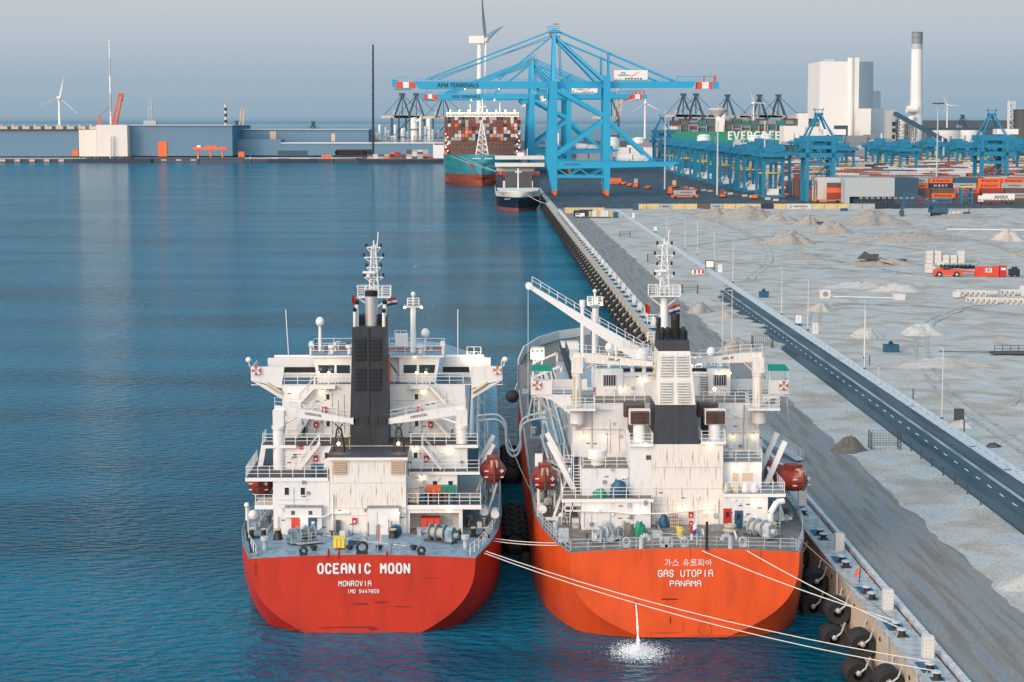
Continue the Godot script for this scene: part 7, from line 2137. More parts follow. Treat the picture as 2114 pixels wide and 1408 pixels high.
func coaster() -> void:
	var cx = 18.2
	var t = thing("cargo_ship", "small dark blue feeder ship with white forecastle, bow towards the camera, at the quay", "ship", P(cx, 0, 1086))
	var bands = [["boot_top", -0.5, 1.7, "boot_red"], ["hull", 1.7, 7.6, "navy"], ["forecastle", 7.6, 10.6, "white"]]
	for q in bands:
		var m = MB.new()
		var ss = [0.0, 1.5, 4.0, 8.0, 13.0, 20.0, 30.0, 140.0]
		for side in [-1.0, 1.0]:
			for j in ss.size() - 1:
				for k in 6:
					var c = []
					for z in [[j, k], [j, k + 1], [j + 1, k + 1], [j + 1, k]]:
						var y = lerpf(q[1], q[2], z[1] / 6.0)
						var f = clampf(y / 10.6, 0.0, 1.0)
						var w = 12.0 * pow(clampf((ss[z[0]] - lerpf(3.0, 0.0, f)) / lerpf(34.0, 14.0, f), 0.0, 1.0), lerpf(0.7, 0.45, f))
						c.append(P(cx + side * w, y, 1084 + ss[z[0]]))
					if side < 0:
						m.quad(c[3], c[2], c[1], c[0])
					else:
						m.quad(c[0], c[1], c[2], c[3])
		smooth(m, side_key)
		part(q[0], m, q[3], t)
	part("whaleback", MB.new().slab([P(cx, 10.5, 1084.5), P(cx + 7.4, 10.5, 1088), P(cx + 10.6, 10.5, 1093), P(cx + 11.6, 11.6, 1106), P(cx - 11.6, 11.6, 1106), P(cx - 10.6, 10.5, 1093), P(cx - 7.4, 10.5, 1088)], Vector3(0, 0.4, 0)), "white", t)
	part("breakwater", MB.new().slab([P(cx - 7, 11.6, 1108), P(cx + 7.6, 11.6, 1108), P(cx + 7.6, 20.6, 1108), P(cx - 7, 20.6, 1108)], Vector3(0, 0, -0.5)), "dark_grey", t)
	part("foremast", MB.new().tube(P(cx, 11.5, 1102), P(cx, 22.6, 1102), 0.4, 10).bar(P(cx - 1.8, 20.6, 1102), P(cx + 1.8, 20.6, 1102), 0.5), "white_clean", t)
	part("deck_house_side", MB.new().box(cx - 11.8, cx - 8.2, 11.0, 19.0, 1109, 1111).box(cx + 8.2, cx + 11.8, 11.0, 19.0, 1109, 1111), "navy", t)
	for q in [[-9, 9.2], [-5, 9.2], [0, 9.0], [5, 9.2], [9, 9.2]]:
		part("fairlead", MB.new().torus(P(cx + q[0] * 0.9, q[1], 1086 + absf(q[0]) * 0.62), Vector3.BACK, 0.35, 0.14, 12, 6), "dark_grey", t)
	part("bridge", MB.new().box(cx - 12.0, cx + 17, 25.6, 27.8, 1200, 1206).box(cx - 12.0, cx + 17.0, 21.4, 23.6, 1198, 1206).box(cx - 11, cx + 11, 8, 21.4, 1206, 1214), "white", t)
	part("radar_arch", MB.new().box(cx + 1, cx + 5, 27.8, 29.6, 1202, 1204).tube(P(cx + 7, 27.8, 1203), P(cx + 7, 32, 1203), 0.3), "white_clean", t)
	for c in 9:
		for r in 2:
			var m = ["box_red", "box_red", "green", "green", "rust_brown", "rust_brown", "box_red", "rust_brown", "box_red"][c]
			container(P(cx - 10.8 + c * 2.7, 15.5 + r * 2.62, 1118), 6.06, m, "%s container in the %s column, %s tier, on the small feeder ship" % [colour_word(m), nth(c), ["lower", "upper"][r]], "containers on the feeder ship", false)
	for s in [-1, 1]:
		for r in 4:
			var m = ["box_white", "rust_brown", "box_red", "rust_brown"][r]
			container(P(cx + s * 10.4, 7.0 + r * 2.62, 1113), 6.06, m, "%s container at the %s side, %s from below, on the feeder ship" % [colour_word(m), "left" if s < 0 else "right", nth(r)], "containers on the feeder ship", false)
	fit(text("lettering", "TRANSPORT", 0.7, "white_clean", t, P(cx - 6.0, 6.6, 1086.3), 0.55), 4.0)
	line("mooring_line", P(cx + 5, 8.6, 1087), P(34, 5.4, 1040), 0.8, 0.14, "line from the feeder ship's bow to the quay")


func yard() -> void:
	# gantry cranes over the stacks: legs, girders, trolley
	var g = thing("gantry_crane", "", "crane", Vector3.ZERO, "blue gantry cranes over the container stacks")
	for z in [-14.0, 14.0]:
		part("end_carriage", MB.new().box(-7, 7, 0.6, 1.8, -z - 0.6, -z + 0.6), "yard_blue", g)
		for x in [-5.4, 5.4]:
			part("leg", MB.new().hexa([Vector3(x - 0.7, 1.8, z + 0.7), Vector3(x + 0.7, 1.8, z + 0.7), Vector3(x + 0.7, 1.8, z - 0.7), Vector3(x - 0.7, 1.8, z - 0.7), Vector3(x - 0.9, 23, z + 0.9), Vector3(x + 0.9, 23, z + 0.9), Vector3(x + 0.9, 23, z - 0.9), Vector3(x - 0.9, 23, z - 0.9)]), "yard_blue", g)
		part("sill", MB.new().bar(Vector3(-5.4, 21, z), Vector3(5.4, 21, z), 1.2, 1.6).bar(Vector3(-5.2, 3, z), Vector3(5.2, 14, z), 0.4), "yard_blue", g)
	for x in [-5.0, 5.0]:
		part("girder", MB.new().box(x - 0.9, x + 0.9, 23, 25.4, -17, 17), "yard_blue", g)
	part("cross_beam", MB.new().box(-8.2, 8.2, 23.2, 25.2, -17.6, -16.2).box(-8.2, 8.2, 23.2, 25.2, 16.2, 17.6), "yard_blue", g)
	part("trolley", MB.new().box(-4, 4, 25.4, 28.4, -6, 4).box(-2.4, 2.4, 19.0, 23.0, -3, 3), "yard_blue", g)
	part("spreader", MB.new().box(-6, 6, 13.6, 14.2, -1.2, 1.2).bar(Vector3(-3, 14.2, 0), Vector3(-2, 23, 0), 0.1).bar(Vector3(3, 14.2, 0), Vector3(2, 23, 0), 0.1), "yellow", g)
	part("electric_cabinet", MB.new().box(-3.4, 3.4, 1.9, 5.4, -12.9, -11.7), "white_clean", g)
	part("walkway_rail", MB.new().rail([Vector3(-6.2, 25.4, 17), Vector3(-6.2, 25.4, -17)], 1.2, 3.4, 0.14, 2), "yard_blue", g)
	var first = true
	for k in 17:
		for e in 5:
			var d = 1150.0 + k * 42.0
			var x = [161.0 + 10.0 * float((k * 7) % 3 == 1), 225.0 + float((k * 41) % 75), 320.0 + float((k * 53) % 110), 430.0 + float((k * 31) % 90), 540.0 + float((k * 37) % 100)][e]
			if (k < 5 and e == 1) or (k < 3 and e > 0):
				continue
			var o = g if first else dup(g, Vector3.ZERO, 0, "")
			first = false
			o.position = P(x, 5.0, d)
			o.set_meta("label", "blue gantry crane, %s row from the front, %s" % [nth(k), ["at the apron end of its stack", "a third of the way along its stack", "midway along its stack", "far along its stack on the right", "at the far right end of its stack"][e]])
	# taller blue cranes with a pointed top
	var a = thing("rail_crane", "", "crane", Vector3.ZERO, "tall blue cranes with pointed tops")
	for z in [-8.0, 8.0]:
		for x in [-7.0, 7.0]:
			part("leg", MB.new().bar(Vector3(x, 0, z), Vector3(x, 34, z), 2.0, 2.0), "yard_blue", a)
			part("stay", MB.new().bar(Vector3(x, 34, z), Vector3(0.4 * signf(x), 47, z * 0.3), 0.8, 0.8), "yard_blue", a)
		part("beam", MB.new().bar(Vector3(-9, 33.6, z), Vector3(12, 33.6, z), 1.4, 3.0).bar(Vector3(-7, 20, z), Vector3(7, 20, z), 1.2, 1.8).bar(Vector3(-7, 6, z), Vector3(7, 20, z), 0.6).bar(Vector3(7, 20, z), Vector3(-7, 33, z), 0.6), "yard_blue", a)
	part("apex", MB.new().box(-2.0, 2.0, 46, 47.4, -3, 3).bar(Vector3(-3, 49, 0), Vector3(3, 49, 0), 0.4).bar(Vector3(-1.6, 47, 0), Vector3(-2.4, 50, 0), 0.4).bar(Vector3(1.6, 47, 0), Vector3(2.6, 50, 0), 0.4), "yard_blue", a)
	part("platform", MB.new().box(-11, 12, 23.5, 26, -9, 9).box(-9, 9, 28, 30, -8.5, 8.5).box(-3, 3, 30, 33, -5, 5), "yard_blue", a)
	part("machinery_house", MB.new().box(2, 14, 35.6, 38.6, -5, 5), "white_clean", a)
	part("electric_cabinet", MB.new().box(6, 13, 7, 11, -9.6, -8.2), "white_clean", a)
	part("spreader", MB.new().box(-3, 9, 17, 17.6, 9, 10.6), "yellow", a)
	var tall = [[180, 1100, "tall blue crane with pointed top left of the grey gatehouse"], [286, 1150, "tall blue crane with pointed top at the right edge of the yard"], [165, 1900, "tall blue crane with pointed top behind the quay crane's portal beam"]]
	for k in tall.size():
		var o = a if k == 0 else dup(a, Vector3.ZERO, 0, "")
		o.position = P(tall[k][0], 5, tall[k][1])
		o.set_meta("label", tall[k][2])
	# containers: the front stack box by box, the stacks behind it as one mass
	var words = {"M": ["box_grey", "MAERSK", "dark_grey", "star"], "H": ["orange", "Hapag-Lloyd", "navy", "square"], "U": ["navy", "U A S C", "white_clean", ""], "B": ["rust_brown", "", "", ""], "S": ["yard_blue", "MAERSK", "navy", "star"], "N": ["blue_paint", "", "", ""], "R": ["box_red", "", "", ""]}
	var faces = ["HSBRBBH", "BHRBMRH", "BBHRBMU", "HUMHMHB", "MHNHHHB"]
	for r in 5:
		for c in 7:
			var q = words[faces[r][c]]
			var x = 222.0 + c * 12.75 + [0.0, 0.7, 0.6, 0.0, 0.1][r] * (2.0 if c > 1 else 1.0)
			var o = container(P(x + 6.1, 5.0 + r * 2.6, 1072.0 + (0.0 if r < 3 else 2.7)), 12.19, q[0], "%s container, %s from left, %s tier of the front yard stack" % [colour_word(q[0]), nth(c), nth(r)], "front stack of containers")
			if q[1]:
				brand(o, q[1], q[2], q[3], 12.19)
	for r in 4:
		for c in 3:
			var m = ["rust_brown", "box_red", "orange", "rust_brown"][(r + c) % 4]
			container(P(188 + c * 12.6, 5.0 + r * 2.6, 1080.0), 12.19, m, "%s container, %s from the left in the %s tier behind the grey gatehouse" % [colour_word(m), nth(c), nth(r)], "containers behind the gatehouse")
	var mass = MB.new()
	mass.coloured = true
	var cols = [Color(0.13, 0.05, 0.04), Color(0.22, 0.05, 0.035), Color(0.45, 0.47, 0.48), Color(0.6, 0.58, 0.55), Color(0.38, 0.12, 0.06), Color(0.03, 0.08, 0.14), Color(0.22, 0.09, 0.07), Color(0.5, 0.47, 0.42), Color(0.52, 0.54, 0.55)]
	for k in 17:
		for row in 8:
			for c in 30:
				var d = 1086.0 + k * 42.0 + row * 2.9
				var x = 178.0 + c * 12.8
				var n = 3 + (rng.randi() % 3 if k > 0 else 2)
				if rng.randf() < 0.1:
					continue
				for r in range(n - 2, n):
					mass.tint = cols[rng.randi() % cols.size()]
					mass.box(x, x + 12.2, 5.0 + r * 2.6 if r > n - 2 else 5.0, 7.57 + r * 2.6, d, d + 2.44)
	struct("container_stacks", mass, "painted", Vector3.ZERO, "stuff")
	# dark gatehouse with its pale front, mesh fence before it
	var gh = thing("gatehouse", "long low building, pale grey front and dark right half, before the container stacks", "building", P(208, 5, 1066))
	part("front", MB.new().box(191, 214.5, 8.6, 18.4, 1064, 1076).box(188.6, 191, 5, 18.4, 1064, 1076), "pale_grey", gh)
	part("hall", MB.new().box(214.5, 227.0, 5, 18.5, 1064, 1078).box(191, 214.5, 5, 8.6, 1068, 1076), "far_navy", gh)
	for k in 10:
		bx("bay_door", "grey", gh, 196 + k * 3.0, 198 + k * 3.0, 7.4, 8.4, 1063.7, 1064)
	var fe = thing("mesh_fence", "dark mesh fence along the edge of the sand under the stacks", "fence", P(240, 5, 1046))
	for k in 70:
		part("post", MB.new().bar(P(190 + k * 1.8, 5, 1044), P(190 + k * 1.8, 8.2, 1044), 0.25), "dark_grey", fe)
	for y in [5.6, 6.6, 7.6]:
		part("rail", MB.new().bar(P(190, y, 1044.1), P(315, y, 1044.1), 0.2), "dark_grey", fe)
	# masts
	var mm = [[114.6, 1295, 50, "slim lighting mast at the apron's right edge, left of three"], [136.0, 1190, 52, "tall lighting mast with a wide lit crown over the apron"], [158.0, 1150, 43, "slim lighting mast before the gantry cranes"], [244, 1098, 53, "tall lighting mast with a ring of lamps, right of the gatehouse"]]
	for k in mm.size():
		var q = mm[k]
		var t = thing("light_mast", q[3], "light mast", P(q[0], 5, q[1]), "lighting masts of the terminal")
		part("mast", MB.new().tube(P(q[0], 5, q[1]), P(q[0], 5 + q[2], q[1]), 0.55, 10, 0.3), "concrete_white" if k != 3 else "pale_grey", t)
		if k == 1:
			part("crown", MB.new().lathe(P(q[0], 50, q[1]), Vector3.UP, [[1.5, 0], [5.8, 4.6], [6.0, 5.4], [0, 5.4]], 16), "white_clean", t)
			part("floodlight", MB.new().ball(P(q[0], 49.6, q[1] - 1.0), 0.9, 10), "lamp_glow", t)
		elif k == 3:
			part("lamp_ring", MB.new().torus(P(q[0], 57.4, q[1]), Vector3.UP, 2.6, 0.4, 14, 6).box(q[0] - 3.4, q[0] + 3.4, 57.2, 57.5, q[1] - 0.2, q[1] + 0.2), "dark_grey", t)
		else:
			part("lamp_arm", MB.new().box(q[0] - 1.2, q[0] + 1.2, 4.6 + q[2], 5.0 + q[2], q[1] - 0.3, q[1] + 0.3), "pale_grey", t)
	# automated carriers, most with a container on top
	var cars = [[112.0, 1140, true, "MAERSK", "grey lettered container on a red carrier, nearest the container row"], [135.0, 1155, false, "rust_brown", "brown container on a red carrier seen end-on, under the lit mast"], [110.0, 1205, false, "orange", "orange container on a carrier seen end-on, left of two"], [116.0, 1196, false, "rust_brown", "brown container on a carrier seen end-on, right of two"], [87.0, 1390, true, "orange", "orange container on a carrier seen sideways, beyond the crane leg"], [102.0, 1370, false, "box_grey", "grey container on a carrier seen end-on, left part of the apron"], [166.0, 1165, true, "rust_brown", "brown container on a red carrier before the gantry cranes"], [98.0, 1320, false, "", "empty orange carrier in the queue along the apron, first"], [96.0, 1350, false, "", "empty orange carrier in the queue along the apron, second"], [94.5, 1385, false, "", "empty orange carrier in the queue along the apron, third"], [104.0, 1300, false, "", "empty orange carrier right of the queue"], [128.0, 1240, false, "", "empty orange carrier at the ends of the stacks, first"], [126.0, 1275, false, "", "empty orange carrier at the ends of the stacks, second"], [124.0, 1330, false, "box_yellow", "yellowish container on a carrier near the stacks' end"], [150.0, 1130, false, "", "empty orange carrier at the foot of a slim mast"], [182.0, 1080, true, "", "empty orange carrier beside the tall pointed crane"]]
	for k in cars.size():
		var q = cars[k]
		var t = thing("container_carrier", "flat red automated carrier under the " + q[4] if not q[3].is_empty() else q[4], "carrier", Vector3.ZERO, "automated carriers on the apron")
		t.set_meta("label", ("red carrier vehicle under the " + String(q[4]).split(" on a")[0] + [", front one", ", apron middle", ", left of a pair", ", right of a pair", ", beyond the crane leg", ", far left", ", by the gantries", "", "", "", "", "", "", ", by the stacks"][mini(k, 13)]) if q[3] else q[4])
		part("chassis", MB.new().box(-7.4, 7.4, 0.7, 1.5, -1.5, 1.5).box(-7.6, -5.0, 1.5, 1.9, -1.5, 1.5).box(5.0, 7.6, 1.5, 1.9, -1.5, 1.5), "orange", t)
		for x in [-5.2, 5.2]:
			for z in [-1.3, 1.3]:
				part("wheel", MB.new().tube(Vector3(x, 0.7, z - 0.3), Vector3(x, 0.7, z + 0.3), 0.7, 12), "rubber", t)
		t.position = P(q[0], 5.0, q[1])
		t.rotation.y = 0.0 if q[2] else PI / 2 - 0.12
		if q[3]:
			var m = "box_grey" if q[3] == "MAERSK" else q[3]
			var o = container(P(q[0], 6.95, q[1]), 12.19, m, q[4], "containers on carriers")
			o.rotation.y = t.rotation.y
			if q[3] == "MAERSK":
				brand(o, "MAERSK", "dark_grey", "star", 12.19)
	for k in 16:
		solo("lane_block", MB.new().box(160.0 - k * 2.2 - 1.5, 160.0 - k * 2.2 + 1.5, 5, 6.2, 1085 + k * 16, 1086.5 + k * 16), "tan" if k % 3 else "rust_brown", "low block at the end of a container lane along the apron", "block", P(160 - k * 2.2, 5, 1085 + k * 16), "blocks at the lane ends")
	var tr = thing("lorry", "white lettered lorry parked at the foot of the front stack", "lorry", P(266, 5, 1052))
	part("box", MB.new().box(258, 274, 7.2, 10.6, 1050, 1053), "white_clean", tr)
	fit(text("lettering", "MAERSK", 1.6, "blue_paint", tr, P(267, 8.9, 1049.9)), 7.0)
	part("cab", MB.new().box(255.6, 258, 6.4, 9.6, 1050.2, 1052.8), "white_clean", tr)
	for x in [257, 262, 270, 272.5]:
		part("wheel", MB.new().tube(P(x, 5.7, 1049.8), P(x, 5.7, 1050.4), 0.7, 10), "rubber", tr)
	var bf = thing("portal_scaffold", "blue steel scaffold with a yellow top standing before the front stack", "scaffold", P(250, 5, 1060))
	part("frame", MB.new().lattice(P(251, 5, 1060), P(251, 13.6, 1060), 5.4, 5.4, 0.7, 3), "yard_blue", bf)
	part("top", MB.new().box(248, 254, 13.6, 14.2, 1057, 1063), "yellow", bf)


# ---------------------------------------------------------------- the far shore, the power station, the wind
func turbine(x: float, d: float, hub: float, r: float, blades: Array, axis: Vector3, label: String, tw = 2.6) -> void:      # blades: angles from straight up, in the rotor plane
	var t = thing("wind_turbine", label, "wind turbine", P(x, 5, d), "wind turbines")
	part("tower", MB.new().tube(P(x, 5, d), P(x, hub, d), tw, 16, tw * 0.62), "plant_white", t)
	var f = axis.normalized()
	var c = P(x, hub + tw * 0.8, d)
	var n = part("nacelle", MB.new().bar(c - f * r * 0.12, c + f * r * 0.06, tw * 2.0, tw * 2.0), "plant_white", t)
	var hubp = c + f * r * 0.075
	part("hub", MB.new().ball(hubp, tw * 0.95, 12), "plant_white", n)
	var s = f.cross(Vector3.UP).normalized()
	for w in blades:
		var dir = Vector3.UP * cos(w) + s * sin(w)
		var across = dir.cross(f)
		var b = MB.new()
		var prev = []
		for k in 9:
			var u = k / 8.0
			var chord = r * 0.042 * (0.55 + 1.6 * u if u < 0.2 else 1.05 * (1.0 - 0.86 * u))
			var p = hubp + dir * r * u + f * r * 0.06 * u * u
			var tw2 = lerpf(0.5, 0.06, u)
			var e = across * cos(tw2) + f * sin(tw2)
			var now = [p + e * chord, p + f * chord * 0.16, p - e * chord, p - f * chord * 0.16]
			if prev:
				for z in 4:
					var y = (z + 1) % 4
					b.quad(prev[z], prev[y], now[y], now[z])
			prev = now
		part("blade", b, "plant_white", t)


func far_crane(t: Node3D, x: float, y0: float, d: float, s: float, raised: bool) -> void:        # dark blue quay crane far away; s scales it to about 85 m
	var b = MB.new()
	for q in [[-15, 0], [15, 0]]:
		for z in [-10.0, 10.0]:
			part("leg", MB.new().bar(P(x + q[0] * s, y0, d + z), P(x + q[0] * s, y0 + 50 * s, d + z), 2.6 * s, 2.6 * s), "far_navy", t)
		part("beam", MB.new().bar(P(x + q[0] * s, y0 + 18 * s, d - 10), P(x + q[0] * s, y0 + 18 * s, d + 10), 2.4 * s), "far_navy", t)
	for z in [-10.0, 10.0]:
		part("brace", MB.new().bar(P(x - 15 * s, y0 + 18 * s, d + z), P(x + 15 * s, y0 + 48 * s, d + z), 1.6 * s).bar(P(x - 15 * s, y0 + 18 * s, d + z), P(x + 15 * s, y0 + 18 * s, d + z), 2.4 * s), "far_navy", t)
		part("tower", MB.new().bar(P(x - 11 * s, y0 + 50 * s, d + z), P(x + 2 * s, y0 + 86 * s, d + z * 0.3), 1.7 * s).bar(P(x + 15 * s, y0 + 50 * s, d + z), P(x + 2 * s, y0 + 86 * s, d + z * 0.3), 1.7 * s).bar(P(x + 2 * s, y0 + 50 * s, d + z), P(x + 2 * s, y0 + 86 * s, d + z * 0.3), 1.0 * s), "far_navy", t)
	part("apex", MB.new().box(x - 3 * s, x + 7 * s, y0 + 85 * s, y0 + 89 * s, d - 4, d + 4), "far_navy", t)
	part("back_girder", MB.new().bar(P(x - 32 * s, y0 + 51 * s, d), P(x + 15 * s, y0 + 51 * s, d), 5, 4.0 * s), "tan", t)
	if raised:
		part("boom", MB.new().lattice(P(x + 12 * s, y0 + 50 * s, d), P(x + 19 * s, y0 + 118 * s, d), 9 * s, 9 * s, 2.2 * s, 5), "tan", t)
	else:
		part("boom", MB.new().bar(P(x + 15 * s, y0 + 51 * s, d), P(x + 42 * s, y0 + 50 * s, d), 5, 3.4 * s), "tan", t)
		part("stay", MB.new().bar(P(x + 3 * s, y0 + 86 * s, d), P(x + 40 * s, y0 + 51 * s, d), 0.9 * s).bar(P(x + 2 * s, y0 + 86 * s, d), P(x - 30 * s, y0 + 51 * s, d), 0.9 * s), "far_navy", t)
	part("machinery_house", MB.new().box(x - 13 * s, x - 3 * s, y0 + 53 * s, y0 + 61 * s, d - 6, d + 6), "pale_grey", t)


func far_shore() -> void:
	# land on the left behind the basin, with its dark quay, and the sea wall behind
	struct("far_ground", MB.new().box(-2600, -20, -4, 3.4, 2460, 3500), "sand")
	struct("far_quay", MB.new().box(-2600, -30, -3, 3.6, 2452, 2459.9), "rock")
	struct("plant_ground", MB.new().box(-20, 2600, -4, 4.9, 2150, 4700), "rock")
	# warehouses
	var w1 = thing("warehouse", "low blue grey warehouse at the far left edge", "warehouse", P(-556.52, 3.4, 2560))
	part("wall", MB.new().box(-640.39, -507.37, 4.86, 37.39, 2560, 2760), "shed_blue", w1)
	part("roof_edge", MB.new().box(-639.85, -505.03, 37.27, 38.9, 2558, 2761), "dark_grey", w1)
	bx("gate", "orange", w1, -514.94, -507.86, 5.47, 12.71, 2559.5, 2560)
	for k in 9:
		part("roof_gear", MB.new().box(-608.96 + k * 14, -608.96 + k * 14 + 9, 38.52, 42.15, 2580, 2600).box(-608.96 + k * 14, -608.96 + k * 14 + 2, 38.52, 44.58, 2585, 2590), "tan", w1)
	var w2 = thing("warehouse", "curved white end of the warehouse on the left, beside the white block", "warehouse", P(-495.23, 3.4, 2555))
	part("wall", MB.new().box(-505.63, -483.48, 4.94, 38, 2555, 2700), "shed_white", w2)
	var w3 = thing("warehouse", "tall white block at the left, in front of the tall striped mast", "warehouse", P(-461.78, 3.4, 2540))
	part("wall", MB.new().box(-480.39, -442.58, 5.18, 44.02, 2540, 2690), "shed_white", w3)
	part("stair_lattice", MB.new().lattice(P(-461.78, 3.4, 2537), P(-461.29, 30.31, 2537), 4, 4, 0.5, 8), "white_clean", w3)
	var w4 = thing("warehouse", "long blue grey warehouse with an orange gate, right of the white block", "warehouse", P(-381.46, 3.4, 2560))
	part("wall", MB.new().box(-445.24, -315.17, 5.42, 43.09, 2560, 2760), "shed_blue", w4)
	part("roof_edge", MB.new().box(-444.87, -313.77, 43.03, 44, 2558, 2761), "pale_grey", w4)
	bx("gate", "orange", w4, -407.8, -396.66, 4.85, 23.54, 2559, 2560)
	var w5 = thing("warehouse", "lower blue grey warehouse stretching to the middle of the far shore", "warehouse", P(-239.28, 3.4, 2660))
	part("wall", MB.new().box(-326.67, -150.68, 4.37, 37.61, 2660, 2800), "shed_blue", w5)
	part("roof_edge", MB.new().box(-326.41, -149.69, 37.54, 38.55, 2658, 2801), "pale_grey", w5)
	bx("gate", "tan", w5, -278.61, -270.58, 25.09, 35.73, 2659.5, 2660)
	bx("gate", "tan", w5, -198.85, -193.92, 22.58, 32.6, 2659.5, 2660)
	var w6 = thing("warehouse", "low front warehouse with a pale roof line on the far shore", "warehouse", P(-215.51, 3.4, 2600))
	part("wall", MB.new().box(-258.44, -58.61, 5.32, 20.69, 2600, 2650), "shed_blue", w6)
	part("wall", MB.new().box(-318.68, -258.73, 5.35, 25.58, 2601, 2651), "shed_blue", w6)
	part("roof_edge", MB.new().box(-258.33, -57.91, 20.61, 21.62, 2599, 2651), "white_clean", w6)
	# things on the far quay
	var gr = thing("gantry_crane", "orange travelling gantry on the far quay before the blue warehouse", "crane", P(-336.12, 3.4, 2500))
	part("beam", MB.new().box(-356.04, -314.17, 14.07, 17.02, 2500, 2506), "orange", gr)
	for x in [408, 434, 458]:
		part("leg", MB.new().box(-355.02 + (x - 400) * 0.597 - 1.0, -355.02 + (x - 400) * 0.597 + 1.0, 3.5, 14.07, 2501, 2505), "orange", gr)
	part("cab", MB.new().box(-351.28, -346.6, 17.02, 19.37, 2500, 2505), "white_clean", gr)
	part("trolley", MB.new().box(-340.66, -326.52, 17.01, 18.78, 2500, 2506), "orange", gr)
	crate("steel_rack", "far_navy", "dark blue stack of steel frames on the far quay", "steel frames", -252.74, -216.76, 6.38, 12.88, 2500, 2506)
	for q in [[492, "small orange box on the far quay, left of the steel frames"], [672, "small orange box on the far quay, right of the steel frames"]]:
		crate("site_box", "orange", q[1], "box", -300.65 if q[0] == 492 else -198.98, -293.56 if q[0] == 492 else -187.16, 3.5, 3.6 + (8 if q[0] == 492 else 4), 2500, 2504)
	for k in 12:
		var x = -179.1 + k * 3.0
		var a = P(x, 10.5, 2495)
		solo("monopile", MB.new().lathe(a, Vector3(0.25, 0, -1), [[3.4, 0], [3.9, 0], [3.9, 22], [3.4, 22], [3.4, 0]], 18), "dark_grey", "%s of the large dark steel tubes lying side by side on the far quay" % nth(k), "steel tube", a, "large steel tubes on the far quay")
	for k in 14:
		solo("quay_fender", MB.new().box(-579.47 + k * 17.5, -579.47 + k * 17.5 + 6.5, 0.6, 3.2, 2450, 2451.9), "tan", "pale panel in the row along the dark far quay, at the left edge", "fender panel", P(-579.47 + k * 17.5, 1, 2450), "pale panels on the far quay")
	var bg = thing("barge", "long flat dark barge moored below the white block", "barge", P(-442.73, 0, 2430))
	part("hull", MB.new().box(-489.12, -395.74, -0.45, 4.16, 2430, 2445), "navy", bg)
	for k in 6:
		bx("deck_load", ["far_navy", "dark_grey", "navy"][k % 3], bg, -472.86 + k * 9.6, -472.86 + k * 9.6 + 7, 3.54, 6.98, 2432, 2440)
	var b2 = thing("barge", "dark workboat barge with a pale deck line, middle of the far quay", "barge", P(-224.07, 0, 2425))
	part("hull", MB.new().box(-256.75, -200, 0.17, 4.19, 2425, 2436), "navy", b2)
	part("deckhouse", MB.new().box(-252.82, -244.23, 4.17, 5.89, 2426, 2434).box(-231.02, -206.93, 4.16, 5.31, 2426, 2434), "pale_grey", b2)
	struct("rock_slope", MB.new().hexa([P(-422.61, -1.34, 2446), P(-286.81, -1.37, 2446), P(-288.23, 5.33, 2459), P(-424.72, 5.36, 2459), P(-419.7, -0.18, 2446.2), P(-289.68, -0.22, 2446.2), P(-291.13, 5.91, 2459), P(-421.81, 5.94, 2459)]), "rock")
	for q in [[409, "left"], [517, "middle"], [687, "right"]]:
		var x = -335.81 if q[0] == 409 else (-274.55 if q[0] == 517 else -178.03)
		var t = thing("dolphin", "%s dark mooring pile with a pale top standing in the far basin" % q[1], "mooring pile", P(x, 0, 2400), "mooring piles in the basin")
		part("pile", MB.new().tube(P(x, -2, 2400), P(x, 4.5, 2400), 1.5, 10), "dark_grey", t)
		part("top", MB.new().tube(P(x, 4.5, 2400), P(x, 7.2, 2400), 1.0, 10), "pale_grey", t)
	# cranes and masts on the left skyline
	var lm = thing("lattice_mast", "very tall thin striped mast behind the white block", "mast", P(-467.22, 3.4, 2750))
	for k in 6:
		var y0 = lerpf(14.0, 156.91, k / 6.0)
		var y1 = lerpf(14.0, 156.91, (k + 1) / 6.0)
		part("section", MB.new().tube(P(-500.54, y0, 2750), P(-500.54, y1, 2750), 1.8 * (1.0 - k * 0.11), 8), ["pale_grey", "white_clean"][k % 2], lm)
	var oc = thing("mobile_crane", "orange lattice crane boom leaning right behind the white block", "crane", P(-495.4, 3.4, 2745))
	part("boom", MB.new().lattice(P(-495.94, 41.18, 2745), P(-485.35, 84.95, 2745), 6, 5, 0.9, 9), "orange", oc)
	part("head", MB.new().box(-487.55, -482.49, 81.07, 86.2, 2743, 2747), "orange", oc)
	part("hook_block", MB.new().box(-485.12, -483.24, 75.93, 78.5, 2743, 2747), "dark_grey", oc)
	var o2 = thing("mobile_crane", "shorter crane with a jointed grey jib, left of the striped mast", "crane", P(-513.22, 3.4, 2740))
	part("boom", MB.new().bar(P(-511.84, 40.54, 2740), P(-514.74, 55.34, 2740), 3, 3), "orange", o2)
	part("jib", MB.new().bar(P(-514.74, 55.34, 2740), P(-500.28, 68.19, 2740), 1.6, 1.6), "grey", o2)
	var dr = thing("derrick", "grey lattice derrick on the left horizon", "derrick", P(-471.99, 3.4, 2900))
	part("tower", MB.new().lattice(P(-471.96, 43.55, 2900), P(-471.28, 79.61, 2900), 7, 2.5, 0.8, 7), "pale_grey", dr)
	part("base", MB.new().box(-481.26, -463.67, 42.2, 49.68, 2895, 2905), "pale_grey", dr)
	var lh = thing("lighthouse", "black and white banded tower on the left skyline", "tower", P(-365.99, 3.4, 2900))
	for k in 7:
		part("band", MB.new().tube(P(-365.89, lerpf(42.19, 72.15, k / 7.0), 2900), P(-365.89, lerpf(42.19, 72.15, (k + 1) / 7.0), 2900), 2.0, 12), "black_clean" if k % 2 else "concrete_white", lh)
	var mast = thing("met_mast", "tall thin black mast standing alone left of the blue cranes", "mast", P(-136.2, 3.4, 2500))
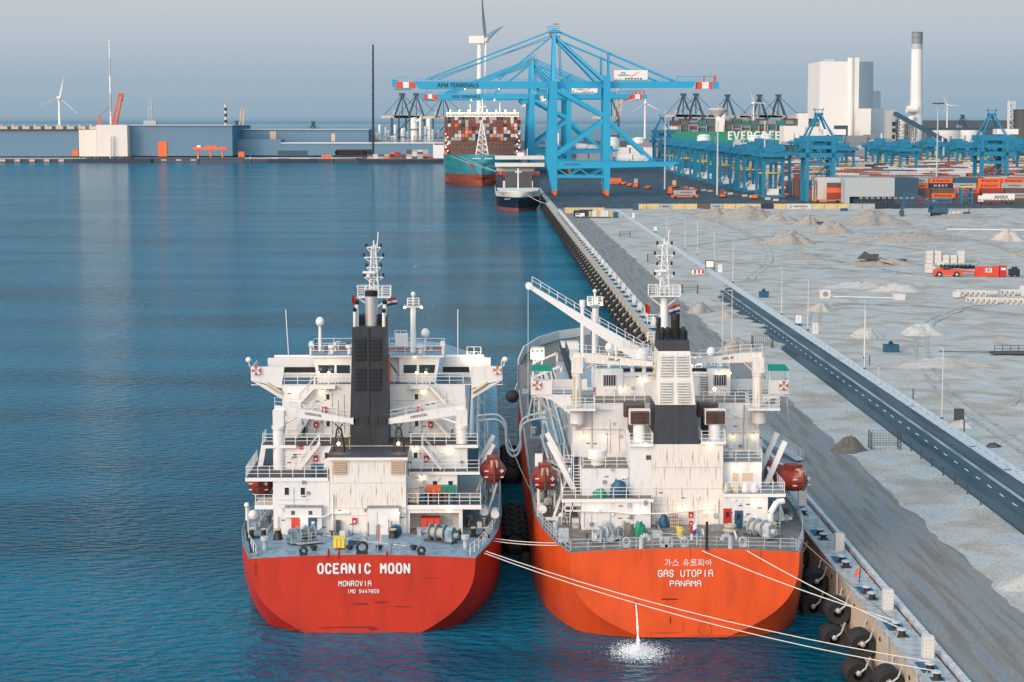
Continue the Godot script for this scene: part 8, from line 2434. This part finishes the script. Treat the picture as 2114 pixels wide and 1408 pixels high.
	part("mast", MB.new().tube(P(-136.16, 3.4, 2500), P(-135.31, 141.29, 2500), 1.5, 8, 1.0), "black", mast)
	for k in 12:
		part("instrument_arm", MB.new().bar(P(-136.16 - 2, 20 + k * 10, 2500), P(-136.16 + 2, 20 + k * 10, 2500), 0.5), "black_clean", mast)
	turbine(-662.29, 3200, 82.93, 36, [-0.2, -0.2 + TAU / 3, -0.2 + 2 * TAU / 3], Vector3(0.5, 0, 0.9), "white wind turbine at the far left, beyond the warehouses")
	turbine(-6.0, 2600, 147.54, 107, [-1.37, -1.37 + TAU / 3, -1.37 + 2 * TAU / 3], Vector3(1, 0, 0.16), "huge white wind turbine behind the blue quay cranes, cut by the top edge", 4.6)
	turbine(235.81, 3000, 73.78, 24, [0.05, 0.05 + TAU / 3, 0.05 + 2 * TAU / 3], Vector3(0.1, 0, 1), "white wind turbine between the quay cranes and the power station", 2.0)
	turbine(793.75, 3500, 74.96, 20, [0.5, 0.5 + TAU / 3, 0.5 + 2 * TAU / 3], Vector3(0.1, 0, 1), "white wind turbine right of the chimney", 1.8)
	turbine(474.18, 3600, 79.95, 30, [0.5, 0.5 + TAU / 3, 0.5 + 2 * TAU / 3], Vector3(0.6, 0, 1), "white wind turbine half hidden by the dark container cranes", 1.8)
	for q in [[-134.26, 3300, 1.0, false, "left of the pair of dark blue cranes left of the blue ship"], [-111.63, 3300, 1.0, false, "right of the pair of dark blue cranes left of the blue ship"], [-67.52, 3280, 0.98, false, "dark blue crane partly hidden by the blue ship's bridge"], [357.75, 3700, 1.06, false, "first dark blue crane from the left above the green ship"], [380.58, 3700, 1.06, false, "second dark blue crane from the left above the green ship"], [437.67, 3700, 1.04, false, "third dark blue crane, alone above the green ship"], [495.66, 3700, 1.04, false, "fourth dark blue crane from the left above the green ship"], [529.94, 3700, 1.04, false, "fifth dark blue crane, nearest the power station"], [227.87, 3700, 1.0, true, "dark crane with raised boom behind the nearest blue crane"], [818.9, 3500, 0.62, false, "low dark crane right of the chimney"]]:
		var t = thing("container_crane", q[4], "crane", P(q[0], 5, q[1]), "dark blue container cranes")
		far_crane(t, q[0], 5, q[1], q[2], q[3])
	for q in [[-363.74, true, "dark crane with an upright reddish boom behind the warehouse"], [-251.84, false, "dark crane behind the low warehouse in the middle of the left skyline"]]:
		var t = thing("container_crane", q[2], "crane", P(q[0], 3, 3000), "dark blue container cranes")
		far_crane(t, q[0], 0, 3000, 0.56 if q[1] else 0.55, q[1])
	refinery()
	feeder_ship()
	green_ship()
	power_station()


func refinery() -> void:
	var cols = [[784, 257, 1.9], [815, 257, 1.9], [800, 268, 2.6], [830, 264, 3.4], [855, 242, 5.0], [868, 240, 1.7], [877, 260, 2.2], [882, 244, 2.6], [886, 244, 1.5], [795, 262, 1.2], [822, 236, 0.9], [840, 270, 3.0], [893, 266, 2.4], [904, 268, 2.0], [775, 274, 4.0], [808, 280, 4.0]]
	for k in cols.size():
		var q = cols[k]
		var x = (q[0] - 1000.0) * 0.655 + 0.8
		var y = 47.3 + (252.5 - q[1]) * 0.655
		var t = thing("process_column", "%s of the refinery's vessels and stacks, counted as built from left to right" % nth(k), "refinery column", P(x, 3.4, 2750), "refinery columns behind the far warehouse")
		t.set_meta("label", ["slim white stack at the left of the refinery", "slim white stack in the middle of the refinery", "squat grey vessel left of the middle stack", "pale vessel under the dark crane pair", "thick white column with the curved pipe", "thin stack right of the thick column", "white vessel left of the twin columns", "left one of the refinery's twin columns", "right one of the refinery's twin columns", "thin pale pipe beside the left stack", "thin dark flare stack before the crane legs", "short wide vessel before the thick column", "short vessel at the refinery's right end", "last small vessel beside the blue ship", "wide pale drum at the refinery's left end", "wide low drum left of the middle"][k])
		part("shell", MB.new().lathe(P(x, 3.4, 2750 + (k % 4) * 12), Vector3.UP, [[q[2], 0], [q[2], y - 6.0], [q[2] * 0.8, y - 4.2], [0, y - 3.4]], 12), "black" if k == 10 else ("pale_grey" if k in [2, 11, 12, 13] else "plant_white"), t)
		part("platform", MB.new().torus(P(x, y * 0.7, 2750 + (k % 4) * 12), Vector3.UP, q[2] * 1.2, q[2] * 0.16, 12, 4), "grey", t)
	var cp = thing("curved_pipe", "white inverted U of pipe over the thick refinery column", "pipe", P(-89, 30, 2745))
	part("bend", MB.new().torus(P(-90.25, 53.43, 2745), Vector3.BACK, 4.2, 1.5, 18, 8, PI), "plant_white", cp)
	part("downpipe", MB.new().tube(P(-86.14, 8, 2745), P(-86.02, 53.43, 2745), 1.5, 10), "plant_white", cp)
	for k in 7:
		var x = -143.52 + k * 13.5
		var t = thing("pipe_structure", "%s steel pipe rack of the refinery from the left" % nth(k), "pipe rack", P(x, 3.4, 2735), "refinery pipe racks")
		var b = MB.new()
		var h = 24.0 + 6.0 * sin(k * 2.1)
		b.lattice(P(x, 3.4, 2735), P(x, h, 2735), 10, 9, 0.7, 4)
		for j in 4:
			b.box(x - 6, x + 6, 8 + j * 5, 8.8 + j * 5, 2730, 2740)
		for j in 6:
			b.tube(P(x - 5 + j * 2, 3.4, 2731), P(x - 5 + j * 2, h * (0.5 + 0.08 * j), 2731), 0.6, 6)
		part("frame", b, "pale_grey" if k % 2 else "grey", t)


func feeder_ship() -> void:
	var t = thing("feeder_ship", "low dark container feeder ship lying across the far basin", "ship", P(-95, 0, 2380))
	part("hull", MB.new().slab([P(-149.18, 6.17, 2375), P(-145.3, -1.12, 2375), P(-22.6, -1.15, 2375), P(-22.59, 3.9, 2375), P(-135.14, 3.93, 2375)], Vector3(0, 0, -20)), "navy", t)
	part("bridge", MB.new().box(-59.74, -46.29, 6.1, 24.06, 2378, 2392), "white_clean", t)
	part("pane", MB.new().box(-58.6, -47.35, 21.54, 22.94, 2377.5, 2378), "glass_dark", t)
	for c in 13:
		var n = [1, 2, 2, 2, 2, 3, 3, 2, 4, 4, 4, 4, 1][c]
		for r in n:
			var m = PAINTS[(c * 3 + r * 5) % PAINTS.size()]
			var x = -139.77 + c * 6.5
			container(P(x, 5.2 + r * 2.62, 2380), 6.06, m, "%s container, %s stack from the bow, %s tier, far dark feeder" % [colour_word(m), nth(c), nth(r)], "containers on the far feeder ship")


func green_ship() -> void:
	var t = thing("container_ship", "very large green container ship with white letters, lying beyond the yard", "ship", P(343.96, 4, 2900))
	part("hull", MB.new().box(265.38, 475.29, 7.91, 34.31, 2900, 2950), "green", t)
	fit(text("lettering", "EVERGREEN", 12.0, "white_clean", t, P(388.62, 28.49, 2899.7)), 432.05 - 346.6)
	var b = MB.new()
	b.coloured = true
	var cols = [Color(0.1, 0.05, 0.045), Color(0.05, 0.1, 0.13), Color(0.2, 0.22, 0.24), Color(0.16, 0.06, 0.05), Color(0.03, 0.16, 0.12)]
	for c in 17:
		for r in 7:
			b.tint = cols[rng.randi() % cols.size()]
			if r == 6 and c % 3 == 0:
				continue
			b.box(266.72 + c * 12.4, 266.72 + c * 12.4 + 11.6, 34.31 + r * 2.6, 34.31 + r * 2.6 + 2.5, 2903, 2945)
	part("container_load", b, "painted", t).set_meta("kind", "stuff")
	part("bridge", MB.new().box(328.36, 341.02, 33.97, 59.25, 2899, 2906), "plant_white", t)
	for k in 16:
		bx("lashing_bridge", "pale_grey", t, 265.26 + k * 12.4, 265.26 + k * 12.4 + 0.8, 34.66, 43.54, 2899, 2902)
	for q in [[1452, 277, 8.5, "domed white tank before the green ship"], [1556, 278, 7.0, "pale domed tank under the white letters, left"], [1580, 276, 8.0, "pale domed tank under the white letters, right"], [1262, 283, 10.0, "white storage tank behind the nearest blue crane"], [1318, 283, 9.0, "second white storage tank behind the blue cranes"]]:
		var x = (q[0] - 1000.0) * 0.595
		var y = 47.3 + (252.5 - q[1]) * 0.595
		var d = thing("storage_tank", q[3], "tank", P(x, 5, 2500), "tanks beyond the yard")
		part("shell", MB.new().lathe(P(x, 5, 2500), Vector3.UP, [[q[2], 0], [q[2], y - 7], [q[2] * 0.6, y - 5.4], [0, y - 4.8]], 18), "plant_white", d)
		part("rim", MB.new().torus(P(x, y - 2, 2500), Vector3.UP, q[2], 0.3, 18, 4), "pale_grey", d)
	for k in 22:
		var x = 60.0 + k * 27.0 + 9.0 * sin(k * 5.1)
		var h = 14.0 + 9.0 * absf(sin(k * 2.3))
		var w = 8.0 + 7.0 * absf(cos(k * 3.7))
		var o = thing("industrial_unit", "%s plant building from the left beyond the yard's far edge" % nth(k), "building", P(x, 5, 2420), "plant buildings beyond the yard")
		part("body", MB.new().box(x - w, x + w, 5, h, 2420 + k * 9, 2440 + k * 9), ["grey", "shed_blue", "dark_grey", "far_navy", "pale_grey"][k % 5], o)
		part("roof_unit", MB.new().box(x - w * 0.4, x + w * 0.3, h, h + 4.0, 2422 + k * 9, 2432 + k * 9).tube(P(x + w * 0.7, h - 1, 2430 + k * 9), P(x + w * 0.7, h + 12.0 * absf(sin(k * 1.7)) + 2, 2430 + k * 9), 1.0, 8), ["pale_grey", "plant_white", "grey"][k % 3], o)
	var hh = thing("hall", "plain pale hall between the green ship and the power station", "hall", P(401.18, 5, 2600))
	part("wall", MB.new().box(381.75, 408.71, 17.52, 42.7, 2600, 2640).box(401.69, 426.86, 17.46, 41.46, 2605, 2640), "plant_white", hh)
	var h2 = thing("silo", "small pale silo building left of the power station", "silo", P(452.52, 5, 2900))
	part("wall", MB.new().box(445.52, 460.28, 40.8, 59.95, 2900, 2920), "plant_white", h2)
	part("roof", MB.new().box(447.02, 458.76, 59.95, 62, 2901, 2918), "grey", h2)
	for k in 5:
		crate("shed", ["grey", "shed_white", "far_navy", "pale_grey", "shed_blue"][k], ["long grey shed low behind the quay crane's portal", "small white shed behind the blue crane legs", "dark blue shed beyond the apron", "pale grey shed left of the pointed blue crane", "blue grey shed far behind the apron"][k], "shed", 100.0 + k * 46, 138.0 + k * 46, 5, 16.0 + (k % 3) * 4, 2200.0 + k * 20, 2220.0 + k * 20)


func power_station() -> void:
	var t = thing("power_station", "tall white boiler house of the power station with blue shaded side", "power station", P(583.25, 5, 3300))
	part("boiler_house", MB.new().box(540.9, 588.65, 10.28, 144.68, 3300, 3420), "plant_white", t)
	part("stair_tower", MB.new().tube(P(592.4, 5, 3302), P(591.28, 150.82, 3302), 5.4, 16).box(590.07, 604.37, 10.27, 150.89, 3300, 3312), "plant_white", t)
	part("rear_house", MB.new().hexa([P(606.42, 5, 3312), P(656.07, 5, 3440), P(656.07, 5, 3460), P(629.86, 5, 3440), P(604.11, 145.06, 3312), P(653.56, 148.84, 3440), P(657.36, 149.44, 3460), P(627.45, 148.83, 3440)]), "plant_white", t)
	part("annex", MB.new().hexa([P(656.07, 5, 3440), P(674.19, 5, 3470), P(678.07, 5, 3490), P(665.61, 5, 3490), P(654.49, 99.57, 3440), P(672.57, 100.03, 3470), P(676.44, 100.33, 3490), P(664.01, 100.33, 3490)]), "plant_white", t)
	part("roof_unit", MB.new().box(550.41, 567.01, 144.5, 149.16, 3320, 3340), "pale_grey", t)
	part("turbine_hall", MB.new().box(598.3, 617.23, 10.72, 69.21, 3260, 3290), "plant_white", t)
	part("turbine_hall_side", MB.new().hexa([P(617.08, 5, 3260), P(649.41, 5, 3310), P(651.37, 5, 3320), P(628.44, 5, 3320), P(616.12, 69.21, 3260), P(648.39, 69.54, 3310), P(650.35, 69.61, 3320), P(627.46, 69.61, 3320)]), "plant_white", t)
	part("low_house", MB.new().box(556.4, 575.39, 11.06, 42.35, 3230, 3250), "far_navy", t)
	part("switch_house", MB.new().box(551.98, 581.83, 8.85, 27.17, 3100, 3120).box(581.12, 595.52, 10.93, 28.58, 3110, 3130), "grey", t)
	var c = thing("chimney", "tall white chimney with a grey banded top", "chimney", P(707.13, 5, 3340))
	part("shaft", MB.new().tube(P(706.61, 5, 3340), P(705.43, 166.27, 3340), 11.0, 28, 8.9), "plant_white", c)
	for k in 3:
		part("band", MB.new().tube(P(705.43, lerpf(166.27, 192.85, k / 3.0) + 0.3, 3340), P(705.43, lerpf(166.27, 192.85, (k + 1) / 3.0) - 0.3, 3340), 8.9, 28), "grey" if k else "pale_grey", c)
	part("core", MB.new().tube(P(705.43, 165.49, 3340), P(705.43, 193.63, 3340), 8.4, 20), "dark_grey", c)
	part("collar", MB.new().tube(P(706, 60.3, 3340), P(706, 78.41, 3340), 10.6, 24), "plant_white", c)
	var d = thing("flue_duct", "thick white flue pipe bending into the chimney", "duct", P(686.22, 40, 3325))
	part("pipe", MB.new().tube(P(703.56, 68.08, 3325), P(687.12, 68.06, 3322), 6.0, 18).torus(P(687.35, 57.1, 3322), Vector3.BACK, 8.5, 5.6, 16, 12, PI).tube(P(678.81, 5, 3322), P(678.62, 58.66, 3322), 5.6, 16), "plant_white", d)
	var cv = thing("conveyor", "long dark conveyor bridge sloping down to the right before the chimney", "conveyor", P(683.75, 5, 3200))
	part("bridge", MB.new().bar(P(642.98, 61.26, 3200), P(702.04, 18.36, 3100), 5, 6), "far_navy", cv)
	part("upper_bridge", MB.new().bar(P(694.1, 37, 3230), P(813.39, 37, 3230), 5, 3.4), "far_navy", cv)
	for k in 6:
		var x = 664.81 + k * 20.0
		part("trestle", MB.new().bar(P(x, 5, 3180), P(x + 2, 44 - k * 6, 3180), 1.4).bar(P(x + 6, 5, 3180), P(x + 3, 44 - k * 6, 3180), 1.4).bar(P(x, 18, 3180), P(x + 5, 6, 3180), 0.8), "grey", cv)
	var tt = thing("transfer_tower", "grey transfer tower with dark openings between boiler house and chimney", "tower", P(641.56, 5, 3210))
	part("tower", MB.new().box(632.67, 646.76, 11.27, 66.6, 3210, 3230), "pale_grey", tt)
	for k in 4:
		bx("opening", "black", tt, 641.36, 646.71, 12.0 + k * 10, 18.0 + k * 10, 3208, 3210.5)
	part("steelwork", MB.new().lattice(P(659.87, 5, 3215), P(659.17, 54, 3215), 16, 14, 1.4, 5).lattice(P(675.19, 5, 3215), P(674.47, 44, 3215), 12, 12, 1.2, 5), "grey", tt)
	for q in [[1950, 268, 22.0, "long white tank behind the conveyor, left"], [1998, 268, 18.0, "white tank behind the conveyor, right"]]:
		var x = (q[0] - 1000.0) * 0.786
		var o = thing("storage_tank", q[3], "tank", P(x, 5, 3300), "white tanks by the power station")
		part("shell", MB.new().tube(P(x, 5, 3300), P(x, 35, 3300), q[2], 26), "plant_white", o)
		part("rim", MB.new().torus(P(x, 35, 3300), Vector3.UP, q[2], 0.5, 26, 4), "pale_grey", o)
	var so = thing("dark_silo", "dark round silo cut by the right edge", "silo", P(712.01, 5, 2700))
	part("shell", MB.new().tube(P(713.81, 5, 2700), P(712.71, 64.19, 2700), 12.5, 26), "dark_grey", so)
	part("rim", MB.new().torus(P(712.71, 63.55, 2700), Vector3.UP, 12.4, 0.6, 26, 5), "black_clean", so)
	var fs = thing("flare_tower", "pale lattice tower with pipes left of the dark silo", "tower", P(749.36, 5, 2900))
	part("lattice", MB.new().lattice(P(750.08, 5, 2900), P(748.64, 76.38, 2900), 9, 8, 0.9, 9), "plant_white", fs)
	part("stack", MB.new().tube(P(746.62, 5, 2900), P(745.11, 79.11, 2900), 0.9, 8), "tan", fs)
	struct("distant_hills", MB.new().hexa([P(900, 0, 5200), P(3000, 0, 5200), P(3000, 0, 5600), P(900, 0, 5600), P(950, 52, 5300), P(2950, 54, 5300), P(2950, 54, 5500), P(950, 52, 5500)]), "rock")
